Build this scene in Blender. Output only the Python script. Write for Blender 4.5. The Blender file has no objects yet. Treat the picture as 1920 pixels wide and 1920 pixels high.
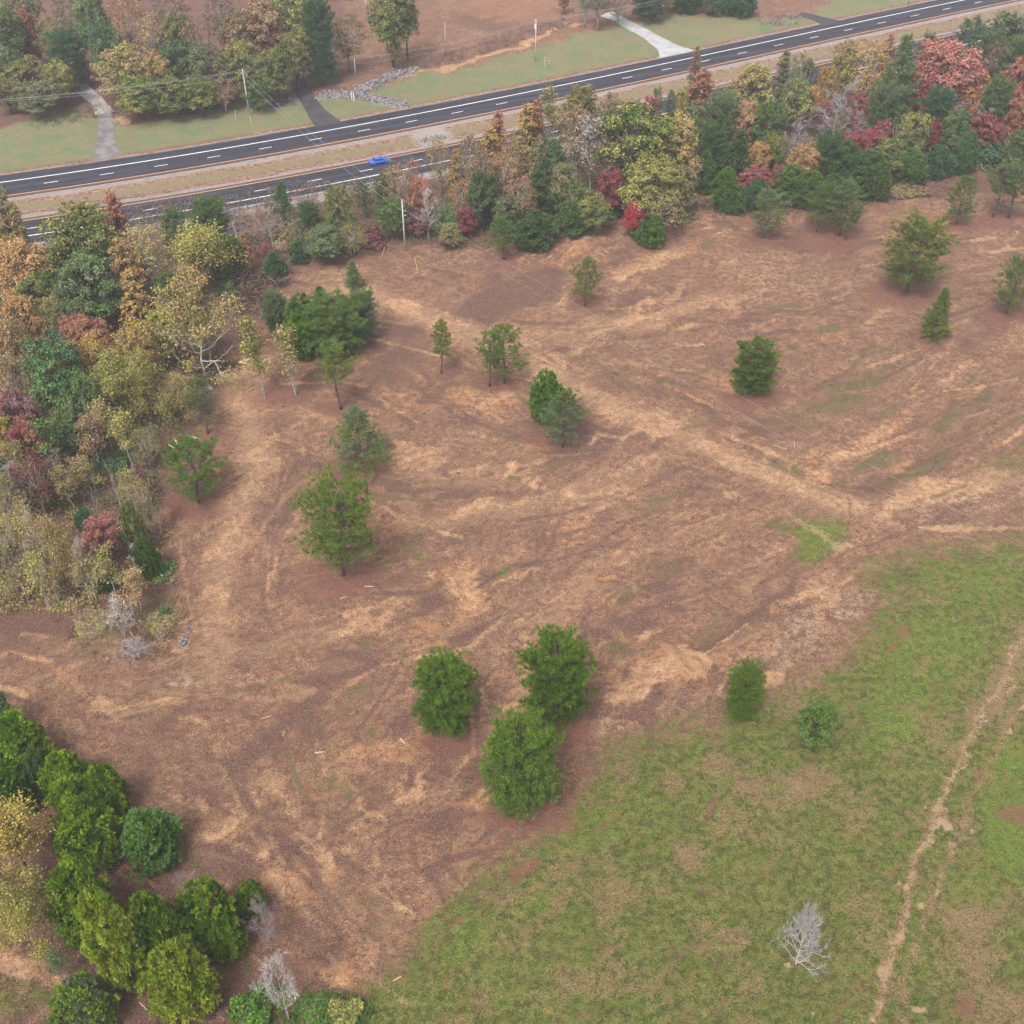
import bpy, math, random
import numpy as np

# ------------------------------------------------------------------ camera, light, exposure
SC = bpy.context.scene
COL = SC.collection
F_PX, CAM_H, PITCH = 2200.6, 121.64, math.radians(42.04)
cam_data = bpy.data.cameras.new('camera')
cam_data.sensor_width = 36.0
cam_data.sensor_fit = 'HORIZONTAL'
cam_data.lens = 36.0 * F_PX / 1920.0
cam_data.clip_start = 1.0
cam_data.clip_end = 6000.0
cam = bpy.data.objects.new('camera', cam_data)
cam.location = (0, 0, CAM_H)
cam.rotation_euler = (math.pi / 2 - PITCH, 0, 0)
COL.objects.link(cam)
SC.camera = cam

SUN_EL, SUN_AZ = math.radians(58), math.radians(205)      # high, veiled by cloud, behind the camera
world = bpy.data.worlds.new('World')
SC.world = world
world.use_nodes = True
wn, wl = world.node_tree.nodes, world.node_tree.links
bg = wn['Background']
sky = wn.new('ShaderNodeTexSky')
sky.sky_type = 'NISHITA'
sky.sun_disc = False
sky.sun_elevation = SUN_EL
sky.sun_rotation = SUN_AZ
sky.dust_density = 4.0
hs = wn.new('ShaderNodeHueSaturation')                      # an overcast sky: grey rather than blue
hs.inputs['Saturation'].default_value = 0.16
wl.new(sky.outputs['Color'], hs.inputs['Color'])
wl.new(hs.outputs['Color'], bg.inputs['Color'])
bg.inputs['Strength'].default_value = 0.115
sun = bpy.data.lights.new('sun', 'SUN')
sun.energy = 1.5
sun.angle = math.radians(14)
sun.color = (1.0, 0.955, 0.9)
sun_o = bpy.data.objects.new('sun', sun)
sd = (math.sin(SUN_AZ) * math.cos(SUN_EL), math.cos(SUN_AZ) * math.cos(SUN_EL), math.sin(SUN_EL))
sun_o.rotation_euler = (math.pi / 2 - SUN_EL, 0, math.atan2(sd[0], -sd[1]))
sun_o.location = (0, 0, 300)
COL.objects.link(sun_o)
SC.view_settings.view_transform = 'Standard'
SC.view_settings.look = 'None'
SC.view_settings.gamma = 1.0
SC.view_settings.exposure = 1.32
SC.cycles.max_bounces = 5
SC.cycles.diffuse_bounces = 2
SC.cycles.glossy_bounces = 2
SC.cycles.transmission_bounces = 4
SC.cycles.transparent_max_bounces = 6
SC.cycles.volume_bounces = 0

# ------------------------------------------------------------------ helpers
CP, SP = math.cos(PITCH), math.sin(PITCH)
def at(u, v, z=0.0):
    """ground point seen at pixel (u, v) of the 1920 photograph"""
    a, b = (u - 960) / F_PX, (v - 960) / F_PX
    d = (a, CP - b * SP, -SP - b * CP)
    k = (CAM_H - z) / -d[2]
    return np.array([d[0] * k, d[1] * k, z])
def pix(x, y, z=0.0):
    zz = z - CAM_H
    zc = y * CP - zz * SP
    yc = -(y * SP + zz * CP)
    return 960 + F_PX * x / zc, 960 + F_PX * yc / zc
def px_per_m(x, y, z=0.0):
    return F_PX / (y * CP - (z - CAM_H) * SP)

_tab = np.random.default_rng(7).random((256, 256))
def vnoise(x, y, seed=0):
    x = np.asarray(x, float) + seed * 37.17; y = np.asarray(y, float) + seed * 91.73
    xi = np.floor(x).astype(int); yi = np.floor(y).astype(int)
    fx = x - xi; fy = y - yi
    fx = fx * fx * (3 - 2 * fx); fy = fy * fy * (3 - 2 * fy)
    a = _tab[xi & 255, yi & 255]; b = _tab[(xi + 1) & 255, yi & 255]
    c = _tab[xi & 255, (yi + 1) & 255]; d = _tab[(xi + 1) & 255, (yi + 1) & 255]
    return (a * (1 - fx) + b * fx) * (1 - fy) + (c * (1 - fx) + d * fx) * fy
def fbm(x, y, scale, octaves=4, seed=0, gain=0.5):
    s = 0; amp = 1; tot = 0; f = 1.0 / scale
    for o in range(octaves):
        s = s + amp * vnoise(x * f, y * f, seed + o * 5); tot += amp; amp *= gain; f *= 2.03
    return s / tot
def smooth(a, b, x):
    t = np.clip((x - a) / (b - a), 0, 1)
    return t * t * (3 - 2 * t)

def tag(o, label=None, cat=None, group=None, kind=None):
    if label: o['label'] = label
    if cat: o['category'] = cat
    if group: o['group'] = group
    if kind: o['kind'] = kind
    return o
def empty(name, loc, rz=0.0, scale=(1, 1, 1)):
    o = bpy.data.objects.new(name, None)
    o.empty_display_size = 0.5
    o.location = loc; o.rotation_euler = (0, 0, rz); o.scale = scale
    COL.objects.link(o)
    return o
def link(name, me, mat=None, parent=None):
    o = bpy.data.objects.new(name, me)
    if mat is not None and not me.materials: me.materials.append(mat)
    COL.objects.link(o)
    if parent is not None: o.parent = parent
    return o
def mesh_np(name, V, F, nper, smooth_shade=False, attrs=None):
    """mesh from arrays: V (n,3); F flat vertex indices with nper per face (int or array)"""
    me = bpy.data.meshes.new(name)
    V = np.asarray(V, np.float32); F = np.asarray(F, np.int32).ravel()
    if np.isscalar(nper):
        nf = len(F) // nper; tot = np.full(nf, nper, np.int32)
    else:
        tot = np.asarray(nper, np.int32); nf = len(tot)
    st = np.zeros(nf, np.int32); st[1:] = np.cumsum(tot)[:-1]
    me.vertices.add(len(V)); me.vertices.foreach_set('co', V.ravel())
    me.loops.add(len(F)); me.loops.foreach_set('vertex_index', F)
    me.polygons.add(nf); me.polygons.foreach_set('loop_start', st); me.polygons.foreach_set('loop_total', tot)
    if smooth_shade: me.polygons.foreach_set('use_smooth', np.ones(nf, bool))
    for nm, typ, dom, arr in (attrs or ()):
        a = me.attributes.new(nm, typ, dom)
        key = {'FLOAT': 'value', 'FLOAT_VECTOR': 'vector', 'FLOAT_COLOR': 'color'}[typ]
        a.data.foreach_set(key, np.asarray(arr, np.float32).ravel())
    me.update(calc_edges=True)
    me.validate()
    return me
class MB:
    """collects simple solids into one mesh"""
    def __init__(s): s.v = []; s.f = []
    def add(s, verts, faces):
        b = len(s.v); s.v += [tuple(map(float, p)) for p in verts]; s.f += [tuple(i + b for i in f) for f in faces]
    def box(s, c, d, rz=0.0, taper=1.0):
        cx, cy, cz = c; hx, hy, hz = d[0] / 2, d[1] / 2, d[2] / 2
        co, si = math.cos(rz), math.sin(rz); vs = []
        for z, k in ((-hz, 1.0), (hz, taper)):
            for x, y in ((-hx, -hy), (hx, -hy), (hx, hy), (-hx, hy)):
                x *= k; y *= k
                vs.append((cx + x * co - y * si, cy + x * si + y * co, cz + z))
        s.add(vs, [(3, 2, 1, 0), (4, 5, 6, 7), (0, 1, 5, 4), (1, 2, 6, 5), (2, 3, 7, 6), (3, 0, 4, 7)])
    def tube(s, pts, radii, n=6, cap=True):
        pts = [np.asarray(p, float) for p in pts]; rings = []
        b = len(s.v)
        for i, p in enumerate(pts):
            d = pts[min(i + 1, len(pts) - 1)] - pts[max(i - 1, 0)]
            L = np.linalg.norm(d); d = d / L if L > 1e-9 else np.array([0, 0, 1.0])
            a = np.array([1.0, 0, 0]) if abs(d[0]) < 0.8 else np.array([0, 1.0, 0])
            x = np.cross(d, a); x /= np.linalg.norm(x); y = np.cross(d, x)
            for k in range(n):
                t = 2 * math.pi * k / n
                s.v.append(tuple(p + radii[i] * (math.cos(t) * x + math.sin(t) * y)))
        for i in range(len(pts) - 1):
            for k in range(n):
                k2 = (k + 1) % n
                s.f.append((b + i * n + k, b + i * n + k2, b + (i + 1) * n + k2, b + (i + 1) * n + k))
        if cap:
            s.f.append(tuple(b + k for k in range(n))[::-1])
            s.f.append(tuple(b + (len(pts) - 1) * n + k for k in range(n)))
    def mesh(s, name, smooth_shade=False):
        me = bpy.data.meshes.new(name)
        me.from_pydata(s.v, [], s.f)
        if smooth_shade: me.polygons.foreach_set('use_smooth', np.ones(len(me.polygons), bool))
        me.update()
        return me
    def build(s, name, mat, parent=None, smooth_shade=False):
        return link(name, s.mesh(name, smooth_shade), mat, parent)

# ------------------------------------------------------------------ materials
class NT:
    def __init__(s, name):
        s.m = bpy.data.materials.new(name); s.m.use_nodes = True
        s.t = s.m.node_tree; s.n = s.t.nodes; s.l = s.t.links
        s.p = s.n['Principled BSDF']; s.out = s.n['Material Output']
        s.p.inputs['Roughness'].default_value = 0.85
        s.p.inputs['Specular IOR Level'].default_value = 0.25
    def put(s, sock, val):
        if isinstance(val, bpy.types.NodeSocket): s.l.new(val, sock)
        elif isinstance(val, (tuple, list)) and len(val) == 3 and sock.type == 'RGBA': sock.default_value = (*val, 1)
        else: sock.default_value = val
    def math(s, op, a, b=0.0, c=None, clamp=False):
        n = s.n.new('ShaderNodeMath'); n.operation = op; n.use_clamp = clamp
        s.put(n.inputs[0], a); s.put(n.inputs[1], b)
        if c is not None: s.put(n.inputs[2], c)
        return n.outputs[0]
    def mix(s, f, a, b, mode='MIX'):
        n = s.n.new('ShaderNodeMix'); n.data_type = 'RGBA'; n.blend_type = mode
        s.put(n.inputs[0], f); s.put(n.inputs[6], a); s.put(n.inputs[7], b)
        return n.outputs[2]
    def step(s, x, lo, hi):
        n = s.n.new('ShaderNodeMapRange'); n.interpolation_type = 'SMOOTHSTEP'
        s.put(n.inputs[0], x); n.inputs[1].default_value = lo; n.inputs[2].default_value = hi
        return n.outputs[0]
    def noise(s, scale, detail=3, rough=0.55, vec=None, dist=0.0):
        n = s.n.new('ShaderNodeTexNoise'); n.inputs['Scale'].default_value = scale
        n.inputs['Detail'].default_value = detail; n.inputs['Roughness'].default_value = rough
        n.inputs['Distortion'].default_value = dist
        s.l.new(vec if vec is not None else s.pos(), n.inputs['Vector'])
        return n.outputs['Fac']
    def pos(s):
        if not hasattr(s, '_pos'): s._pos = s.n.new('ShaderNodeNewGeometry').outputs['Position']
        return s._pos
    def objpos(s):
        if not hasattr(s, '_opos'): s._opos = s.n.new('ShaderNodeTexCoord').outputs['Object']
        return s._opos
    def mapping(s, rot=0.0, scale=(1, 1, 1)):
        n = s.n.new('ShaderNodeMapping'); n.vector_type = 'TEXTURE'; n.inputs['Rotation'].default_value = (0, 0, rot)
        n.inputs['Scale'].default_value = tuple(1.0 / q for q in scale)
        s.l.new(s.pos(), n.inputs['Vector'])
        return n.outputs[0]
    def attr(s, name, typ='GEOMETRY'):
        n = s.n.new('ShaderNodeAttribute'); n.attribute_name = name; n.attribute_type = typ
        return n
    def bump(s, h, strength, dist):
        n = s.n.new('ShaderNodeBump'); n.inputs['Strength'].default_value = strength
        n.inputs['Distance'].default_value = dist
        s.l.new(h, n.inputs['Height']); s.l.new(n.outputs[0], s.p.inputs['Normal'])
    def base(s, c): s.put(s.p.inputs['Base Color'], c); return s
    def rough(s, r): s.p.inputs['Roughness'].default_value = r; return s

def plain(name, c, var=0.25, scale=3.0, rough=0.8, metal=0.0):
    """a painted or weathered surface with blotchy variation of its own"""
    t = NT(name)
    v = t.noise(scale, 4, 0.6, t.objpos())
    f = t.step(v, 0.3, 0.7)
    lo = tuple(x * (1 - var) for x in c); hi = tuple(min(1, x * (1 + var)) for x in c)
    t.base(t.mix(f, lo, hi)); t.rough(rough)
    t.p.inputs['Metallic'].default_value = metal
    return t.m
def leaf_material(name, trans=0.2, mottle=0.0):
    """foliage: two colours of the tree (object colour and color_b) mixed clump by clump"""
    t = NT(name)
    oi = t.n.new('ShaderNodeObjectInfo')
    a = oi.outputs['Color']
    b = t.attr('color_b', 'OBJECT').outputs['Color']
    tone = t.n.new('ShaderNodeSeparateXYZ')
    t.l.new(t.attr('tone').outputs['Vector'], tone.inputs[0])
    f = t.step(tone.outputs[0], 0.25, 0.75)
    c = t.mix(f, a, b)
    if mottle:                                             # leaves of a broadleaf crown turn unevenly
        nz = t.noise(0.55, 3, 0.7, t.objpos())
        c = t.mix(t.math('MULTIPLY', t.step(nz, 0.5, 0.66), mottle), c, (0.20, 0.155, 0.085))
        c = t.mix(t.math('MULTIPLY', t.step(nz, 0.46, 0.34), mottle * 0.8), c, (0.12, 0.13, 0.05))
    k = t.math('MULTIPLY_ADD', tone.outputs[1], 0.9, 0.5)
    col = t.mix(1.0, c, t.n.new('ShaderNodeCombineColor').outputs[0], 'MULTIPLY')
    cc = col.node.inputs[7].links[0].from_node
    for i in range(3): t.l.new(k, cc.inputs[i])
    d = t.n.new('ShaderNodeBsdfDiffuse'); tr = t.n.new('ShaderNodeBsdfTranslucent')
    t.l.new(col, d.inputs[0]); t.l.new(col, tr.inputs[0])
    ms = t.n.new('ShaderNodeMixShader'); ms.inputs[0].default_value = trans
    t.l.new(d.outputs[0], ms.inputs[1]); t.l.new(tr.outputs[0], ms.inputs[2])
    t.l.new(ms.outputs[0], t.out.inputs['Surface'])
    return t.m
def bark_material(name, c1, c2):
    t = NT(name)
    n = t.noise(2.5, 4, 0.65, t.objpos())
    t.base(t.mix(t.step(n, 0.35, 0.65), c1, c2)); t.rough(0.95)
    return t.m
M_LEAF = leaf_material('foliage', 0.2, 0.65)
M_GRASS = leaf_material('grass_blades', 0.2)
M_NEEDLE = leaf_material('needles', 0.15)
M_BARK = bark_material('bark_brown', (0.055, 0.04, 0.032), (0.12, 0.09, 0.075))
M_BARK_GREY = bark_material('bark_grey', (0.2, 0.18, 0.17), (0.36, 0.34, 0.32))
M_BARK_PALE = bark_material('bark_pale', (0.36, 0.33, 0.31), (0.6, 0.57, 0.55))
M_TWIG = leaf_material('twigs', 0.0)
# ------------------------------------------------------------------ the lie of the land
ROAD_AZ = 0.351373
RC, RS = math.cos(ROAD_AZ), math.sin(ROAD_AZ)
def road_t0(S): return 266.112 + 7.392e-4 * S * S - 1.3375e-6 * S ** 3
def road_xy(S, T):
    t = T + road_t0(S)
    return S * RC - t * RS, S * RS + t * RC
def to_road(x, y):
    S = x * RC + y * RS
    return S, -x * RS + y * RC - road_t0(np.clip(S, -200, 420))

MOUNDS = [((1262, 1262), 3.8, 1.6), ((1205, 1305), 2.6, 1.1), ((860, 1105), 3.0, 0.7), ((1540, 1180), 6.5, 0.6),
          ((1010, 830), 7.0, 0.7), ((900, 1490), 3.0, 0.35), ((745, 1405), 3.5, 0.35), ((1580, 945), 4.0, 0.3),
          ((1150, 430), 8.0, 0.9), ((1110, 470), 6.0, 0.8), ((40, 1830), 5.0, 0.7), ((630, 1815), 3.0, 0.35),
          ((1690, 560), 4.0, 0.4), ((1800, 780), 5.0, 0.8), ((1650, 860), 6.0, 0.5)]
MOUNDS = [(at(*p)[:2], r, h) for p, r, h in MOUNDS]
DITCH = [[(1920, 730), (1840, 790), (1740, 850), (1640, 905), (1540, 900)], [(1490, 1085), (1400, 1150), (1300, 1200)],
         [(1040, 990), (1000, 1040), (900, 1075), (840, 1120)]]
def seg_dist(x, y, pts):
    best = np.full(np.shape(x), 1e9)
    for (ax, ay), (bx, by) in zip(pts[:-1], pts[1:]):
        dx, dy = bx - ax, by - ay
        t = np.clip(((x - ax) * dx + (y - ay) * dy) / (dx * dx + dy * dy + 1e-9), 0, 1)
        best = np.minimum(best, np.hypot(x - ax - t * dx, y - ay - t * dy))
    return best
DITCH = [[tuple(at(*p)[:2]) for p in d] for d in DITCH]
def height(x, y):
    x = np.asarray(x, float); y = np.asarray(y, float)
    S, T = to_road(x, y)
    nat = 1 - smooth(-52, -34, T) * (1 - smooth(14, 40, T))
    z = (fbm(x, y, 55, 3, 3) - 0.5) * 2.2 + (fbm(x, y, 9, 3, 9) - 0.5) * 0.9 + (fbm(x, y, 2.4, 3, 12) - 0.5) * 0.5
    z = z * nat
    for (mx, my), r, h in MOUNDS:
        d2 = ((x - mx) ** 2 + (y - my) ** 2) / (r * r)
        z = z + h * np.exp(-d2) * (0.7 + 0.6 * vnoise(x / 1.1, y / 1.1, 21))
    for d in DITCH:
        z = z - 0.6 * np.exp(-(seg_dist(x, y, d) / 1.3) ** 2)
    # shallow median ditch and the fall beside the near carriageway
    z = z - 0.35 * np.exp(-((T + 10.2) / 2.6) ** 2) * (np.abs(S) < 900) - 0.5 * smooth(-31, -38, T) * smooth(-62, -40, T)
    return z
def gz(x, y): return float(height(x, y))
def on_ground(u, v):
    p = at(u, v)
    for _ in range(3): p = at(u, v, gz(p[0], p[1]))
    return p

# ------------------------------------------------------------------ ground sheet
def spread(lo, hi, far, n):
    g = np.geomspace(1, far, n)
    return lo - g[::-1], hi + g
gx0, gx1 = spread(-166, 166, 2600, 14); gy0, gy1 = spread(44, 378, 2600, 14)
gx = np.concatenate([gx0, np.arange(-166, 166.01, 0.40), gx1])
gy = np.concatenate([gy0, np.arange(44, 130, 0.30), np.arange(130, 250, 0.42), np.arange(250, 378.01, 0.62), gy1])
GX, GY = np.meshgrid(gx, gy)
XX, YY = GX.ravel(), GY.ravel()
core = (np.abs(XX) < 175) & (YY > 35) & (YY < 385)
ZZ = np.where(core, height(XX, YY), 0.0)
S_, T_ = to_road(XX, YY)
ZZ = np.where((np.abs(T_ + 10) < 26), np.minimum(ZZ, 0.0), ZZ)
# pixel coordinates of every ground point, roughened so that drawn outlines turn ragged
yv = np.maximum(YY, 30.0)
U0, V0 = pix(XX, yv)
wob = px_per_m(XX, yv)
U = U0 + wob * ((fbm(XX, YY, 4.5, 4, 31) - 0.5) * 4.6); V = V0 + wob * ((fbm(XX, YY, 4.5, 4, 47) - 0.5) * 3.2)
N = len(XX)
LAY = {k: np.zeros(N) for k in ('grass', 'tan', 'dark', 'olive', 'straw', 'clay', 'lawn', 'gravel', 'track', 'orange', 'fresh')}
def inside(poly, x, y):
    r = np.zeros(x.shape, bool)
    for (ax, ay), (bx, by) in zip(poly, poly[1:] + poly[:1]):
        if ay == by: continue
        r ^= ((ay > y) != (by > y)) & (x < (bx - ax) * (y - ay) / (by - ay) + ax)
    return r
U1 = U0 + (U - U0) * 0.22; V1 = V0 + (V - V0) * 0.22            # nearly straight outlines for ruts
def near(pts, pad):
    xs = [p[0] for p in pts]; ys = [p[1] for p in pts]
    return np.nonzero((U > min(xs) - pad) & (U < max(xs) + pad) & (V > min(ys) - pad) & (V < max(ys) + pad) & (YY > 35))[0]
def paint(lay, idx, m):
    L = LAY[lay]; L[idx] = np.maximum(L[idx], m) if np.all(m >= 0) else np.clip(L[idx] + m, 0, 1)
def P(lay, poly, a=1.0, soft=14.0):
    i = near(poly, soft * 2)
    d = seg_dist(U[i], V[i], poly + poly[:1]); d = np.where(inside(poly, U[i], V[i]), d, -d)
    paint(lay, i, a * smooth(-soft, soft, d))
def L(lay, pts, w, a=1.0, soft=0.6, raw=False):
    i = near(pts, w * 2 + (40 if raw else 0))
    d = seg_dist(U1[i], V1[i], pts) if raw else seg_dist(U[i], V[i], pts)
    paint(lay, i, a * (1 - smooth(w * (1 - soft) * 0.5, w * (1 + soft) * 0.5, d)))
def B(lay, cx, cy, rx, ry=None, ang=0.0, a=1.0):
    ry = ry or rx; R = max(rx, ry)
    i = near([(cx, cy)], R * 2.2)
    co, si = math.cos(math.radians(ang)), math.sin(math.radians(ang))
    x = U[i] - cx; y = V[i] - cy
    r = np.hypot((x * co + y * si) / rx, (-x * si + y * co) / ry)
    paint(lay, i, a * (1 - smooth(0.45, 1.45, r)))

# green field at lower right
P('grass', [(600, 2400), (655, 1925), (700, 1840), (760, 1765), (850, 1680), (950, 1610), (1040, 1545), (1085, 1480), (1105, 1415), (1190, 1390),
            (1320, 1345), (1425, 1290), (1540, 1255), (1625, 1185), (1650, 1130), (1590, 1085), (1640, 1050), (1760, 1015), (2300, 960), (2600, 1500), (2600, 2400)], 1.0, 74)
B('grass', 1540, 1010, 62, 46, -30, 0.85); B('grass', 1665, 1060, 60, 22, 10, 0.6); B('grass', 1490, 985, 40, 24, 0, 0.6)
P('grass', [(1790, 905), (1850, 850), (1925, 800), (1990, 790), (1990, 880), (1900, 900)], 0.5, 22)
B('grass', 1165, 1222, 40, 26, -20, 0.55); B('grass', 780, 1037, 22, 9, 0, 0.7); B('grass', 955, 1063, 12, 8, 0, 0.8); B('grass', 690, 1210, 24, 8, 0, 0.6)
B('grass', 690, 1365, 26, 14, -50, 0.6); B('grass', 655, 1295, 22, 12, 0, 0.55); B('grass', 605, 1470, 60, 26, -10, 0.45); B('grass', 570, 1420, 24, 30, 0, 0.4)
for p in ((1305, 718), (1262, 722), (1240, 690), (1325, 660), (1400, 720), (1500, 880), (1395, 1085), (750, 1310), (640, 1500), (665, 1520), (760, 1225), (870, 1225)):
    B('grass', p[0], p[1], 15, 8, 0, 0.6)
B('grass', 60, 1880, 60, 34, -25, 0.75); B('grass', 25, 1860, 50, 14, -30, 0.6); B('grass', 700, 1700, 70, 40, -40, 0.3)
P('grass', [(1000, 860), (1120, 850), (1160, 880), (1060, 905)], 0.25, 20)
# worn wheel tracks in the field
for pts, w in (([(1925, 1185), (1872, 1290), (1832, 1345)], 16), ([(1832, 1345), (1790, 1440), (1752, 1535)], 10), ([(1752, 1535), (1722, 1600), (1704, 1680), (1682, 1780), (1658, 1850), (1640, 1925)], 9)):
    L('straw', pts, w * 2.4, 0.8, 0.9, True); L('tan', pts, w * 0.8, 0.6, 0.9, True)
rr = random.Random(4)
for t in np.linspace(0, 1, 60):
    q = [(1925, 1185), (1872, 1290), (1832, 1345), (1790, 1440), (1752, 1535), (1722, 1600), (1704, 1680), (1682, 1780), (1658, 1850), (1640, 1925)]
    s = t * (len(q) - 1); k = min(int(s), len(q) - 2); s -= k
    B('tan', q[k][0] * (1 - s) + q[k + 1][0] * s + rr.uniform(-6, 6), q[k][1] * (1 - s) + q[k + 1][1] * s + rr.uniform(-6, 6), rr.uniform(4, 12), rr.uniform(3, 8), rr.uniform(-70, -50), rr.uniform(0.45, 0.95))
for x, y, r in ((1755, 1552, 15), (1732, 1595, 12), (1703, 1668, 12), (1690, 1760, 13), (1662, 1832, 15), (1640, 1888, 10), (1756, 1520, 14), (1886, 1372, 10), (1912, 1330, 10), (1780, 1592, 9), (1806, 1552, 7), (1775, 1668, 9), (1735, 1700, 8), (1710, 1880, 7), (1632, 1915, 9), (1728, 1520, 5), (1470, 1812, 6), (1680, 1660, 8), (1520, 1892, 7)):
    B('tan', x, y, r, r * 0.8, -30, 0.95)
L('straw', [(1925, 1310), (1880, 1375), (1800, 1550), (1765, 1650), (1735, 1730), (1700, 1830), (1690, 1920)], 26, 0.7, 0.9, True)
L('tan', [(1925, 1310), (1880, 1375), (1800, 1550), (1765, 1650), (1735, 1730), (1700, 1830), (1690, 1920)], 7, 0.4, 0.9, True)
L('straw', [(1570, 1780), (1545, 1850), (1515, 1895)], 14, 0.45, 0.9)
# grass that has gone brown and rusty
for c in ((1480, 1480, 120, 46, -8, 0.6), (1620, 1530, 80, 50, 60, 0.5), (1380, 1430, 70, 24, 0, 0.5), (1250, 1470, 40, 60, 30, 0.35), (1560, 1620, 90, 40, 0, 0.3), (1300, 1640, 60, 30, -40, 0.35)):
    B('straw', *c)
for c in ((975, 1642, 32, 10, -40, 0.9), (1035, 1565, 24, 11, -25, 0.85), (1018, 1592, 12, 9, 0, 0.6), (855, 1735, 28, 9, -30, 0.6), (1045, 1700, 34, 12, -60, 0.45), (1020, 1735, 46, 12, -30, 0.5),
          (1262, 1830, 50, 10, 20, 0.45), (1240, 1795, 40, 8, -15, 0.4), (1860, 1640, 16, 30, 30, 0.45), (1900, 1535, 34, 24, -10, 0.8), (1075, 1500, 22, 14, 0, 0.7), (1900, 1880, 40, 60, 0, 0.35), (1810, 1860, 22, 34, 0, 0.45), (1265, 1890, 30, 12, -60, 0.4), (790, 1790, 40, 10, -35, 0.4),
          (1480, 1800, 26, 8, 10, 0.6), (1250, 1570, 20, 12, 0, 0.4)):
    B('clay', *c)
for pts in ([(1080, 1690), (1010, 1745), (930, 1800)], [(1060, 1770), (1110, 1785), (1160, 1770), (1230, 1735)], [(820, 1810), (900, 1790), (980, 1800)], [(1090, 1470), (1000, 1540), (1005, 1600), (1000, 1680)], [(1130, 1790), (1250, 1790), (1330, 1770)], [(870, 1660), (960, 1720), (1040, 1760)]):
    L('clay', pts, 5, 0.32, 0.9)
# smooth wheel tracks pressed into the dirt
for pts, w, a in (([(610, 548), (700, 562), (770, 588), (845, 622), (930, 655), (1010, 690), (1090, 735), (1170, 772), (1270, 805), (1350, 848), (1450, 895), (1560, 940)], 46, 0.95),
                  ([(850, 632), (930, 640), (1060, 632), (1160, 612), (1260, 585), (1360, 560)], 50, 0.8), ([(930, 668), (1050, 690), (1180, 690), (1300, 680)], 40, 0.5),
                  ([(450, 690), (465, 790), (480, 880), (440, 1000), (410, 1120), (395, 1240)], 84, 0.85), ([(470, 770), (620, 790), (720, 850), (830, 900), (960, 905)], 46, 0.65), ([(680, 790), (780, 850), (880, 870), (1000, 850)], 30, 0.6),
                  ([(770, 985), (900, 960), (1040, 935), (1160, 900), (1260, 840)], 56, 0.75), ([(1350, 985), (1200, 1035), (1080, 1085), (960, 1160), (900, 1240)], 60, 0.6), ([(1560, 935), (1450, 970), (1340, 1000)], 60, 0.6),
                  ([(960, 1400), (980, 1300), (1020, 1180), (1090, 1090)], 46, 0.8), ([(390, 1230), (480, 1215), (600, 1185), (760, 1180)], 40, 0.7), ([(490, 1420), (560, 1540), (640, 1680), (700, 1780)], 44, 0.6), ([(600, 1300), (680, 1420), (760, 1540)], 36, 0.4),
                  ([(2000, 860), (1860, 900), (1730, 930), (1600, 950)], 70, 0.7), ([(1920, 940), (1800, 955), (1690, 960)], 40, 0.5), ([(640, 525), (600, 500), (570, 470)], 40, 0.6), ([(30, 1260), (200, 1290), (390, 1270)], 50, 0.5), ([(60, 1320), (200, 1400), (330, 1480)], 60, 0.4),
                  ([(1340, 490), (1460, 520), (1580, 500)], 60, 0.5), ([(1600, 430), (1750, 400), (1900, 380)], 50, 0.5), ([(1270, 470), (1190, 500), (1120, 560)], 26, 0.7), ([(1560, 620), (1700, 590), (1850, 540)], 30, 0.4)):
    L('track', pts, w, a, 0.9)
for c in ((1090, 470, 60, 18, -25, 0.8), (1190, 500, 50, 14, -25, 0.9), (1270, 470, 40, 12, -15, 0.8), (1380, 705, 70, 24, -10, 0.7), (1520, 625, 80, 14, 0, 0.4), (1230, 700, 60, 18, 0, 0.4), (760, 765, 90, 26, -10, 0.6), (860, 750, 50, 18, -10, 0.7), (740, 850, 50, 18, -20, 0.7), (955, 755, 70, 18, -20, 0.7),
          (830, 1080, 90, 24, -25, 0.8), (870, 1110, 46, 40, 0, 0.8), (740, 1170, 60, 20, 0, 0.4), (560, 1020, 60, 40, 0, 0.35), (690, 1050, 90, 30, 0, 0.4), (740, 1400, 110, 40, -10, 0.8), (640, 1420, 60, 34, 0, 0.5), (890, 1495, 60, 40, -20, 0.85), (820, 1310, 36, 60, 0, 0.6), (980, 1290, 40, 70, 10, 0.6),
          (1250, 1265, 110, 50, -20, 0.7), (1170, 1190, 80, 30, -20, 0.6), (1280, 960, 90, 24, -15, 0.5), (1420, 960, 70, 24, 0, 0.5), (1190, 920, 40, 24, 0, 0.6), (1680, 800, 90, 14, -25, 0.6), (1810, 690, 60, 14, -15, 0.6), (1520, 860, 50, 14, -20, 0.5), (630, 1820, 46, 24, 0, 0.8), (540, 1660, 60, 30, 30, 0.5), (50, 1810, 90, 34, 10, 0.7),
          (330, 960, 60, 40, 0, 0.4), (220, 1220, 80, 12, -5, 0.5), (260, 930, 90, 24, 0, 0.4), (560, 1240, 60, 16, 0, 0.4), (440, 1560, 60, 24, -20, 0.5), (660, 1640, 60, 30, 0, 0.4), (340, 1420, 80, 24, 0, 0.3), (470, 700, 40, 20, 0, 0.5)):
    B('orange', *c)
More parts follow.
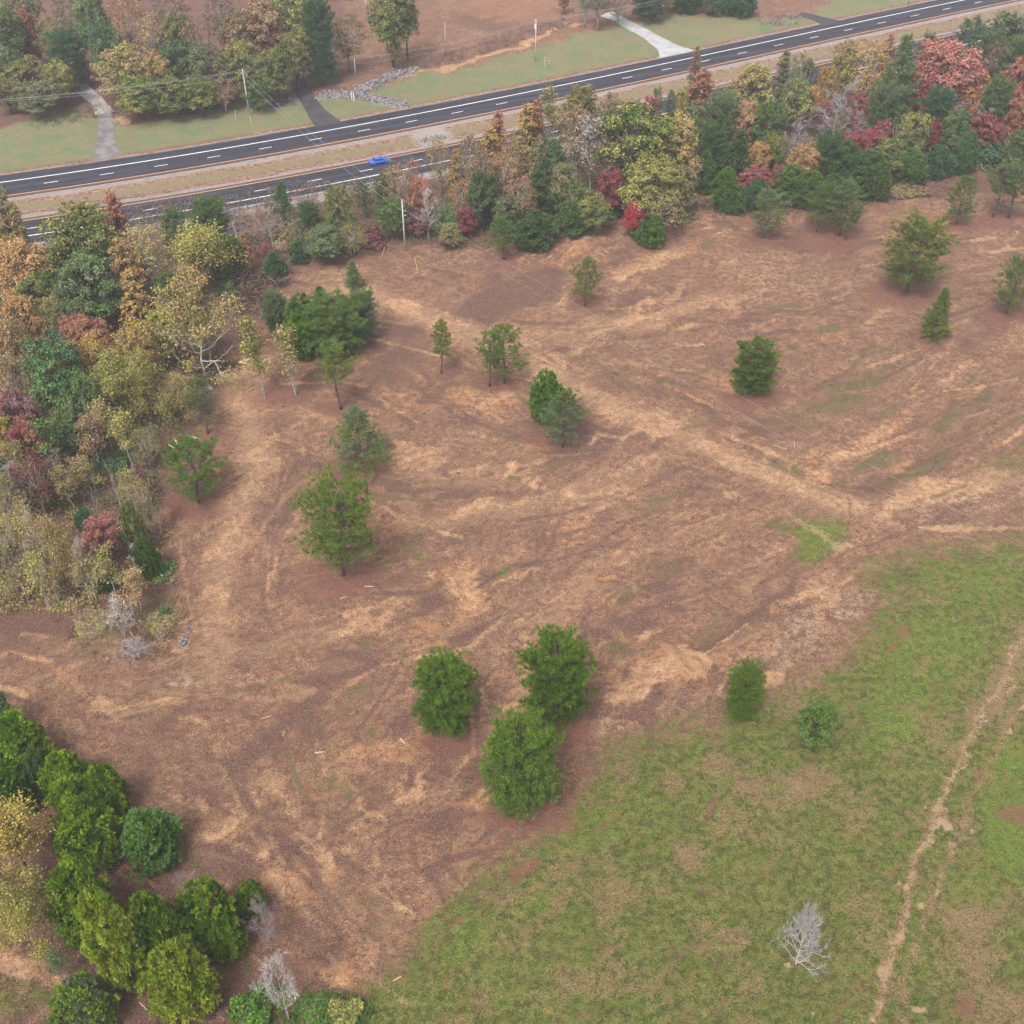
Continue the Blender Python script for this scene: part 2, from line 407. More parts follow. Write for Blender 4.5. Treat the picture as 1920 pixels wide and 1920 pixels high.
# the cleared dirt: dozed tracks paler than the rest
for pts, w, a in (([(640, 545), (700, 565), (770, 590), (845, 622), (930, 655), (1010, 690), (1090, 735), (1170, 772), (1270, 805), (1350, 848), (1450, 895), (1560, 935)], 40, 0.62),
                  ([(690, 560), (760, 588), (830, 612)], 22, 0.95), ([(880, 640), (1000, 635), (1150, 612), (1250, 590), (1400, 560)], 34, 0.5), ([(1000, 665), (1150, 640), (1300, 640)], 12, 0.5),
                  ([(450, 690), (465, 790), (480, 880), (440, 1000), (405, 1120), (390, 1230)], 70, 0.5), ([(470, 760), (620, 790), (700, 850), (790, 900)], 30, 0.4),
                  ([(700, 860), (780, 850), (860, 880), (960, 890), (1100, 940), (1220, 930)], 26, 0.55), ([(860, 960), (1000, 930), (1120, 900), (1230, 850)], 18, 0.45),
                  ([(1330, 1000), (1180, 1030), (1060, 1090), (900, 1170)], 40, 0.35), ([(960, 1380), (985, 1280), (1010, 1170)], 34, 0.5), ([(540, 1220), (600, 1190), (720, 1180)], 26, 0.5),
                  ([(490, 1430), (540, 1500), (580, 1580), (620, 1640)], 30, 0.5), ([(700, 1545), (680, 1510), (655, 1490)], 12, 0.7), ([(725, 1500), (800, 1462)], 20, 0.8),
                  ([(395, 1570), (450, 1540)], 22, 0.7), ([(520, 1640), (560, 1680), (600, 1760)], 30, 0.45), ([(1920, 880), (1850, 905), (1720, 920), (1640, 950)], 50, 0.5),
                  ([(1460, 890), (1530, 850), (1580, 815)], 12, 0.7), ([(1150, 520), (1270, 475)], 18, 0.85), ([(1110, 560), (1200, 530), (1240, 545), (1180, 590)], 16, 0.6), ([(1280, 540), (1240, 580)], 14, 0.6),
                  ([(900, 1110), (1000, 1065), (1100, 1030)], 12, 0.5), ([(1010, 905), (1050, 945)], 7, 0.7), ([(985, 900), (1010, 915)], 7, 0.7), ([(1090, 920), (1050, 955)], 6, 0.6),
                  ([(1030, 1180), (1080, 1140), (1130, 1110)], 10, 0.6), ([(1900, 640), (1800, 700), (1750, 730)], 18, 0.5), ([(1320, 600), (1500, 640), (1600, 640)], 14, 0.3),
                  ([(1690, 790), (1600, 850), (1520, 870)], 14, 0.5), ([(1420, 1190), (1500, 1130), (1570, 1090)], 40, 0.5), ([(300, 1290), (360, 1285), (405, 1272)], 14, 0.5)):
    L('tan', pts, w, a, 0.85)
for c in ((1250, 1262, 78, 30, -22, 1), (1185, 1312, 40, 18, -15, 0.95), (1300, 1250, 30, 26, 0, 0.9), (1585, 945, 46, 22, 15, 1.0), (862, 1098, 34, 32, -30, 0.95), (680, 1152, 24, 22, 20, 0.95), (1105, 610, 20, 10, 0, 0.5),
          (1090, 462, 26, 14, -20, 0.7), (1165, 425, 30, 12, -25, 0.6), (1385, 720, 40, 12, -15, 0.55), (1365, 578, 18, 9, 0, 0.7), (1505, 602, 22, 8, -10, 0.5), (1230, 840, 20, 10, 0, 0.4),
          (760, 1285, 14, 8, 0, 0.7), (720, 1400, 44, 22, -10, 0.65), (775, 1395, 24, 14, 0, 0.6), (830, 1320, 20, 34, 0, 0.7), (895, 1490, 34, 26, -30, 0.8), (845, 745, 30, 14, -15, 0.5), (770, 755, 20, 16, 0, 0.5), (930, 755, 50, 14, -25, 0.6),
          (985, 640, 30, 8, 0, 0.4), (735, 855, 32, 14, -15, 0.75), (755, 840, 14, 8, 0, 0.8), (865, 1075, 16, 8, 0, 0.6), (805, 1080, 26, 10, -20, 0.6), (1220, 1185, 26, 10, -15, 0.7), (1140, 1120, 24, 14, 0, 0.55), (1430, 1270, 40, 12, -12, 0.75),
          (1445, 1210, 26, 18, 0, 0.6), (1530, 1170, 26, 20, 0, 0.7), (1555, 1110, 22, 14, 0, 0.6), (1340, 1020, 60, 22, -20, 0.25), (40, 1815, 60, 30, 20, 0.75), (110, 1840, 26, 14, -20, 0.7), (520, 1660, 22, 10, 60, 0.6), (660, 1600, 26, 12, 0, 0.4),
          (700, 1770, 14, 16, 0, 0.7), (635, 1830, 26, 12, 0, 0.8), (215, 1225, 30, 8, -10, 0.5), (390, 1010, 30, 12, -20, 0.55), (360, 1200, 14, 12, 0, 0.5), (300, 960, 20, 12, 0, 0.6), (1560, 490, 40, 16, 0, 0.25), (1420, 555, 30, 10, 0, 0.4),
          (1670, 505, 20, 6, 0, 0.4), (1790, 605, 30, 10, -15, 0.5), (1530, 640, 40, 10, 0, 0.35), (1650, 800, 30, 8, -25, 0.5), (1820, 690, 40, 10, -20, 0.5), (1290, 960, 40, 10, -20, 0.5), (1195, 925, 22, 16, 0, 0.5), (1430, 965, 30, 12, 0, 0.5)):
    B('tan', *c)
# purple-brown mats of old leaves and bark
for c in ((960, 560, 110, 34, -12, 0.95), (1010, 530, 70, 26, -20, 0.8), (900, 495, 70, 24, 0, 0.4), (890, 595, 50, 16, 0, 0.8), (740, 690, 70, 34, -30, 0.75), (770, 630, 40, 20, 0, 0.7), (660, 730, 40, 12, 0, 0.5), (720, 640, 40, 20, -30, 0.8), (600, 715, 60, 24, -20, 0.7),
          (670, 885, 60, 16, 0, 0.95), (735, 905, 60, 10, 0, 0.8), (640, 910, 50, 12, 0, 0.6), (1060, 850, 60, 24, -10, 0.95), (1140, 820, 40, 10, -35, 0.8), (1090, 780, 40, 30, 0, 0.5), (945, 815, 40, 12, 0, 0.5),
          (800, 1128, 24, 14, -15, 1.0), (820, 1098, 40, 9, -25, 0.8), (1110, 930, 34, 9, 0, 0.8), (960, 930, 30, 9, 0, 0.8), (1230, 1090, 100, 30, -20, 0.45), (1190, 1160, 70, 26, -20, 0.55), (1120, 1330, 34, 24, -10, 0.95), (1190, 1345, 40, 10, -15, 0.8), (1230, 1320, 30, 12, -35, 0.7), (1130, 1290, 40, 9, -20, 0.7),
          (860, 1385, 60, 16, 0, 0.8), (760, 1465, 46, 10, -35, 0.9), (890, 1450, 46, 20, -45, 0.7), (760, 1420, 40, 10, 0, 0.5), (840, 1530, 70, 20, -20, 0.5), (980, 1535, 70, 14, -10, 0.6), (480, 1400, 80, 24, -10, 0.45), (520, 1370, 24, 14, 0, 0.7), (540, 1350, 16, 40, 30, 0.4), (420, 1460, 90, 36, 0, 0.5),
          (300, 1440, 40, 60, 0, 0.35), (450, 1500, 60, 24, 0, 0.5), (500, 1570, 60, 24, -20, 0.35), (590, 1750, 46, 46, 40, 0.85), (610, 1790, 30, 40, 30, 0.8), (440, 1700, 60, 30, 0, 0.6), (340, 1620, 70, 30, 10, 0.8), (280, 1660, 60, 20, 0, 0.9), (420, 1600, 50, 24, 30, 0.5), (100, 1800, 60, 22, 30, 0.95), (160, 1840, 40, 22, 0, 0.95), (240, 1900, 60, 30, 0, 0.95), (280, 1905, 60, 18, 0, 0.9), (430, 1850, 60, 30, 0, 0.6),
          (620, 1700, 30, 14, -30, 0.3), (650, 1100, 90, 26, -10, 0.6), (1750, 850, 90, 20, -30, 0.6), (1660, 905, 60, 16, -30, 0.75), (1820, 790, 60, 12, -35, 0.6), (1280, 545, 20, 9, 0, 0.7), (1370, 605, 40, 7, 5, 0.6), (1330, 555, 20, 8, 0, 0.6),
          (1230, 500, 30, 20, -40, 0.5), (1330, 495, 40, 10, -30, 0.4), (1700, 555, 66, 20, 0, 0.9), (1870, 590, 60, 16, 0, 0.6), (1590, 450, 90, 14, 0, 0.45), (1510, 455, 60, 10, 0, 0.5), (1180, 470, 60, 10, -20, 0.5), (1850, 420, 70, 12, 0, 0.5), (1790, 428, 30, 8, 0, 0.5), (1430, 745, 60, 16, 0, 0.8), (1400, 700, 60, 10, 20, 0.35),
          (1280, 1000, 60, 20, -30, 0.4), (1400, 990, 60, 14, 0, 0.4), (1370, 1050, 90, 34, -30, 0.35), (1440, 975, 30, 8, 0, 0.7), (1200, 895, 50, 14, -10, 0.5), (1290, 900, 60, 10, 20, 0.4), (1100, 870, 40, 8, 0, 0.5), (60, 1180, 90, 50, 0, 0.55), (120, 1140, 110, 26, -5, 0.6), (200, 1170, 60, 50, 0, 0.4), (30, 1240, 60, 16, 0, 0.4),
          (170, 1290, 60, 12, 0, 0.35), (320, 900, 60, 60, 0, 0.55), (200, 960, 160, 60, 0, 0.5), (390, 720, 40, 40, 0, 0.6), (350, 820, 60, 40, 0, 0.4), (470, 960, 60, 20, 0, 0.4), (520, 1000, 40, 30, 0, 0.3), (745, 470, 60, 26, 0, 0.4), (690, 480, 60, 20, 0, 0.5), (1250, 460, 40, 10, 0, 0.4), (1110, 420, 60, 20, 0, 0.6)):
    B('dark', *c)
P('dark', [(1440, 1160), (1340, 1215), (1330, 1180), (1450, 1090), (1500, 1075)], 0.5, 14)
for pts, w, a in (([(1250, 596), (1340, 606), (1430, 600)], 9, 0.9), ([(1330, 607), (1410, 612)], 6, 0.7), ([(1440, 655), (1560, 640)], 7, 0.5), ([(1000, 655), (1110, 650), (1160, 640)], 7, 0.5), ([(1020, 625), (1120, 612), (1180, 596)], 6, 0.6),
                  ([(1500, 1075), (1420, 1145), (1340, 1200), (1290, 1225)], 14, 0.9), ([(1050, 985), (1000, 1045), (930, 1075), (845, 1118)], 11, 0.8), ([(1120, 900), (1200, 940)], 7, 0.6), ([(920, 880), (1000, 930)], 7, 0.8), ([(985, 890), (1060, 925)], 7, 0.8),
                  ([(1010, 900), (940, 915), (860, 905)], 6, 0.6), ([(690, 905), (770, 918), (840, 912)], 12, 0.8), ([(1170, 905), (1260, 885)], 9, 0.6), ([(1290, 720), (1370, 690), (1330, 665)], 7, 0.5), ([(1130, 345 + 980), (1200, 1345)], 10, 0.7),
                  ([(420, 830), (500, 850), (560, 840)], 7, 0.4), ([(520, 950), (540, 1080), (560, 1200)], 9, 0.4), ([(330, 1020), (360, 1160)], 10, 0.4), ([(560, 1240), (640, 1225), (760, 1230)], 6, 0.4), ([(1150, 540), (1210, 500), (1270, 495)], 8, 0.6),
                  ([(1700, 800), (1780, 770), (1880, 730)], 12, 0.6), ([(1560, 880), (1640, 850), (1720, 820)], 8, 0.5), ([(1380, 975), (1440, 985), (1500, 970)], 8, 0.6), ([(890, 1480), (930, 1440), (950, 1380)], 10, 0.5), ([(660, 1560), (720, 1500), (800, 1470)], 8, 0.4)):
    L('dark', pts, w, a, 0.8)
# weedy, mossy patches and pale dry stubble
for c in ((1600, 720, 60, 16, -15, 0.9), (1560, 760, 70, 18, -10, 0.8), (1500, 790, 80, 16, 0, 0.6), (1650, 690, 60, 10, -20, 0.6), (1660, 770, 60, 16, -20, 0.7), (1800, 770, 70, 14, -35, 0.6), (1720, 880, 90, 18, -25, 0.8), (1640, 870, 60, 16, -20, 0.7), (1880, 900, 60, 20, 0, 0.4), (1900, 960, 40, 14, 0, 0.5), (1480, 575, 50, 8, 0, 0.7), (1560, 610, 60, 8, 0, 0.5),
          (1460, 660, 50, 8, 0, 0.5), (1490, 645, 26, 8, 0, 0.6), (1640, 650, 60, 12, -10, 0.5), (1250, 930, 40, 10, -20, 0.7), (1200, 950, 60, 10, 0, 0.6), (1240, 960, 50, 9, -15, 0.6), (1060, 905, 50, 9, 0, 0.5), (1110, 940, 40, 8, 0, 0.5), (1250, 1060, 50, 14, 10, 0.6), (1300, 1080, 46, 10, 0, 0.5), (1330, 1170, 60, 22, -40, 0.6), (1400, 1190, 60, 26, -30, 0.5), (1470, 1160, 30, 20, 0, 0.5), (1420, 1240, 20, 14, 0, 0.6),
          (640, 1490, 34, 12, -20, 0.6), (690, 1480, 30, 14, 0, 0.5), (640, 1440, 60, 24, 0, 0.35), (660, 1300, 60, 26, -30, 0.5), (730, 1150, 40, 10, 0, 0.5), (860, 1180, 70, 8, -8, 0.5), (1020, 720, 60, 10, 0, 0.5), (900, 735, 40, 7, 0, 0.7), (960, 735, 50, 7, 5, 0.6), (960, 830, 50, 10, 0, 0.6), (1150, 610, 40, 6, 0, 0.3), (220, 1200, 70, 40, 0, 0.6), (300, 1140, 50, 40, 0, 0.7), (180, 1200, 50, 46, 0, 0.6), (440, 1290, 70, 20, -20, 0.3), (520, 1250, 40, 12, 0, 0.3),
          (720, 1740, 60, 26, -30, 0.5), (700, 1690, 50, 20, -20, 0.5), (850, 1640, 60, 16, -35, 0.5), (640, 1890, 50, 30, 0, 0.5), (420, 1880, 70, 40, 0, 0.4), (690, 560, 40, 8, 0, 0.3), (870, 525, 60, 12, 0, 0.4), (800, 480, 60, 14, 0, 0.4), (1200, 860, 30, 8, 0, 0.4), (1500, 700, 50, 7, 0, 0.4), (1380, 800, 50, 10, 25, 0.4), (1280, 800, 40, 7, 0, 0.3)):
    B('olive', *c)
for c in ((1440, 500, 130, 44, 0, 0.5), (1540, 540, 120, 34, 0, 0.4), (1700, 660, 110, 26, -10, 0.5), (1760, 730, 110, 24, -25, 0.4), (1500, 830, 110, 24, -10, 0.3), (1840, 930, 130, 40, -10, 0.5), (1700, 960, 90, 30, -10, 0.4), (1500, 1200, 80, 60, -30, 0.7), (1590, 1130, 50, 50, 0, 0.7), (1400, 1240, 70, 24, -20, 0.5), (1150, 1370, 60, 14, -10, 0.6), (1290, 1330, 60, 14, -15, 0.5), (1330, 1140, 60, 20, -30, 0.3),
          (830, 490, 90, 22, 0, 0.5), (940, 480, 70, 14, 0, 0.5), (350, 1283, 50, 8, -10, 0.8), (400, 1275, 40, 8, 0, 0.6), (460, 1280, 60, 26, 0, 0.3), (480, 940, 40, 9, -5, 0.5), (520, 830, 80, 40, 0, 0.25), (650, 1730, 60, 20, -30, 0.4), (760, 1670, 70, 16, -30, 0.4), (870, 1665, 50, 12, -35, 0.5), (900, 1620, 60, 12, -30, 0.4), (700, 1800, 40, 10, -30, 0.5), (620, 520, 60, 12, 0, 0.5)):
    B('straw', *c)
for (mx, my), r, h in MOUNDS[:7]: pass
# far side of the highway: mown verges, bare slopes, gravel
ALL = np.nonzero((YY > 35) & core)[0]
t = T_
LAY['lawn'][ALL] = np.maximum(LAY['lawn'][ALL], (smooth(8.2, 10.5, t) * 0.85)[ALL])
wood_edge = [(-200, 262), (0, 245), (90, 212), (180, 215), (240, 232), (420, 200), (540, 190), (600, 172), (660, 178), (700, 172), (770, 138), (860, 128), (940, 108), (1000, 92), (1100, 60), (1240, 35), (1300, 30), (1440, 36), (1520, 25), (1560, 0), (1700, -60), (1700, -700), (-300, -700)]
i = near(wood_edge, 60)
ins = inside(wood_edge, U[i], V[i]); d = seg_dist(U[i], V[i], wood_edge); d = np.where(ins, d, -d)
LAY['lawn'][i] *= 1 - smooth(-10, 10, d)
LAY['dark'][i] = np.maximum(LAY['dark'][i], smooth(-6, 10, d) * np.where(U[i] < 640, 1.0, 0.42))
for c in ((960, 20, 120, 26, 12, 0.6), (860, 8, 60, 16, 0, 0.5), (1050, 28, 40, 12, 0, 0.5), (850, 40, 60, 12, 20, 0.35), (1210, 40, 40, 8, 0, 0.4), (1010, 5, 100, 20, 0, 0.6)):
    B('tan', *c); B('clay', *c)
for c in ((900, 45, 80, 14, 10, 0.9), (1000, 42, 60, 12, 0, 0.6), (760, 60, 60, 20, 0, 0.4)): B('dark', *c)
for c in ((740, 100, 120, 20, -10, 0.4), (660, 80, 80, 30, 0, 0.4), (850, 70, 120, 16, -15, 0.4), (1200, 70, 120, 14, -15, 0.5), (1100, 80, 90, 12, -15, 0.4), (1350, 60, 70, 16, 0, 0.6), (1500, 35, 60, 8, 0, 0.4), (480, 215, 60, 10, 0, 0.25), (60, 250, 60, 14, -15, 0.45), (150, 235, 40, 12, -15, 0.4), (20, 310, 60, 10, -8, 0.4), (1030, 130, 90, 10, -12, 0.3)):
    B('straw', *c)
for c in ((230, 222, 18, 7, -10, 0.9), (175, 225, 14, 6, 0, 0.6), (1165, 62, 26, 4, 24, 0.9), (850, 172, 12, 5, 0, 0.8), (865, 173, 8, 4, 0, 0.7), (1000, 125, 26, 5, -10, 0.35)): B('tan', *c)
L('tan', [(1110, 42), (1060, 52), (1000, 78), (940, 95), (880, 112), (850, 124), (800, 132), (775, 134)], 9, 0.95, 0.6)
L('gravel', [(775, 130), (740, 140), (700, 160), (664, 175), (600, 180), (560, 185), (520, 196), (470, 205)], 16, 0.55, 0.5)
L('gravel', [(672, 176), (700, 186), (735, 192), (760, 196)], 16, 0.55, 0.5)
L('straw', [(0, 256), (40, 240), (90, 220), (130, 213)], 5, 0.7, 0.6)
# verges: gravel strips along both carriageways, dry grass in the median
SN = fbm(XX, YY, 7, 3, 77)
def strip(lay, t0, t1, a, soft=0.6):
    m = smooth(t0 - soft, t0 + soft, t + (SN - 0.5) * 1.6) * (1 - smooth(t1 - soft, t1 + soft, t + (SN - 0.5) * 1.6)) * a
    LAY[lay][ALL] = np.maximum(LAY[lay][ALL], m[ALL])
med = (t < -3) & (t > -17)
for k in ('grass', 'tan', 'dark', 'olive', 'straw', 'clay', 'gravel', 'track', 'orange', 'fresh'): LAY[k][ALL] = np.where((t > -31)[ALL] & (t < 8)[ALL], 0, LAY[k][ALL])
strip('gravel', 6.6, 8.6, 0.6); strip('gravel', -7.0, -4.0, 0.75); strip('gravel', -16.5, -13.8, 0.75); strip('gravel', -31.0, -26.0, 0.95)
strip('straw', -14, -6.6, 0.75, 0.8); strip('lawn', -12.2, -7.6, 0.6, 1.0)
S8, T8 = to_road(*at(815, 262)[:2])
m = np.exp(-(((S_ - S8) / 5.5) ** 2)) * (t > -17) * (t < -4)
LAY['gravel'][ALL] = np.maximum(LAY['gravel'][ALL], (1.1 * m)[ALL])
strip('olive', -60, -31, 0.55, 2.0)
# litter under the woods on the near side
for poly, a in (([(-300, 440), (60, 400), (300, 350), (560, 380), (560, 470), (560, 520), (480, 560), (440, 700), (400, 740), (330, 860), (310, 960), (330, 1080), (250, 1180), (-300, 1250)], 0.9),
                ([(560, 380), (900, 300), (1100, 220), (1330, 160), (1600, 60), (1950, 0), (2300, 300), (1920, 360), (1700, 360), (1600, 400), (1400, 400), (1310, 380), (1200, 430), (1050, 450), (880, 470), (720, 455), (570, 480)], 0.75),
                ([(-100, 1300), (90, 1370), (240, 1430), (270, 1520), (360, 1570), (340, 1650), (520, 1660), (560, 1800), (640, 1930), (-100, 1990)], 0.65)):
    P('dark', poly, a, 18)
for c in ((1200, 1650, 130, 40, -30, 0.5), (1000, 1750, 80, 26, -35, 0.4), (1420, 1720, 120, 50, -20, 0.35), (1100, 1860, 160, 34, -10, 0.5), (1350, 1880, 90, 40, 0, 0.45), (1700, 1420, 60, 90, 20, 0.4), (1820, 1780, 70, 120, 15, 0.6), (1860, 1900, 80, 60, 0, 0.8), (1560, 1700, 70, 30, -60, 0.4), (1480, 1300, 60, 30, -20, 0.5), (1620, 1250, 50, 30, -50, 0.4), (1700, 1110, 70, 26, -10, 0.4), (1850, 1060, 70, 24, 0, 0.3), (1150, 1470, 80, 26, -35, 0.45), (900, 1850, 90, 30, -20, 0.4), (1460, 1560, 100, 50, 20, 0.5)):
    B('straw', *c)
for pts in ([(1095, 1490), (1200, 1430), (1330, 1370)], [(1110, 1440), (1170, 1400), (1215, 1390)], [(1180, 1560), (1300, 1500), (1420, 1470)]):
    L('dark', pts, 9, 0.4, 0.8)
for c in ((1740, 1240, 120, 90, -40, 0.7), (1690, 1340, 90, 70, -30, 0.8), (1820, 1100, 120, 60, 0, 0.6), (1900, 1560, 70, 110, 0, 0.9), (1880, 1440, 60, 60, 0, 0.8), (1840, 1640, 60, 90, 20, 0.6), (1100, 1560, 130, 60, -35, 0.6), (1250, 1500, 100, 50, -20, 0.4),
          (1000, 1680, 90, 40, -35, 0.6), (880, 1760, 90, 40, -35, 0.6), (1330, 1560, 90, 40, -20, 0.4), (950, 1820, 120, 40, -20, 0.4), (1540, 1010, 50, 36, -20, 0.8), (1170, 1405, 50, 20, -20, 0.6), (1640, 1780, 60, 120, 15, 0.4), (720, 1900, 120, 40, 0, 0.4)):
    B('fresh', *c)
# rake and blade marks: many thin strokes that follow the nearest track
FLOW = [[(610, 548), (770, 588), (930, 655), (1090, 735), (1270, 805), (1450, 895), (1560, 940)], [(850, 632), (1060, 632), (1260, 585), (1400, 550)], [(450, 690), (480, 880), (440, 1000), (395, 1240)],
        [(470, 770), (620, 790), (720, 850), (830, 900), (960, 905)], [(770, 985), (900, 960), (1040, 935), (1160, 900), (1260, 840)], [(1350, 985), (1200, 1035), (1080, 1085), (960, 1160), (900, 1240)], [(960, 1400), (980, 1300), (1020, 1180), (1090, 1090)],
        [(390, 1230), (480, 1215), (600, 1185), (760, 1180)], [(490, 1420), (560, 1540), (640, 1680), (700, 1780)], [(2000, 860), (1860, 900), (1730, 930), (1600, 950)], [(30, 1260), (200, 1290), (390, 1270)], [(60, 1320), (200, 1400), (330, 1480)],
        [(1340, 490), (1460, 520), (1580, 500)], [(1270, 470), (1190, 500), (1120, 560)], [(1920, 730), (1840, 790), (1740, 850), (1640, 905)], [(1490, 1085), (1400, 1150), (1300, 1210)], [(690, 900), (770, 915), (900, 905)], [(1600, 430), (1750, 400), (1900, 380)],
        [(650, 1560), (740, 1490), (830, 1450)], [(420, 1580), (500, 1640), (580, 1760)], [(900, 1170), (800, 1200), (700, 1290)]]
GFLOW = [[(700, 1880), (850, 1730), (1000, 1610), (1120, 1480), (1330, 1370)], [(1130, 1860), (1300, 1740), (1420, 1560), (1520, 1400)], [(1660, 1930), (1704, 1680), (1790, 1440), (1920, 1190)], [(1790, 1930), (1830, 1700), (1910, 1450)], [(1550, 1900), (1600, 1640), (1680, 1400), (1800, 1150)], [(760, 1930), (1000, 1840), (1250, 1800)]]
def dirs_of(flow):
    P_, D_ = [], []
    for q in flow:
        w = [at(*p)[:2] for p in q]
        for a, b in zip(w[:-1], w[1:]):
            n = max(2, int(np.hypot(*(b - a)) / 2)); d = (b - a) / np.hypot(*(b - a))
            for k in range(n): P_.append(a + (b - a) * (k + .5) / n); D_.append(d)
    return np.array(P_), np.array(D_)
def strokes(flow, n, layers, ulim, vlim, seed, wid=(.35, 1.0), lng=(5, 22), ok=None, amp=(.35, .85)):
    P_, D_ = dirs_of(flow); rg = np.random.default_rng(seed); made = 0
    while made < n:
        u, v = rg.uniform(*ulim), rg.uniform(*vlim)
        p = at(u, v)[:2]
        if ok is not None and not ok(p): continue
        pts = [(u, v)]; L_ = rg.uniform(*lng); sgn = rg.choice([-1, 1]); bend = rg.normal(0, .035)
        off = rg.normal(0, .22); q = p.copy(); i0 = rg.integers(0, 3)
        for k in range(5):
            dd = np.hypot(*(P_ - q).T); j = np.argsort(dd)[:3]; wgt = 1 / (dd[j] + 2) ** 2
            d = (D_[j] * np.sign((D_[j] @ D_[j[0]]))[:, None] * wgt[:, None]).sum(0); d /= np.hypot(*d)
            a = math.atan2(d[1], d[0]) + off + bend * k
            q = q + sgn * L_ / 5 * np.array([math.cos(a), math.sin(a)])
            if q[1] < 48: break
            pts.append(tuple(map(float, pix(q[0], q[1]))))
        if len(pts) < 3: continue
        lay = layers[rg.integers(len(layers))]
        L(lay, pts, float(rg.uniform(*wid) * px_per_m(p[0], p[1])), float(rg.uniform(*amp)), .9, True); made += 1
gm = LAY['grass'].reshape(len(gy), len(gx))
def grass_at(p):
    return gm[min(len(gy) - 1, int(np.searchsorted(gy, p[1]))), min(len(gx) - 1, int(np.searchsorted(gx, p[0])))]
def on_dirt(p): return to_road(p[0], p[1])[1] < -50 and grass_at(p) < .4
strokes(FLOW, 900, ['tan', 'dark', 'track', 'dark', 'olive', 'orange', 'dark'], (-20, 1950), (430, 1880), 5, ok=on_dirt)
strokes(GFLOW, 360, ['straw', 'fresh', 'fresh', 'straw', 'fresh', 'clay'], (640, 1950), (1020, 1930), 6, (.3, .8), (6, 26), ok=lambda p: grass_at(p) > .6, amp=(.15, .5))
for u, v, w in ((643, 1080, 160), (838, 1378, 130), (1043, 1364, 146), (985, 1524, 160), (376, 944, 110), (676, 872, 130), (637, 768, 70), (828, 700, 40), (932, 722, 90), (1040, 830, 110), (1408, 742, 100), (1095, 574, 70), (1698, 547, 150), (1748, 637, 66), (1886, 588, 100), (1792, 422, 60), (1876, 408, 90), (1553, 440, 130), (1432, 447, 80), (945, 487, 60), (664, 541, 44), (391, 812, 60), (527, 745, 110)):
    B('clay', u - .05 * w, v + .05 * w, .62 * w, .24 * w, 0, .75); B('dark', u, v + .02 * w, .5 * w, .2 * w, 0, .95)  # red-dark needle litter, deepened as painted contact shade at each tree foot
# broad natural mottling of the bare soil
DARK0 = np.clip(LAY['dark'] * 1.15, 0, 1)
bare = (1 - LAY['grass']) * (1 - LAY['lawn']) * (1 - LAY['gravel'])
far_amt = np.where(T_ < -28, 1.0, 0.25)
rx = XX * 0.82 + YY * 0.57; ry = (-XX * 0.57 + YY * 0.82)
wv = (fbm(XX, YY, 26, 2, 61) - 0.5) * 26
s1 = fbm(rx * 0.42 + wv, ry + wv * 0.6, 3.4, 4, 71); s2 = fbm(rx * 0.5 - wv, ry - wv, 5.5, 4, 83); s3 = fbm(XX, YY, 2.4, 4, 95)
LAY['tan'] = np.clip(LAY['tan'] + bare * far_amt * (smooth(0.5, 0.78, s1) * 0.5 + smooth(0.55, 0.8, s3) * 0.25) * (1 - 0.85 * DARK0) - bare * far_amt * (smooth(0.50, 0.36, s1) * 0.3 * LAY['tan']), 0, 1)
LAY['dark'] = np.clip(LAY['dark'] + bare * far_amt * (smooth(0.52, 0.74, s2) * 0.55 + smooth(0.45, 0.25, s3) * 0.4 - LAY['tan'] * 0.4), 0, 1)
LAY['olive'] = np.clip(LAY['olive'] + bare * far_amt * smooth(0.58, 0.8, fbm(rx * 0.6 + wv, ry, 4.0, 4, 103)) * 0.5 * (0.35 + 0.65 * smooth(900, 1500, U0)) , 0, 1)
LAY['straw'] = np.clip(LAY['straw'] + (1 - bare) * smooth(0.52, 0.75, fbm(XX, YY, 5.0, 5, 111)) * 0.5 * (LAY['grass'] > 0.5), 0, 1)
LAY['clay'] = np.clip(LAY['clay'] + LAY['grass'] * smooth(0.64, 0.8, fbm(rx * 0.6, ry, 3.0, 4, 121)) * 0.4, 0, 1)
LAY['grass'] = LAY['grass'] * (1 - 0.25 * smooth(0.5, 0.75, fbm(XX, YY, 3.0, 4, 131)))
LAY['orange'] = np.clip(LAY['orange'] + bare * far_amt * smooth(0.52, 0.72, fbm(XX, YY, 7.0, 4, 151)) * 0.45 * (1 - DARK0), 0, 1)
LAY['dark'] = np.clip(LAY['dark'] * (1 - 0.3 * LAY['track']), 0, 1)
def layer_at(k, x, y):
    ix = np.clip(np.searchsorted(gx, x), 0, len(gx) - 1); iy = np.clip(np.searchsorted(gy, y), 0, len(gy) - 1)
    return LAY[k].reshape(len(gy), len(gx))[iy, ix]

ny_, nx_ = len(gy), len(gx)
ii = (np.arange(ny_ - 1)[:, None] * nx_ + np.arange(nx_ - 1)[None, :]).ravel()
quads = np.stack([ii, ii + 1, ii + nx_ + 1, ii + nx_], 1)
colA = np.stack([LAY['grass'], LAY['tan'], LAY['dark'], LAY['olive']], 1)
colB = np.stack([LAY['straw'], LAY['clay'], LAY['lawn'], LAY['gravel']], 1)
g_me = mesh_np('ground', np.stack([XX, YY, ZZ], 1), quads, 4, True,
               [('soil_a', 'FLOAT_COLOR', 'POINT', colA), ('soil_b', 'FLOAT_COLOR', 'POINT', colB), ('soil_c', 'FLOAT_VECTOR', 'POINT', np.stack([LAY['track'], LAY['orange'], LAY['fresh']], 1))])

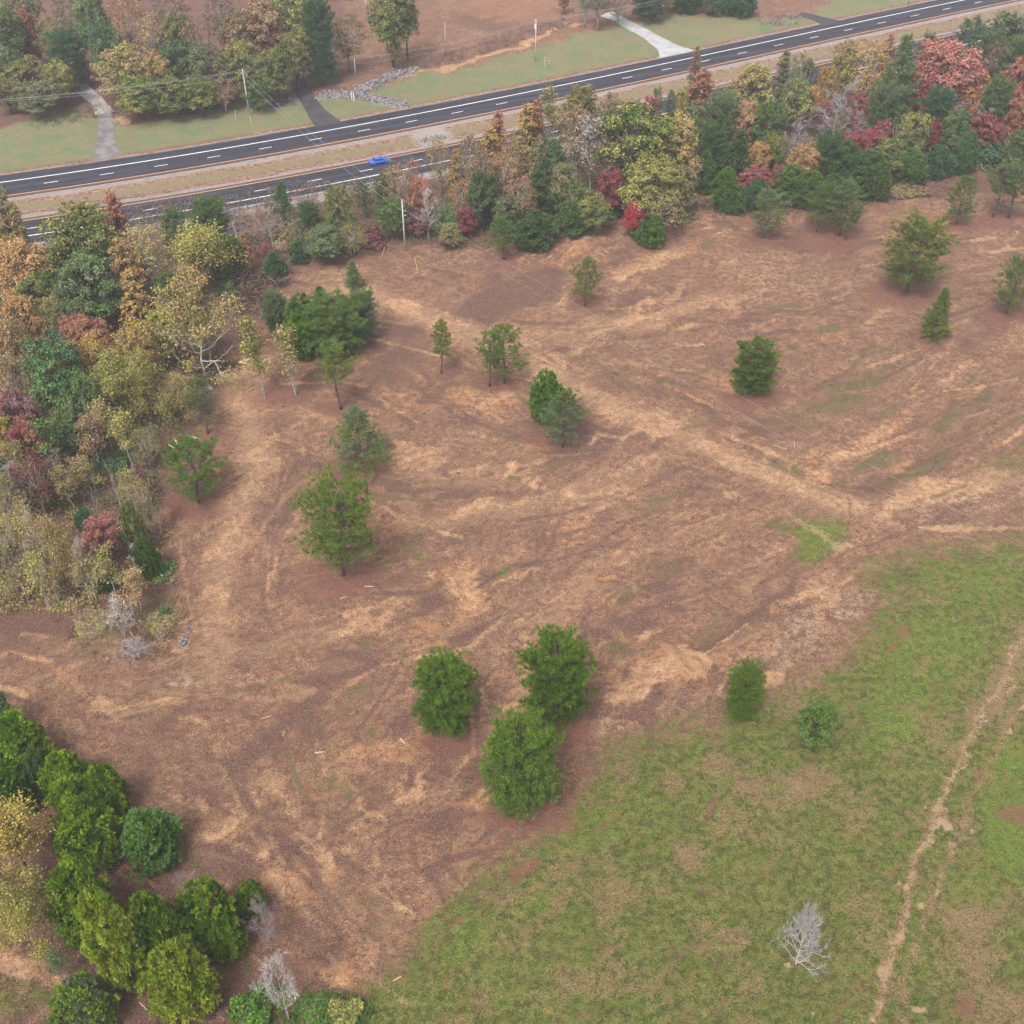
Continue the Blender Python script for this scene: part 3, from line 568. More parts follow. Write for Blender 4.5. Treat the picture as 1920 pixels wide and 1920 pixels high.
g = NT('soil')
a_ = g.attr('soil_a'); b_ = g.attr('soil_b')
sa = g.n.new('ShaderNodeSeparateColor'); g.l.new(a_.outputs['Color'], sa.inputs[0])
sb = g.n.new('ShaderNodeSeparateColor'); g.l.new(b_.outputs['Color'], sb.inputs[0])
W = dict(grass=sa.outputs[0], tan=sa.outputs[1], dark=sa.outputs[2], olive=a_.outputs['Alpha'], straw=sb.outputs[0], clay=sb.outputs[1], lawn=sb.outputs[2], gravel=b_.outputs['Alpha'])
sc_ = g.n.new('ShaderNodeSeparateXYZ'); g.l.new(g.attr('soil_c').outputs['Vector'], sc_.inputs[0])
W['track'] = sc_.outputs[0]; W['orange'] = sc_.outputs[1]; W['fresh'] = sc_.outputs[2]
n_big = g.noise(0.2, 5, 0.62); n_mid = g.noise(1.0, 7, 0.72); n_fine = g.noise(5.0, 4, 0.75)
n_mid2 = g.noise(0.55, 7, 0.72, dist=0.6); n_lo = g.noise(0.09, 4, 0.6)
streak = g.noise(1.0, 6, 0.72, g.mapping(math.radians(38), (0.22, 0.95, 1.0)), 0.9)
streak2 = g.noise(1.0, 6, 0.7, g.mapping(math.radians(-24), (0.25, 1.1, 1.0)), 1.2)
def edge(m, n, k=0.9, lo=0.36, hi=0.64):
    return g.step(g.math('MULTIPLY_ADD', g.math('SUBTRACT', n, 0.5), k, m), lo, hi)
mixn = g.math('ADD', g.math('MULTIPLY', n_mid, 0.65), g.math('MULTIPLY', n_fine, 0.35))
mixs = g.math('ADD', g.math('MULTIPLY', streak, 0.55), g.math('MULTIPLY', n_fine, 0.45))
mixs2 = g.math('ADD', g.math('MULTIPLY', streak2, 0.5), g.math('MULTIPLY', n_mid, 0.5))
blot = g.math('ADD', g.math('MULTIPLY', mixs, 0.35), g.math('MULTIPLY', mixn, 0.65))
n_pat = g.noise(0.34, 6, 0.68, dist=0.8)
soil = g.mix(g.step(blot, 0.42, 0.60), (0.138, 0.067, 0.045), (0.32, 0.172, 0.102))
soil = g.mix(g.math('MULTIPLY', g.step(n_pat, 0.54, 0.64), 0.55), soil, g.mix(g.step(n_fine, 0.36, 0.64), (0.24, 0.14, 0.075), (0.45, 0.28, 0.155)))
soil = g.mix(g.math('MULTIPLY', g.step(n_pat, 0.47, 0.39), 0.75), soil, g.mix(g.step(n_fine, 0.36, 0.64), (0.10, 0.052, 0.038), (0.25, 0.138, 0.085)))
soil = g.mix(g.math('MULTIPLY', g.step(n_mid2, 0.56, 0.66), 0.6), soil, (0.19, 0.135, 0.07))
soil = g.mix(g.math('MULTIPLY', g.step(n_fine, 0.55, 0.68), 0.6), soil, (0.47, 0.30, 0.19))
soil = g.mix(g.math('MULTIPLY', g.step(n_fine, 0.46, 0.34), 0.65), soil, (0.065, 0.035, 0.026))
ora = g.mix(g.step(mixn, 0.38, 0.62), (0.25, 0.112, 0.055), (0.46, 0.245, 0.115))
col = g.mix(g.math('MULTIPLY', edge(W['orange'], mixn, 2.8, 0.3, 1.0), 0.8), soil, ora)
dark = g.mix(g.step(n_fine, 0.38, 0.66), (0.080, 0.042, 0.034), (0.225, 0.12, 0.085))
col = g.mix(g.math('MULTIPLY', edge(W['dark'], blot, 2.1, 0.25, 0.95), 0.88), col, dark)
trk = g.mix(g.step(mixs, 0.36, 0.66), (0.27, 0.155, 0.088), (0.40, 0.245, 0.142))
col = g.mix(g.math('MULTIPLY', edge(W['track'], blot, 1.8, 0.3, 1.05), 0.75), col, trk)
tan = g.mix(g.step(mixn, 0.38, 0.64), (0.31, 0.168, 0.092), (0.57, 0.35, 0.19))
tan = g.mix(g.math('MULTIPLY', g.step(n_fine, 0.45, 0.34), 0.6), tan, (0.2, 0.105, 0.06))
col = g.mix(g.math('MULTIPLY', edge(W['tan'], blot, 2.4, 0.3, 1.05), 0.88), col, tan)
olive = g.mix(n_fine, (0.06, 0.056, 0.022), (0.19, 0.155, 0.068))
col = g.mix(g.math('MULTIPLY', edge(W['olive'], mixn, 3.2, 0.42, 0.9), 0.85), col, olive)
straw = g.mix(g.step(mixn, 0.34, 0.66), (0.22, 0.14, 0.09), (0.46, 0.32, 0.21))
col_s = g.mix(g.math('MULTIPLY', edge(W['straw'], mixn, 3.8, 0.35, 1.1), 0.72), col, straw)
gr = g.mix(g.step(mixn, 0.41, 0.59), (0.046, 0.060, 0.009), (0.155, 0.168, 0.036))
gr = g.mix(g.math('MULTIPLY', g.step(n_mid2, 0.46, 0.62), 0.6), gr, g.mix(g.step(n_fine, 0.38, 0.62), (0.055, 0.095, 0.009), (0.14, 0.19, 0.028)))
gr = g.mix(g.math('MULTIPLY', edge(W['fresh'], mixn, 2.4, 0.2, 1.25), 0.75), gr, g.mix(g.step(n_fine, 0.36, 0.64), (0.075, 0.130, 0.009), (0.165, 0.25, 0.024)))
gr = g.mix(g.math('MULTIPLY', g.step(n_fine, 0.55, 0.66), 0.5), gr, (0.27, 0.225, 0.10))
gr = g.mix(g.math('MULTIPLY', g.step(n_fine, 0.44, 0.36), 0.5), gr, (0.05, 0.045, 0.018))
gr = g.mix(g.math('MULTIPLY', g.step(streak, 0.53, 0.64), 0.6), gr, (0.215, 0.13, 0.06))
gr = g.mix(g.math('MULTIPLY', g.step(mixs2, 0.54, 0.65), 0.45), gr, (0.20, 0.16, 0.055))
gr = g.mix(g.math('MULTIPLY', edge(W['straw'], mixn, 2.6, 0.25, 1.0), 0.82), gr, g.mix(g.step(n_fine, 0.38, 0.64), (0.12, 0.078, 0.034), (0.34, 0.22, 0.115)))
col = g.mix(edge(W['grass'], g.math('ADD', g.math('MULTIPLY', mixn, 0.6), g.math('MULTIPLY', n_mid2, 0.4)), 3.4, 0.3, 0.9), col_s, gr)
col = g.mix(g.math('MULTIPLY', edge(g.math('MULTIPLY', W['tan'], W['grass']), mixn, 2.8, 0.2, 1.0), 0.8), col, g.mix(n_fine, (0.26, 0.165, 0.09), (0.58, 0.39, 0.24)))
lawn = g.mix(g.step(n_big, 0.38, 0.62), (0.20, 0.18, 0.09), (0.13, 0.175, 0.075))
lawn = g.mix(g.math('MULTIPLY', g.step(n_lo, 0.44, 0.6), 0.5), lawn, (0.185, 0.16, 0.085))
lawn = g.mix(g.math('MULTIPLY', edge(W['straw'], n_mid2, 1.4, 0.2, 0.9), 0.8), lawn, (0.25, 0.175, 0.11))
lawn = g.mix(g.math('MULTIPLY', g.step(n_mid, 0.5, 0.64), 0.4), lawn, (0.25, 0.205, 0.11))
col = g.mix(edge(W['lawn'], mixn, 0.8, 0.35, 0.65), col, lawn)
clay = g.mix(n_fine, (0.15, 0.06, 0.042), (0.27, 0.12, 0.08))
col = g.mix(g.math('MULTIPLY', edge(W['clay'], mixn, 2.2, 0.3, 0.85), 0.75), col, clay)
grav = g.mix(n_fine, (0.23, 0.195, 0.18), (0.43, 0.375, 0.345))
col = g.mix(g.math('MULTIPLY', edge(W['gravel'], mixn, 1.8, 0.3, 0.85), 0.88), col, grav)
vor = g.n.new('ShaderNodeTexVoronoi'); vor.inputs['Scale'].default_value = 2.6; g.l.new(g.pos(), vor.inputs['Vector'])
sp = g.n.new('ShaderNodeSeparateColor'); g.l.new(vor.outputs['Color'], sp.inputs[0])
chip = g.math('MULTIPLY', g.math('LESS_THAN', vor.outputs['Distance'], g.math('MULTIPLY', sp.outputs[1], 0.3)), g.math('GREATER_THAN', g.math('ADD', sp.outputs[0], g.math('MULTIPLY', g.math('SUBTRACT', n_big, 0.5), 1.6)), 0.86))
nog = g.math('SUBTRACT', 1.0, g.math('MAXIMUM', W['lawn'], g.math('MULTIPLY', W['grass'], 0.75)), clamp=True)
col = g.mix(g.math('MULTIPLY', g.math('MULTIPLY', chip, nog), 0.6), col, g.mix(sp.outputs[2], (0.26, 0.15, 0.10), (0.55, 0.40, 0.29)))
g.base(col); g.rough(0.95)
g.bump(g.math('ADD', g.math('MULTIPLY', n_mid, 0.9), g.math('MULTIPLY', n_fine, 0.45)), 1.0, 0.7)
ground = link('ground', g_me, g.m)
tag(ground, 'cleared red brown dirt merging into green pasture and mown roadside verges', 'ground', kind='structure')

# ------------------------------------------------------------------ highway, markings, drives
def ribbon(name, S0, S1, t0, t1, z, mat, parent=None, step=3.0, jit=0.0, seed=1):
    n = max(2, int((S1 - S0) / step)); V = []; rnd = random.Random(seed)
    for k in range(n + 1):
        s = S0 + (S1 - S0) * k / n
        for tt in (t0, t1):
            x, y = road_xy(s, tt + rnd.uniform(-jit, jit)); V.append((x, y, z))
    F = [(2 * k, 2 * k + 2, 2 * k + 3, 2 * k + 1) for k in range(n)]
    if t1 < t0: F = [f[::-1] for f in F]
    return link(name, mesh_np(name, V, np.array(F), 4), mat, parent)
def asphalt(name, c, c2, streaky=True):
    t = NT(name)
    n1 = t.noise(0.35, 4, 0.6); n2 = t.noise(6.0, 3, 0.7)
    k = t.mix(t.step(n1, 0.35, 0.65), c, c2)
    if streaky:
        st = t.noise(1.0, 3, 0.6, t.mapping(ROAD_AZ + 0.03, (0.02, 0.8, 1.0)))
        k = t.mix(t.math('MULTIPLY', t.step(st, 0.42, 0.66), 0.7), k, tuple(x * 2.1 for x in c2))
    t.base(t.mix(t.math('MULTIPLY', t.step(n2, 0.5, 0.8), 0.3), k, tuple(x * 1.8 for x in c2))); t.rough(0.85)
    return t.m
M_ASPH = asphalt('asphalt', (0.017, 0.017, 0.024), (0.025, 0.025, 0.034))
M_WHITE = plain('road_paint_white', (0.72, 0.72, 0.72), 0.12, 2.0)
M_YEL = plain('road_paint_yellow', (0.62, 0.3, 0.1), 0.15, 2.0)
M_RUM = plain('rumble_strip', (0.085, 0.055, 0.055), 0.3, 3.0)
far_road = ribbon('road', -190, 420, -4.75, 7.1, 0.03, M_ASPH, jit=0.07)
tag(far_road, 'far carriageway of the dark asphalt highway beside the mown lawns', 'road', kind='structure')
near_road = ribbon('road', -190, 420, -27.2, -15.6, 0.03, M_ASPH, jit=0.07, seed=2)
tag(near_road, 'near carriageway of the dark asphalt highway carrying the blue car', 'road', kind='structure')
for rd, tw, ty, td, s0, tr in ((far_road, 3.5, -3.59, 0.0, -12.81, -4.2), (near_road, -23.81, -16.68, -20.58, 6.54, -16.15)):
    tag(ribbon('edge_line', -190, 420, tw - 0.13, tw + 0.13, 0.045, M_WHITE, rd), kind='structure')
    tag(ribbon('centre_line', -190, 420, ty - 0.12, ty + 0.12, 0.045, M_YEL, rd), kind='structure')
    tag(ribbon('rumble_strip', -190, 420, tr - 0.3, tr + 0.3, 0.04, M_RUM, rd), kind='structure')
    for k in range(-4, 24):
        s = s0 + 12.19 * k
        if -75 < s < 300: tag(ribbon('lane_dash', s - 1.55, s + 1.55, td - 0.09, td + 0.09, 0.045, M_WHITE, rd, 1.6), kind='structure')
def drive(name, pts, widths, mat, label, z=0.022, sub=6):
    """a lane following the given pixel centre line, widths in metres"""
    w = [at(*p) for p in pts]; C = []; R = []
    for i in range(len(w) - 1):
        p0, p1, p2, p3 = w[max(i - 1, 0)], w[i], w[i + 1], w[min(i + 2, len(w) - 1)]
        for k in range(sub):
            q = k / sub
            C.append(0.5 * (2 * p1 + (p2 - p0) * q + (2 * p0 - 5 * p1 + 4 * p2 - p3) * q * q + (3 * p1 - p0 - 3 * p2 + p3) * q ** 3))
            R.append(widths[i] * (1 - q) + widths[i + 1] * q)
    C.append(w[-1]); R.append(widths[-1])
    V = []; rnd = random.Random(len(pts)); cols = 5
    for i, c in enumerate(C):
        d = C[min(i + 1, len(C) - 1)] - C[max(i - 1, 0)]; d /= np.linalg.norm(d)
        nrm = np.array([-d[1], d[0], 0])
        for j in range(cols):
            e = (j / (cols - 1) - 0.5) * R[i] + (rnd.uniform(-0.15, 0.15) if j in (0, cols - 1) else 0)
            p = c + nrm * e
            V.append((p[0], p[1], max(gz(p[0], p[1]) + 0.03 + z, z)))
    F = []
    for i in range(len(C) - 1):
        for j in range(cols - 1):
            a = i * cols + j
            F.append((a, a + cols, a + cols + 1, a + 1))
    o = link(name, mesh_np(name, V, np.array(F)[:, ::-1], 4, True), mat)
    o.data.flip_normals()
    return tag(o, label, 'driveway', kind='structure')
M_DRIVE_OLD = asphalt('worn_drive', (0.10, 0.092, 0.095), (0.175, 0.162, 0.16), False)
M_DRIVE_GRAVEL = asphalt('gravel_drive', (0.19, 0.165, 0.155), (0.28, 0.245, 0.235), False)
M_DRIVE_DARK = asphalt('dark_drive', (0.035, 0.032, 0.036), (0.055, 0.05, 0.053), False)
M_CONC = asphalt('pale_concrete', (0.25, 0.245, 0.245), (0.34, 0.335, 0.335), False)
drive('driveway', [(200, 297), (198, 270), (199, 240), (196, 212)], [6.5, 4.2, 3.6, 3.4], M_DRIVE_OLD, 'worn grey asphalt apron of the leftmost drive crossing the lawn')
drive('driveway', [(197, 213), (183, 192), (160, 172), (143, 152), (138, 138)], [4.6, 3.6, 4.2, 3.6, 3.0], M_DRIVE_GRAVEL, 'pale gravel drive curving up into the woods to the small shed', 0.03)
drive('driveway', [(617, 235), (592, 208), (572, 178), (556, 152), (548, 130), (552, 110)], [7.0, 4.6, 4.2, 4.6, 4.6, 4.0], M_DRIVE_DARK, 'dark asphalt drive climbing past the riprap ditch under trees')
drive('driveway', [(1272, 102), (1250, 88), (1215, 67), (1175, 47), (1135, 29)], [12.0, 6.5, 4.6, 4.2, 4.0], M_CONC, 'pale concrete drive with flared apron meeting the far carriageway')
drive('driveway', [(1560, 44), (1530, 34), (1500, 26)], [7.0, 4.2, 4.0], M_DRIVE_DARK, 'short dark drive stub at the top right beside purple brush', 0.026)
# ------------------------------------------------------------------ plant shapes (each built once, then shared)
def unit(v):
    return v / np.maximum(np.linalg.norm(v, axis=-1, keepdims=True), 1e-9)
def cards(P, Nn, Ls, Ws, rng, flop=0.6):
    """diamond leaf sprays: centre P, facing Nn, half length Ls, half width Ws"""
    n = len(P)
    Nn = unit(Nn + rng.normal(0, flop, (n, 3)))
    t = unit(np.cross(Nn, rng.normal(0, 1, (n, 3)))); b = np.cross(Nn, t)
    Ls = np.reshape(Ls, (-1, 1)) * np.ones((n, 1)); Ws = np.reshape(Ws, (-1, 1)) * np.ones((n, 1))
    bend = Nn * Ls * 0.25
    V = np.stack([P + t * Ls - bend, P + b * Ws, P - t * Ls - bend, P - b * Ws], 1).reshape(-1, 3)
    return V, np.arange(4 * n).reshape(n, 4)
def blades(P, D, Ls, Ws, rng):
    """narrow triangles from P along D"""
    n = len(P); D = unit(D)
    s = unit(np.cross(D, rng.normal(0, 1, (n, 3))))
    Ls = np.reshape(Ls, (-1, 1)); Ws = np.reshape(Ws, (-1, 1))
    V = np.stack([P - s * Ws, P + s * Ws, P + D * Ls], 1).reshape(-1, 3)
    return V, np.arange(3 * n).reshape(n, 3)
def sphere_dirs(n, rng): return unit(rng.normal(0, 1, (n, 3)))
class Plant:
    def __init__(s, kind, wood, leaf_v, leaf_f, per, tone, h, w):
        s.kind = kind; s.h, s.w = h, w
        s.wood = wood.mesh(kind + '_trunk', True)
        s.leaf = mesh_np(kind + '_crown', leaf_v, leaf_f, per, False, [('tone', 'FLOAT_VECTOR', 'FACE', tone)])
def measure(V):
    r = np.hypot(V[:, 0], V[:, 1])
    return float(np.percentile(V[:, 2], 99.7)), 2 * float(np.percentile(r, 97))

def oak(seed, h=14.0, w=10.0, f0=0.16, lobes=30, clumps=26, leaves=24, ls=0.195, kind='broadleaf', taper=0.0, gap=0.0):
    rng = np.random.default_rng(seed); wood = MB()
    cz = h * (1 + f0) / 2; b = h * (1 - f0) / 2
    C = [];
    for k in range(lobes):
        t = (k + 0.5) / lobes; z = -0.75 + 1.65 * t
        az = k * 2.4 + rng.uniform(-0.5, 0.5)
        rr = math.sqrt(max(0.06, 1 - min(1, abs(z)) ** 2)) * rng.uniform(0.45, 0.86) * (1 - taper * max(0, t - 0.1))
        C.append((math.cos(az) * rr * w / 2, math.sin(az) * rr * w / 2, cz + z * b * 0.78))
    C.append((0, 0, cz + b * 0.62)); C = np.array(C)
    R = rng.uniform(0.24, 0.44, len(C)) * w / 2 * np.where(C[:, 2] > cz, 0.9, 1.0)
    if taper: R *= (1.15 - 0.55 * (C[:, 2] - f0 * h) / h)
    top = np.array([rng.uniform(-.4, .4), rng.uniform(-.4, .4), h * 0.72])
    wood.tube([(0, 0, -0.4), (0.05, 0, h * 0.2), top * [0.4, 0.4, 0.6], top], [0.022 * h, 0.017 * h, 0.012 * h, 0.004 * h], 7)
    for c in C:
        z0 = rng.uniform(0.18, 0.5) * h; s = np.array([top[0] * z0 / h, top[1] * z0 / h, min(z0, c[2] * 0.75)])
        wood.tube([s, s * 0.5 + c * 0.5 + [0, 0, -0.04 * h], c], [0.008 * h, 0.005 * h, 0.002 * h], 4)
    Vs, Ts = [], []
    for c, r in zip(C, R):
        nc = int(clumps * (r / (0.36 * w / 2)) ** 2)
        d = sphere_dirs(nc, rng); d[:, 2] = np.where(d[:, 2] < -0.45, -d[:, 2], d[:, 2])
        cc = c + d * r * rng.uniform(0.45, 1.15, (nc, 1)) * [1, 1, 0.85]
        lobe_tone = rng.uniform(-0.3, 0.3)
        for q, dd in zip(cc, d):
            if rng.random() < gap: continue
            m = int(leaves * rng.uniform(0.6, 1.4)); rad = rng.uniform(0.4, 0.8) * w / 10
            p = q + rng.normal(0, 0.5, (m, 3)) * rad * [1, 1, 0.7]
            V, F = cards(p, dd + np.array([0, 0, 0.5]), ls * rng.uniform(0.7, 1.25, m), ls * 0.62 * rng.uniform(0.7, 1.2, m), rng)
            Vs.append(V)
            ct = np.clip(0.5 + lobe_tone + rng.normal(0, 0.2) + 0.25 * (q[2] - cz) / b, 0, 1)
            Ts.append(np.stack([np.clip(ct + rng.normal(0, 0.1, m), 0, 1), rng.random(m), np.full(m, q[2] / h)], 1))
    V = np.concatenate(Vs); T = np.concatenate(Ts)
    hh, ww = measure(V)
    return Plant(kind, wood, V, np.arange(len(V)).reshape(-1, 4), 4, T, hh, ww)

def branching(wood, rng, h, w, n_main=9, levels=4, r0=0.16, f0=0.2, up=0.5, sides=4, tips=None, stems=1, wig=0.25):
    def grow(p, d, Lg, r, lv):
        n = 3; pts = [p]; q = p.copy(); dd = d.copy()
        for k in range(n):
            dd = unit(dd + rng.normal(0, wig * 0.5, 3) + np.array([0, 0, 0.06])); q = q + dd * Lg / n; pts.append(q.copy())
        wood.tube(pts, [r, r * 0.85, r * 0.7, r * 0.5], sides if lv > 1 else 3, False)
        if lv <= 0:
            if tips is not None: tips.append((q, dd))
            return
        for k in range(rng.integers(2, 4)):
            i = rng.integers(1, n + 1); nd = unit(dd + rng.normal(0, 0.55, 3))
            grow(pts[i], nd, Lg * rng.uniform(0.5, 0.8), r * 0.55, lv - 1)
        if tips is not None: tips.append((q, dd))
    for s in range(stems):
        off = np.array([rng.uniform(-1, 1), rng.uniform(-1, 1), 0]) * (0 if stems == 1 else 0.05 * w)
        lean = np.array([rng.uniform(-1, 1), rng.uniform(-1, 1), 0]) * (0.03 if stems == 1 else 0.22)
        tp = [off + np.array([0, 0, -0.4])]
        for k in range(1, 7):
            z = h * 0.9 * k / 6; tp.append(off + lean * z + np.array([rng.normal(0, 0.012 * h), rng.normal(0, 0.012 * h), z]))
        wood.tube(tp, [r0 * (1 - 0.14 * k) for k in range(7)], 6, False)
        for k in range(n_main):
            t = f0 + (0.92 - f0) * (k + rng.random()) / n_main
            i = min(5, int(t / 0.9 * 6)); fr = t / 0.9 * 6 - i; p = tp[i] * (1 - fr) + tp[min(6, i + 1)] * fr
            az = k * 2.4 + rng.uniform(-.5, .5); e = up + 0.5 * t + rng.uniform(-0.2, 0.2)
            d = np.array([math.cos(az) * math.cos(e), math.sin(az) * math.cos(e), math.sin(e)])
            Lg = w * 0.36 * (1.15 - 0.75 * t) * rng.uniform(0.75, 1.2)
            grow(p, d, Lg, r0 * (0.55 - 0.35 * t), levels - 1)

def bare(seed, h=10.0, w=6.5, levels=4, n_main=11, f0=0.12, up=0.35, r0=0.17, stems=1, kind='bare', twigs=10):
    rng = np.random.default_rng(seed); wood = MB(); tips = []
    branching(wood, rng, h, w, n_main, levels, r0, f0, up, 4, tips, stems)
    P = np.array([t[0] for t in tips]); D = np.array([t[1] for t in tips])
    n = len(P); k = max(1, int(twigs))
    P = np.repeat(P, k, 0) + rng.normal(0, 0.05, (n * k, 3)); D = np.repeat(D, k, 0) + rng.normal(0, 0.55, (n * k, 3))
    V, F = blades(P, D, rng.uniform(0.35, 0.95, n * k) * w / 6.5, np.full(n * k, 0.014 * w / 6.5), rng)
    T = np.stack([rng.random(len(P)), rng.random(len(P)), P[:, 2] / h], 1)
    hh, ww = measure(V)
    return Plant(kind, wood, V, F, 3, T, hh, ww)

def airy(seed, h=11.0, w=7.0, stems=1, n_main=11, f0=0.3, per=11, ls=0.24, up=0.6, levels=3, r0=0.13, kind='airy', spread=0.42):
    rng = np.random.default_rng(seed); wood = MB(); tips = []
    branching(wood, rng, h, w, n_main, levels, r0, f0, up, 4, tips, stems, 0.3)
    Vs, Ts = [], []
    for q, d in tips:
        m = int(per * rng.uniform(0.4, 1.6)); p = q + rng.normal(0, spread, (m, 3)) * [1, 1, 0.75]
        V, F = cards(p, np.array([0, 0, 0.8]) + d * 0.3, ls * rng.uniform(0.7, 1.3, m), ls * 0.6 * rng.uniform(0.7, 1.2, m), rng, 0.8)
        Vs.append(V); c = np.clip(rng.normal(0.5, 0.25) + 0.3 * (q[2] / h - 0.6), 0, 1)
        Ts.append(np.stack([np.clip(c + rng.normal(0, 0.12, m), 0, 1), rng.random(m), np.full(m, q[2] / h)], 1))
    V = np.concatenate(Vs); T = np.concatenate(Ts); hh, ww = measure(V)
    return Plant(kind, wood, V, np.arange(len(V)).reshape(-1, 4), 4, T, hh, ww)

def pine(seed, h=12.0, w=7.5, f0=0.22, whorls=15, per=5, tufts=9, nb=24, bl=0.46, bw=0.03, shape='round', kind='pine', droop=0.0, keep=1.0):
    rng = np.random.default_rng(seed); wood = MB()
    lean = rng.normal(0, 0.02, 2)
    def tr(z): return np.array([lean[0] * z + 0.12 * math.sin(z * 0.7 + seed), lean[1] * z + 0.1 * math.cos(z * 0.6), z])
    zs = np.linspace(-0.4, h * 0.97, 9)
    wood.tube([tr(z) for z in zs], [max(0.02, 0.0165 * h * (1 - 0.9 * max(0, z) / h)) for z in zs], 7)
    PP, DD, TT = [], [], []
    for k in range(whorls):
        t = (k + rng.uniform(0, 0.6)) / whorls; z = h * (f0 + (0.965 - f0) * t)
        if shape == 'round': L0 = w / 2 * (max(0.05, math.sin(math.pi * (0.22 + 0.74 * t))) ** 0.7)
        elif shape == 'dome': L0 = w / 2 * (0.8 + 0.2 * t / 0.35 if t < 0.35 else max(0.12, 1 - ((t - 0.35) / 0.68) ** 2.6) ** 0.5)
        elif shape == 'cone': L0 = w / 2 * (1.02 - 0.9 * t) ** 0.85
        else: L0 = w / 2 * (max(0.05, math.sin(math.pi * (0.1 + 0.86 * t))) ** 0.6)
        el0 = math.radians(-4 + 34 * t) if shape == 'dome' else math.radians(-6 - droop + 62 * t ** 1.2)
        for j in range(per if t < 0.9 else 3):
            if rng.random() > keep: continue
            az = k * 1.9 + j * 2 * math.pi / per + rng.uniform(-.45, .45)
            Lg = L0 * rng.uniform(0.62, 1.12); el = el0 + rng.uniform(-0.2, 0.2)
            d = np.array([math.cos(az) * math.cos(el), math.sin(az) * math.cos(el), math.sin(el)]); p0 = tr(z)
            pts = [p0 + d * Lg * s + np.array([0, 0, 0.16 * Lg * s * s]) for s in (0, 0.35, 0.7, 1.0)]
            wood.tube(pts, [0.006 * h * (1.1 - t), 0.0045 * h * (1.1 - t), 0.003 * h * (1.1 - t), 0.0012 * h], 4, False)
            nt = max(3, int(tufts * Lg / (w / 2)))
            bt = rng.normal(0.5, 0.2)
            side = np.array([-math.sin(az), math.cos(az), 0.0])
            for q in range(nt):
                s = 0.38 + 0.64 * (q + rng.random()) / nt
                off = rng.uniform(-1, 1) * 0.30 * Lg * (1.15 - 0.6 * s)
                c = p0 + d * Lg * s + np.array([0, 0, 0.16 * Lg * s * s + rng.uniform(-0.05, 0.25)]) + side * off
                n = int(nb * rng.uniform(0.7, 1.3))
                dirs = unit(sphere_dirs(n, rng) + (d + np.array([0, 0, 0.45])) * 0.75)
                PP.append(c + rng.normal(0, 0.09, (n, 3))); DD.append(dirs)
                TT.append(np.stack([np.clip(np.full(n, bt + 0.35 * (t - 0.5)) + rng.normal(0, 0.1), 0, 1), rng.random(n), np.full(n, c[2] / h)], 1))
    P = np.concatenate(PP); D = np.concatenate(DD); T = np.concatenate(TT)
    V, F = blades(P, D, bl * rng.uniform(0.7, 1.2, len(P)), bw * rng.uniform(0.8, 1.3, len(P)), rng)
    hh, ww = measure(V)
    return Plant(kind, wood, V, F, 3, T, hh, ww)

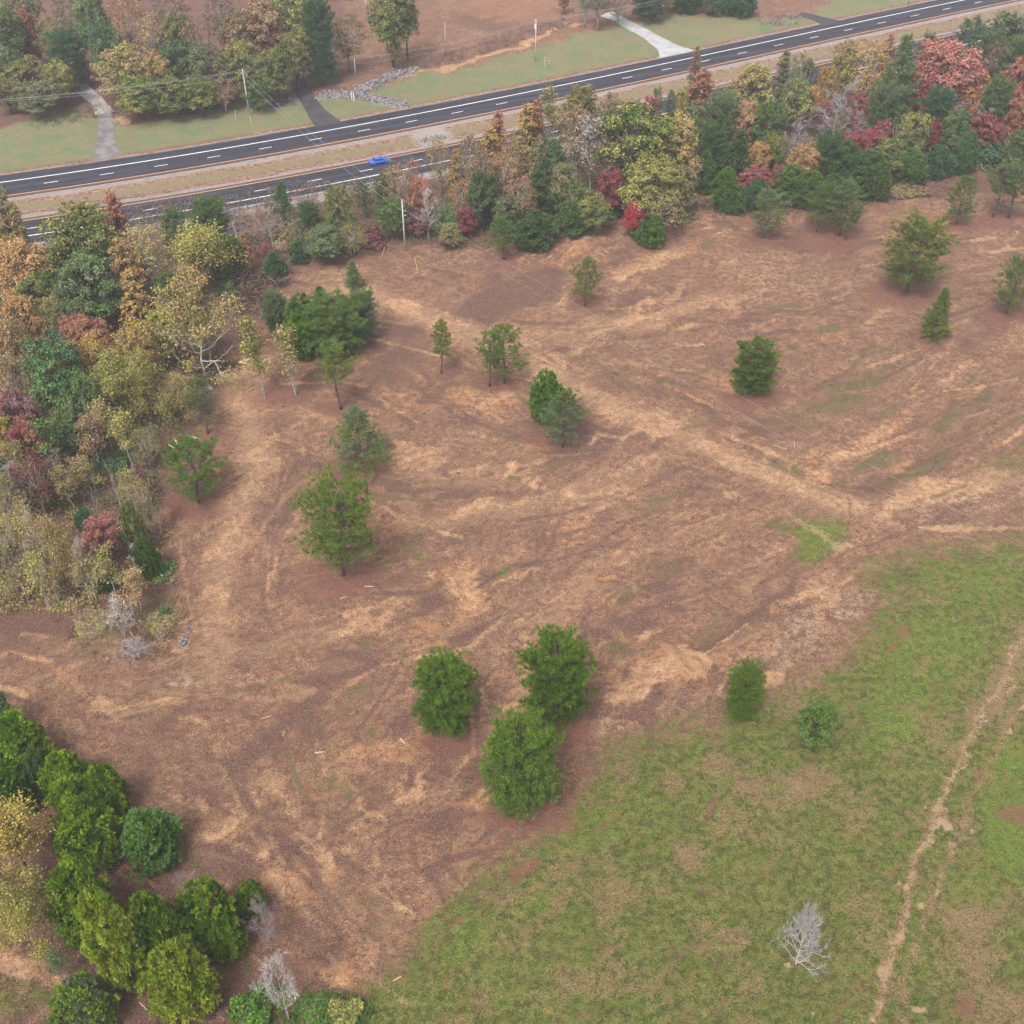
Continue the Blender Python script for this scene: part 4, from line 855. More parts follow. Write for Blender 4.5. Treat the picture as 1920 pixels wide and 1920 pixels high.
def cedar(seed, h=8.0, w=6.6, leaders=5, sprays=1900, nb=7, bl=0.36, bw=0.075, power=0.62, kind='cedar', point=0.0):
    rng = np.random.default_rng(seed); wood = MB()
    wood.tube([(0, 0, -0.3), (0.05, 0, h * 0.5), (0, 0.05, h * 0.9)], [0.02 * h, 0.014 * h, 0.003 * h], 6)
    PP, DD, TT = [], [], []
    ph = rng.uniform(0, 6.28, 6)
    subs = [(0, 0, h, w / 2)]
    for k in range(leaders):
        az = k * 2 * math.pi / max(1, leaders) + rng.uniform(-.5, .5); r = rng.uniform(0.28, 0.5) * w / 2
        subs.append((math.cos(az) * r, math.sin(az) * r, h * rng.uniform(0.66, 0.93), w / 2 * rng.uniform(0.52, 0.66)))
        wood.tube([(0, 0, h * 0.1), (math.cos(az) * r, math.sin(az) * r, h * 0.55)], [0.012 * h, 0.004 * h], 5)
    for (sx, sy, sh, sr) in subs:
        nc = int(sprays / 11 * (sr * sh) / (w / 2 * h) * (1.0 if len(subs) == 1 else 0.6))
        t = rng.random(nc) ** 0.85; az = rng.uniform(0, 2 * math.pi, nc)
        env = (np.sin(np.pi * np.clip(0.1 + 0.88 * t, 0, 1) ** 0.85)) ** power
        if point: env = env * (1 - point * t ** 1.5)
        lump = 1 + 0.12 * np.sin(3 * az + ph[0] + 4 * t) + 0.09 * np.sin(5 * az + ph[1] - 9 * t)
        r = sr * env * lump * rng.uniform(0.72, 1.04, nc)
        c = np.stack([sx + np.cos(az) * r, sy + np.sin(az) * r, sh * (0.04 + 0.95 * t)], 1)
        out = unit(np.stack([np.cos(az), np.sin(az), 0.35 + 1.3 * t], 1))
        tone = np.clip(0.5 + (lump - 1) * 1.5 + rng.normal(0, 0.24, nc), 0, 1); lum = rng.random(nc)
        k = 11
        c2 = np.repeat(c, k, 0); o2 = np.repeat(out, k, 0); n = nc * k
        d2 = unit(sphere_dirs(n, rng) + o2 * 0.9)
        c2 = c2 + d2 * rng.uniform(0.1, 0.5, (n, 1)) * w / 6.6
        PP.append(np.repeat(c2, nb, 0) + rng.normal(0, 0.07, (n * nb, 3)))
        DD.append(np.repeat(d2 + [0, 0, 0.25], nb, 0) + rng.normal(0, 0.45, (n * nb, 3)))
        tt = np.repeat(tone, k); ll = np.repeat(lum, k)
        TT.append(np.stack([np.repeat(np.clip(tt + rng.normal(0, 0.1, n), 0, 1), nb), np.repeat(ll * 0.45 + rng.random(n) * 0.35, nb) + rng.random(n * nb) * 0.2, np.repeat(np.repeat(t, k), nb)], 1))
    P = np.concatenate(PP); D = np.concatenate(DD); T = np.concatenate(TT)
    V, F = blades(P, D, bl * rng.uniform(0.6, 1.25, len(P)), bw * rng.uniform(0.8, 1.3, len(P)), rng)
    hh, ww = measure(V)
    return Plant(kind, wood, V, F, 3, T, hh, ww)

def shrub(seed, h=2.2, w=3.2, n=2600, ls=0.15, kind='shrub'):
    rng = np.random.default_rng(seed); wood = MB(); tips = []
    branching(wood, rng, h, w, 7, 2, 0.035, 0.05, 0.7, 3, tips, 4)
    d = sphere_dirs(n, rng); d[:, 2] = np.abs(d[:, 2])
    lump = 1 + 0.22 * np.sin(3 * np.arctan2(d[:, 1], d[:, 0]) + seed) + 0.2 * np.sin(7 * d[:, 2] + seed)
    p = d * (rng.uniform(0.35, 1.0, (n, 1)) ** 0.5) * lump[:, None] * [w / 2, w / 2, h * 0.9] + [0, 0, 0.08 * h]
    V, F = cards(p, d + [0, 0, 0.4], ls * rng.uniform(0.7, 1.3, n), ls * 0.6 * rng.uniform(0.7, 1.3, n), rng, 0.8)
    T = np.stack([np.clip((lump - 1) * 1.5 + 0.5 + rng.normal(0, 0.15, n), 0, 1), rng.random(n), p[:, 2] / h], 1)
    hh, ww = measure(V)
    return Plant(kind, wood, V, F, 4, T, hh, ww)

LIB = {
    'oak': [oak(11), oak(12, f0=0.1, lobes=34, gap=0.1), oak(13, h=13, w=10.5, lobes=28, gap=0.18), oak(14, lobes=36, clumps=20)],
    'thin': [oak(21, lobes=34, clumps=18, leaves=12, ls=0.165, gap=0.3), oak(22, lobes=30, clumps=20, leaves=12, ls=0.165, gap=0.3), oak(23, h=15, w=9, lobes=36, clumps=18, leaves=12, ls=0.165, gap=0.25)],
    'column': [oak(31, h=15, w=5.5, f0=0.05, lobes=54, clumps=13, leaves=14, ls=0.165, taper=0.75, gap=0.1), oak(32, h=15, w=5, f0=0.04, lobes=60, clumps=12, leaves=13, ls=0.16, taper=0.85, gap=0.2), oak(33, h=15, w=6.5, f0=0.05, lobes=54, clumps=13, leaves=14, ls=0.17, taper=0.6, gap=0.15)],
    'airy': [airy(41, per=18, ls=0.17), airy(42, f0=0.25, per=22, ls=0.17), airy(43, w=8, per=19, spread=0.5, ls=0.18), airy(44, h=12, w=6, f0=0.35, per=15, ls=0.17)],
    'willow': [airy(46, h=10, w=8, per=64, ls=0.125, spread=0.6, n_main=13, f0=0.18), airy(47, h=10, w=8.5, per=60, ls=0.125, spread=0.62, n_main=14, f0=0.15)],
    'multi': [airy(51, h=11, w=5, stems=4, n_main=6, per=9, r0=0.1, spread=0.4), airy(52, h=11, w=6, stems=3, n_main=7, per=6, r0=0.09, spread=0.4, up=0.8)],
    'sycamore': [airy(55, h=14, w=12, n_main=22, levels=4, per=13, ls=0.2, f0=0.04, up=0.16, r0=0.17, spread=0.5)],
    'pine': [pine(61, tufts=11), pine(62, w=8.5, f0=0.2, per=6, whorls=17, tufts=12, shape='full'), pine(63, f0=0.3, whorls=13), pine(64, w=8, f0=0.18, shape='full', tufts=10)],
    'bigpine': [pine(161, h=12, w=10, f0=0.27, whorls=17, per=6, tufts=13, shape='dome')],
    'thickpine': [pine(66, f0=0.12, whorls=21, per=8, tufts=15, nb=24, shape='dome'), pine(67, f0=0.1, whorls=21, per=8, tufts=15, nb=24, shape='dome', w=8), pine(68, f0=0.1, whorls=21, per=8, tufts=14, shape='dome', w=7)],
    'tallpine': [pine(71, h=13, w=6, f0=0.45, whorls=10), pine(72, h=13, w=5, f0=0.35, whorls=12, tufts=8), pine(73, h=13, w=6.5, f0=0.3, whorls=12, keep=0.85)],
    'conepine': [pine(76, h=11, w=6.5, f0=0.05, whorls=19, per=6, shape='cone', tufts=10), pine(77, h=11, w=5.5, f0=0.08, whorls=18, per=6, shape='cone', tufts=9)],
    'openpine': [pine(79, h=10, w=9, f0=0.1, whorls=14, per=6, tufts=13, nb=22, shape='cone', droop=4)],
    'cedar': [cedar(81), cedar(82, leaders=6), cedar(83, leaders=4, w=7), cedar(84, leaders=7, sprays=2100)],
    'cone': [cedar(86, h=7, w=4.2, leaders=0, sprays=2000, point=0.72, power=0.5, kind='cone'), cedar(87, h=7, w=4.6, leaders=2, sprays=1800, point=0.55, power=0.5, kind='cone')],
    'bare': [bare(91), bare(92, n_main=13), bare(93, h=11, w=5, up=0.7, n_main=12), bare(94, h=10, w=8, levels=4, up=0.3)],
    'fan': [bare(98, h=6, w=6.5, f0=0.04, up=0.3, n_main=34, levels=3, r0=0.085, twigs=13)],
    'bareround': [bare(95, h=6, w=6, f0=0.04, up=0.5, n_main=18, r0=0.08, levels=4, twigs=7), bare(96, h=6, w=6.5, f0=0.03, up=0.5, stems=4, n_main=5, r0=0.06, levels=3, twigs=6)],
    'pole': [bare(97, h=10, w=3.0, n_main=6, levels=2, up=1.0, stems=3, r0=0.07, twigs=6)],
    'shrub': [shrub(101), shrub(102, w=3.6), shrub(103, h=2.6, w=3.0, n=2200)],
}
PAL = {
    'G1': (0.068, 0.120, 0.042), 'G2': (0.085, 0.145, 0.036), 'G3': (0.075, 0.165, 0.02), 'G4': (0.13, 0.17, 0.085), 'G5': (0.12, 0.22, 0.06),
    'PB': (0.095, 0.162, 0.017), 'PN': (0.098, 0.142, 0.026), 'PY': (0.145, 0.175, 0.034), 'PX': (0.055, 0.104, 0.010), 'CR': (0.42, 0.05, 0.075), 'PD': (0.064, 0.142, 0.008), 'BL': (0.060, 0.135, 0.065),
    'CD': (0.084, 0.172, 0.008), 'CL': (0.18, 0.265, 0.016), 'CO': (0.27, 0.31, 0.035),
    'OL': (0.23, 0.225, 0.065), 'YG': (0.32, 0.31, 0.08), 'YE': (0.34, 0.28, 0.07), 'GO': (0.36, 0.25, 0.06), 'TN': (0.36, 0.26, 0.13), 'TO': (0.39, 0.25, 0.115),
    'OR': (0.42, 0.22, 0.09), 'RO': (0.38, 0.16, 0.105), 'RD': (0.26, 0.06, 0.07), 'MR': (0.22, 0.05, 0.07), 'PK': (0.37, 0.145, 0.13), 'RB': (0.32, 0.145, 0.095),
    'BR': (0.24, 0.16, 0.11), 'BG': (0.20, 0.17, 0.085), 'PU': (0.22, 0.14, 0.14), 'GY': (0.32, 0.30, 0.29), 'WH': (0.55, 0.53, 0.52), 'GP': (0.31, 0.28, 0.305),
}
WOODS = {'sycamore': M_BARK_PALE, 'fan': M_BARK_PALE, 'bare': M_BARK_GREY, 'bareround': M_BARK_GREY, 'pole': M_BARK_GREY, 'multi': M_BARK_GREY, 'airy': M_BARK_GREY, 'thin': M_BARK_GREY}
NEEDLES = {'pine', 'bigpine', 'thickpine', 'tallpine', 'conepine', 'openpine', 'cedar', 'cone'}
NAMES = {'oak': 'broadleaf_tree', 'thin': 'broadleaf_tree', 'column': 'columnar_tree', 'airy': 'broadleaf_tree', 'willow': 'broadleaf_tree', 'multi': 'multi_stem_tree', 'sycamore': 'broadleaf_tree',
         'pine': 'pine_tree', 'bigpine': 'pine_tree', 'thickpine': 'pine_tree', 'tallpine': 'pine_tree', 'conepine': 'pine_tree', 'openpine': 'pine_tree', 'cedar': 'cedar_tree', 'cone': 'cedar_tree',
         'bare': 'bare_tree', 'fan': 'bare_tree', 'bareround': 'bare_shrub', 'pole': 'bare_tree', 'shrub': 'shrub'}
CATS = {'cedar_tree': 'cedar', 'pine_tree': 'pine', 'shrub': 'shrub', 'bare_shrub': 'shrub'}
LOWSKIRT = {'cedar': 0.32, 'cone': 0.3, 'shrub': 0.42, 'thickpine': 0.12, 'conepine': 0.15, 'bareround': 0.3}
_cnt = {}
TREES = []
def crown_top(u, vb, h, w):
    """image row of the top of a rounded crown standing at pixel (u, vb)"""
    p = at(u, vb); s = px_per_m(p[0], p[1], h / 2)
    th = math.atan2(CAM_H - h, p[1])
    c, b, r = 0.56 * h, 0.44 * h, w / 2
    return pix(p[0], p[1], c)[1] - s * math.hypot(b * math.cos(th), 0.55 * r * math.sin(th))
def tree(kind, u, vb, vt, wpx, ca, cb, label, group, var=None, pale=None, lean=0.0):
    """a tree by its foot (u, vb) and top row vt; vb None: height vt given as (row, metres)"""
    lib = LIB[kind]; k = _cnt.get(kind, 0); _cnt[kind] = k + 1
    pl = lib[(k if var is None else var) % len(lib)]
    if vb is None:
        vt, h = vt; lo, hi = vt + 2.0, vt + 420.0
        wid = wpx / px_per_m(*at(u, vt + 60)[:2])
        for _ in range(40):
            m = (lo + hi) / 2
            if crown_top(u, m, h, wid) < vt: lo = m
            else: hi = m
        vb = (lo + hi) / 2
        p = on_ground(u, vb); p[0] *= 1.0
        # the given column is that of the crown
        x1 = pix(p[0], p[1], h * 0.6)[0]; p = on_ground(u - (x1 - u), vb)
        wid = wpx / px_per_m(p[0], p[1], h * 0.6)
    else:
        if kind in LOWSKIRT:                                 # foliage down to the ground hides the foot: the seen bottom is the near skirt
            q = at(u, vb); vb = vb - LOWSKIRT[kind] * wpx * math.sin(math.atan2(CAM_H, q[1]))
        p = on_ground(u, vb); wid = wpx / px_per_m(p[0], p[1], 4.0)
        lo, hi = 0.3, 40.0
        for _ in range(40):
            m = (lo + hi) / 2
            if crown_top(u, vb, m, wid) > vt: lo = m
            else: hi = m
        h = (lo + hi) / 2
    rnd = random.Random(int(u * 7 + vt * 13 + k))
    nm = NAMES[kind]
    root = empty(nm, p, rnd.uniform(0, 6.28), (wid / pl.w, wid / pl.w, h / pl.h))
    root.rotation_euler = (rnd.uniform(-.03, .03), rnd.uniform(-.03, .03) + lean, root.rotation_euler[2] if not lean else 0.0)
    tag(root, label, CATS.get(nm, 'tree'), group)
    t = link('trunk', pl.wood, None, root)
    bm = M_BARK_PALE if pale else WOODS.get(kind, M_BARK)
    if not pl.wood.materials: pl.wood.materials.append(M_BARK)
    t.material_slots[0].link = 'OBJECT'; t.material_slots[0].material = bm
    c = link('crown', pl.leaf, M_NEEDLE if kind in NEEDLES else (M_TWIG if kind in ('bare', 'fan', 'bareround', 'pole') else M_LEAF), root)
    j = rnd.uniform(0.88, 1.12)
    a = PAL[ca]; b = PAL[cb]
    c.color = (a[0] * j, a[1] * j, a[2] * j, 1.0)
    c['color_b'] = [b[0] * j, b[1] * j, b[2] * j]
    TREES.append((p[0], p[1], h, wid, kind))
    return root
# ------------------------------------------------------------------ every tree and shrub of the photograph
GA = 'lone trees standing on the cleared dirt and pasture'
GB = 'cedars and trees at the lower left corner'
GC = 'trees of the wood along the left edge'
GD = 'trees in the thin strip below the near carriageway'
GE = 'trees in the autumn belt between highway and clearing'
GF = 'trees in the autumn belt at the upper right'
GH = 'trees beyond the highway'
ROWS = [
 (GA, [
  ('bigpine', 643, 1080, 900, 146, 'PN', 'PB', 'tallest lone pine left of centre, bare lower limbs over red needle litter', 0),
  ('thickpine', 838, 1376, 1230, 118, 'PX', 'PB', 'round dark green pine, left one of the three standing close together', 0),
  ('thickpine', 1043, 1362, 1195, 134, 'PX', 'PB', 'tall dark green pine, rear right one of the three standing close together', 1),
  ('thickpine', 985, 1518, 1342, 146, 'PN', 'PB', 'slightly lighter green pine, front one of the three at the pasture edge', 2),
  ('thickpine', 1385, 1352, 1248, 72, 'PN', 'PB', 'small upright green pine where dirt mound meets pasture', 1),
  ('oak', 1525, 1408, 1322, 76, 'G5', 'PB', 'round light green sapling alone in the browned pasture', 1),
  ('fan', 1492, 1808, 1700, 100, 'GY', 'GP', 'leafless white tree alone in the green pasture', 0),
  ('pine', 374, 942, 815, 116, 'PB', 'G3', 'vivid green pine with crooked limbs at the left wood edge below pale planks', 3),
  ('openpine', 676, 872, 763, 118, 'PN', 'G4', 'dusty green pine with wide low limbs above the tallest lone pine', 0),
  ('tallpine', 637, 767, 648, 78, 'PY', 'PN', 'slim pine with a long bare trunk and yellowish tuft of crown', 0),
  ('tallpine', 828, 700, 597, 40, 'PN', 'PY', 'very narrow pine beside the bend of the dirt track', 1),
  ('tallpine', 919, 724, 615, 56, 'PN', 'G2', 'thinner left pine of the pair by the dirt track', 2),
  ('pine', 946, 719, 611, 88, 'PN', 'PB', 'fuller right pine of the pair by the dirt track', 2),
  ('cedar', 1022, 800, 697, 66, 'PB', 'G3', 'bright green upright cedar behind a greyer pine on a dirt rise', 2),
  ('pine', 1055, 836, 735, 84, 'G4', 'PN', 'grey green pine in front of the bright green cedar', 0),
  ('thickpine', 1408, 742, 637, 84, 'PX', 'PN', 'dense oval dark pine right of centre casting red litter', 1),
  ('pine', 1095, 574, 485, 64, 'PN', 'PY', 'small pine with visible stem above the purple leaf patch', 2),
  ('pine', 1698, 547, 408, 134, 'PN', 'PY', 'large spreading pine at upper right on a reddish rise', 1),
  ('conepine', 1748, 637, 541, 60, 'PY', 'PN', 'narrow yellowish pine below the large spreading pine', 1),
  ('pine', 1886, 588, 475, 88, 'PN', 'G2', 'green pine beside the right edge below the spreading pine', 3),
  ('pine', 1792, 422, 332, 60, 'G4', 'PN', 'small pale pine left of two bare stemmed pines at upper right', 0),
  ('tallpine', 1862, 407, 305, 66, 'G4', 'PN', 'bare stemmed pine, left of the two near the upper right edge', 0),
  ('tallpine', 1890, 408, 300, 76, 'G4', 'PN', 'bare stemmed pine, right of the two near the upper right edge', 2),
  ('pine', 1530, 436, 345, 66, 'PN', 'G2', 'left pine of the touching pair at the belt edge upper right', 2),
  ('pine', 1576, 442, 338, 82, 'PN', 'G4', 'right pine of the touching pair at the belt edge upper right', 0),
  ('pine', 1432, 447, 353, 74, 'PN', 'G4', 'single airy pine left of the touching pair at the belt edge', 3),
  ('cedar', 1215, 467, 404, 60, 'G1', 'CD', 'small round dark cedar next to the crimson shrub', 0),
  ('oak', 1186, 446, 380, 42, 'CR', 'CR', 'small crimson shrub next to the round dark cedar', 1),
  ('cedar', 1078, 447, 374, 76, 'G1', 'G2', 'dome shaped dark cedar at the belt edge above the purple patch', 1),
  ('cedar', 1003, 472, 397, 84, 'G1', 'G2', 'broad dark green cedar behind the small pine at belt edge', 3),
  ('tallpine', 945, 487, 410, 52, 'PN', 'G2', 'small pine standing in front of the broad dark cedar', 1),
  ('conepine', 664, 541, 488, 36, 'G2', 'G4', 'tiny pine alone on bare ground below the near utility pole', 0),
  ('cone', 517, 527, 473, 48, 'G1', 'BL', 'dark pointed cedar left of the clearing beside the brush pile', 0),
  ('cone', 563, 497, 453, 36, 'G1', 'BL', 'smaller dark pointed cedar up behind the brush pile', 1),
  ('tallpine', 391, 812, 705, 58, 'G4', 'PN', 'thin grey green pine at the edge of the left wood', 2),
  ('multi', 499, 747, 598, 56, 'YG', 'OL', 'yellow green clump of several thin straight stems', 0),
  ('multi', 556, 742, 612, 64, 'TN', 'OL', 'wispy half bare clump right of the yellow green stems', 1),
  ('cone', 608, 610, 538, 40, 'PD', 'G1', 'dark green cedar tip rising behind the spreading pine group', 0),
  ('thickpine', 630, 668, 555, 122, 'G2', 'PN', 'wide tiered green pine in the middle of the evergreen group', 0),
  ('thickpine', 682, 640, 546, 60, 'G4', 'G2', 'grey green pine at the right end of the evergreen group', 2),
  ('cedar', 572, 655, 552, 70, 'PD', 'G2', 'deep green cedar left behind the wide tiered pine', 0),
  ('thickpine', 524, 628, 545, 52, 'G2', 'G4', 'green pine below the brush pile at the group left end', 0),
  ('cedar', 572, 678, 588, 72, 'PD', 'CD', 'low dark cedar in front of the evergreen group', 1),
  ('shrub', 310, 1160, 1134, 26, 'G3', 'G5', 'tiny vivid green bush in brown weeds right of the bare shrub'),
  ('shrub', 186, 1170, 1150, 36, 'YG', 'G5', 'tiny yellow green bush in weeds left of the white bare shrub'),
 ]),
 (GB, [
  ('oak', 8, 1385, 1290, 74, 'G5', 'G4', 'pale green tree cut by the left edge above the cedars', 1),
  ('cedar', 44, 1480, 1345, 132, 'PD', 'CL', 'large dark cedar at the left edge, rear one of two', 0),
  ('cedar', 26, 1545, 1432, 110, 'PD', 'CD', 'large dark cedar at the left edge, front one of two', 1),
  ('cedar', 88, 1500, 1405, 46, 'G4', 'CD', 'greyer slim cedar behind the two large left edge cedars', 2),
  ('cedar', 142, 1520, 1412, 92, 'CD', 'CL', 'rear left cedar heading the tight stack of five', 3),
  ('cedar', 208, 1550, 1437, 88, 'PD', 'CL', 'rear right cedar in the tight stack of five', 0),
  ('cedar', 166, 1580, 1462, 96, 'CD', 'CL', 'middle cedar in the tight stack of five', 1),
  ('cone', 172, 1610, 1486, 90, 'CD', 'CL', 'pointed cedar fourth down the tight stack of five', 1),
  ('cedar', 180, 1640, 1512, 124, 'CD', 'CL', 'front and widest cedar of the tight stack of five', 2),
  ('cedar', 295, 1634, 1522, 112, 'PD', 'G5', 'single round bluish green cedar standing clear on the dirt', 3),
  ('willow', 62, 1650, 1510, 148, 'GO', 'YE', 'golden yellow broad tree in front of the left edge cedars', 0),
  ('willow', 72, 1800, 1655, 108, 'YE', 'YG', 'smaller yellow tree below the golden broad tree', 1),
  ('thin', 14, 1745, 1625, 96, 'PU', 'BR', 'greyish half bare tree at the left edge under the golden tree', 0),
  ('airy', 115, 1755, 1630, 76, 'TN', 'YG', 'thin tan tree with pale limbs between yellow tree and cedar', 3),
  ('cedar', 176, 1778, 1630, 116, 'CD', 'CL', 'dark cedar behind the little orange oak', 1),
  ('oak', 200, 1745, 1678, 36, 'TO', 'TN', 'little orange brown oak against dark cedar', 2),
  ('cedar', 246, 1860, 1672, 108, 'CL', 'CO', 'tall light green cedar, left one of the front pair', 0),
  ('cedar', 312, 1832, 1680, 112, 'CL', 'PD', 'light green cedar, right one of the front pair', 3),
  ('cedar', 402, 1790, 1658, 108, 'PD', 'CL', 'deep green cedar up left of the grey leafless bush', 2),
  ('cedar', 432, 1806, 1718, 78, 'CD', 'CL', 'low cedar left of the grey leafless bush', 0),
  ('cedar', 476, 1728, 1656, 58, 'CL', 'PD', 'small cedar directly behind the grey leafless bush', 1),
  ('bareround', 506, 1784, 1680, 66, 'GP', 'PU', 'grey purple leafless bush at the end of the cedar row', 0),
  ('cedar', 354, 1925, 1778, 132, 'CO', 'CL', 'olive green cedar, frontmost at the bottom of the picture', 2),
  ('cedar', 170, 1955, 1842, 118, 'G4', 'CL', 'bluish olive cedar at the bottom edge left of the frontmost', 1),
  ('airy', 130, 1836, 1778, 42, 'G5', 'G4', 'pale green sapling on dark soil beside the tan patch', 0),
  ('bare', 542, 1912, 1785, 92, 'GY', 'WH', 'white leafless tree over green bushes at the bottom edge', 3),
  ('shrub', 480, 1935, 1862, 90, 'G2', 'G3', 'green leafy bush at the bottom edge left of the white tree'),
  ('shrub', 520, 1900, 1850, 70, 'G3', 'OL', 'light olive bush behind the foot of the white bottom tree'),
  ('shrub', 590, 1925, 1868, 84, 'G3', 'G2', 'mid green bush right of the white bottom tree'),
  ('shrub', 650, 1935, 1880, 76, 'G2', 'OL', 'dark olive bush at the meeting of dirt and pasture'),
  ('shrub', 262, 1668, 1636, 60, 'BR', 'OL', 'dry brown bush in shadowed soil under the round bluish cedar'),
  ('shrub', 352, 1676, 1640, 60, 'BR', 'PU', 'dead brown bush right of the round bluish cedar foot'),
 ]),
 (GC, [
  ('column', 12, None, (352, 15), 62, 'TO', 'OL', 'rusty tree at the left edge touching the near carriageway', 2),
  ('oak', 46, None, (450, 13), 98, 'OR', 'TO', 'orange round topped tree near the left edge', 0),
  ('oak', 152, None, (398, 16), 138, 'G2', 'OL', 'biggest dark green oak of the left wood', 3),
  ('oak', 168, None, (480, 13), 110, 'G2', 'G4', 'dark green oak just below the biggest one', 1),
  ('column', 219, None, (364, 15), 52, 'RB', 'RO', 'salmon red slender tree before the carriageway', 0),
  ('column', 236, None, (452, 13), 66, 'OR', 'TO', 'orange brown tall tree right of the green oaks', 2),
  ('column', 250, None, (510, 11), 54, 'GO', 'TO', 'golden orange tree below the orange brown tall one', 1),
  ('thin', 276, None, (426, 14), 84, 'YG', 'TN', 'yellow tan tree with white trunk showing through', 0),
  ('willow', 370, None, (426, 12), 122, 'YE', 'YG', 'broad yellow willow like crown behind the sycamore', 0),
  ('sycamore', 385, 700, 505, 172, 'YG', 'TO', 'great pale limbed tree half bare with yellow tan leaves', 0),
  ('oak', 322, None, (510, 10), 60, 'G2', 'G1', 'dark green tree wedged left of the pale limbed giant', 2),
  ('oak', 157, None, (595, 9), 90, 'RB', 'RB', 'brick red dome shaped crown in the left wood', 0),
  ('oak', 166, None, (636, 10), 92, 'GO', 'OR', 'golden orange crown under the brick red dome', 1),
  ('oak', 98, None, (632, 15), 98, 'G5', 'BL', 'fresh green tall oak in the middle of the left wood', 3),
  ('oak', 150, None, (700, 11), 70, 'G2', 'G5', 'shaded green tree right of the fresh green oak', 2),
  ('willow', 212, None, (655, 12), 92, 'YG', 'OL', 'olive yellow willow, left of three under the brick red dome', 1),
  ('willow', 240, None, (668, 10), 72, 'OL', 'YG', 'olive willow, middle of three with pale limbs', 0),
  ('willow', 292, 800, 655, 92, 'YE', 'OL', 'yellow willow, right of three with dark stem on the dirt', 1),
  ('oak', 16, None, (592, 14), 78, 'TO', 'TN', 'pinkish tan crown at the left edge', 2),
  ('oak', 44, None, (556, 12), 74, 'OR', 'TO', 'dull orange crown right of the pinkish tan one', 1),
  ('thin', 88, None, (552, 11), 64, 'TN', 'OL', 'brown rust crown between dull orange and dark green', 1),
  ('oak', 142, None, (562, 9), 54, 'G5', 'G4', 'small pale green crown above the brick red dome', 0),
  ('oak', 70, None, (510, 10), 80, 'OL', 'G2', 'olive green crown under the orange round topped tree', 3),
  ('thin', 20, None, (660, 13), 74, 'TO', 'TN', 'tan brown crown below the pinkish tan one', 2),
  ('oak', 34, None, (738, 11), 70, 'MR', 'PU', 'upper maroon tree beside the fresh green oak', 0),
  ('oak', 58, None, (792, 10), 76, 'MR', 'RB', 'lower maroon tree, darkest red of the left wood', 1),
  ('oak', 6, None, (780, 10), 52, 'GO', 'YE', 'bright yellow tree peeking in at the left edge', 0),
  ('airy', 104, 905, 780, 78, 'G2', 'G5', 'green tree with a white birch like trunk', 0),
  ('airy', 190, 880, 775, 70, 'TO', 'BR', 'ragged brown orange tree above the leaf strewn gap', 1),
  ('airy', 216, 850, 745, 70, 'YG', 'TN', 'leaning yellow tan tree above the leaf strewn gap', 2),
  ('airy', 250, 882, 772, 66, 'TN', 'YG', 'thin tan tree with a straight pale stem at the wood edge', 3),
  ('cedar', 30, 965, 868, 92, 'G1', 'BL', 'low dark blue green cedar at the left edge behind bare twigs', 2),
  ('bare', 38, 975, 872, 80, 'GY', 'GP', 'bare grey twigs in front of the low dark cedar', 1),
  ('thin', 95, 950, 880, 50, 'MR', 'PU', 'small maroon shrub near the white birch trunk', 0),
  ('shrub', 214, 892, 850, 74, 'G1', 'BL', 'dark green underbrush beneath the thin tan trees'),
  ('airy', 166, 925, 855, 66, 'YE', 'TN', 'yellow leaved sapling with forked pale stem', 2),
  ('pole', 232, 960, 850, 40, 'GY', 'TN', 'bare thin poles right of the forked sapling', 0),
  ('airy', 24, 1090, 945, 88, 'TN', 'YG', 'washed tan tree at the left edge in the yellow clump', 1),
  ('willow', 82, 1095, 955, 90, 'YG', 'TN', 'tall yellow tree in the middle of the yellow clump', 0),
  ('willow', 136, 1125, 962, 74, 'YE', 'TN', 'yellow tree with pale stem at the clump right side', 1),
  ('airy', 40, 1115, 1010, 84, 'TN', 'OL', 'faded olive tree at the front of the yellow clump', 1),
  ('airy', 95, 1140, 1035, 78, 'YE', 'YG', 'brightest yellow small tree at the clump front', 0),
  ('oak', 204, 1055, 970, 74, 'PK', 'PK', 'salmon pink small maple between green and yellow', 0),
  ('cedar', 164, 1000, 955, 42, 'BL', 'G1', 'small blue green cedar left of the salmon maple'),
  ('cedar', 264, 1050, 950, 52, 'G2', 'OL', 'tall dark slim cedar right of the salmon maple', 0),
  ('cedar', 284, 1090, 1010, 46, 'G2', 'PD', 'short dark cedar behind the bluish green bush', 3),
  ('shrub', 302, 1090, 1050, 58, 'BL', 'G5', 'bluish green bush at the clump edge by the track'),
  ('cedar', 204, 1115, 1040, 50, 'PD', 'G2', 'dark cedar hidden among the airy tan trees', 0),
  ('airy', 226, 1140, 1025, 70, 'TN', 'OL', 'airy tan tree, left of two above the white bare shrub', 3),
  ('airy', 264, 1145, 1065, 66, 'TO', 'TN', 'airy brownish tree, right of two above the white bare shrub', 2),
  ('bareround', 234, 1212, 1118, 76, 'GY', 'WH', 'white leafless shrub with fanned stems in weeds', 1),
  ('bare', 268, 1075, 1022, 44, 'WH', 'GY', 'small forked bare tree against dark green', 2),
  ('pole', 306, 1005, 922, 28, 'GP', 'GY', 'pale bare saplings at the wood edge above the track', 0),
  ('airy', 255, 960, 880, 60, 'TN', 'OL', 'dry tan sapling beside the heap of grey rocks', 1),
  ('bareround', 255, 1240, 1196, 80, 'PU', 'GP', 'greyish dry brush around the foot of the white bare shrub', 0),
   ('bare', 52, 1125, 985, 84, 'TN', 'GY', 'pale leafless tree standing within the yellow clump left part', 3),
  ('bare', 112, 1135, 965, 74, 'GY', 'TN', 'grey leafless stems within the yellow clump middle', 1),
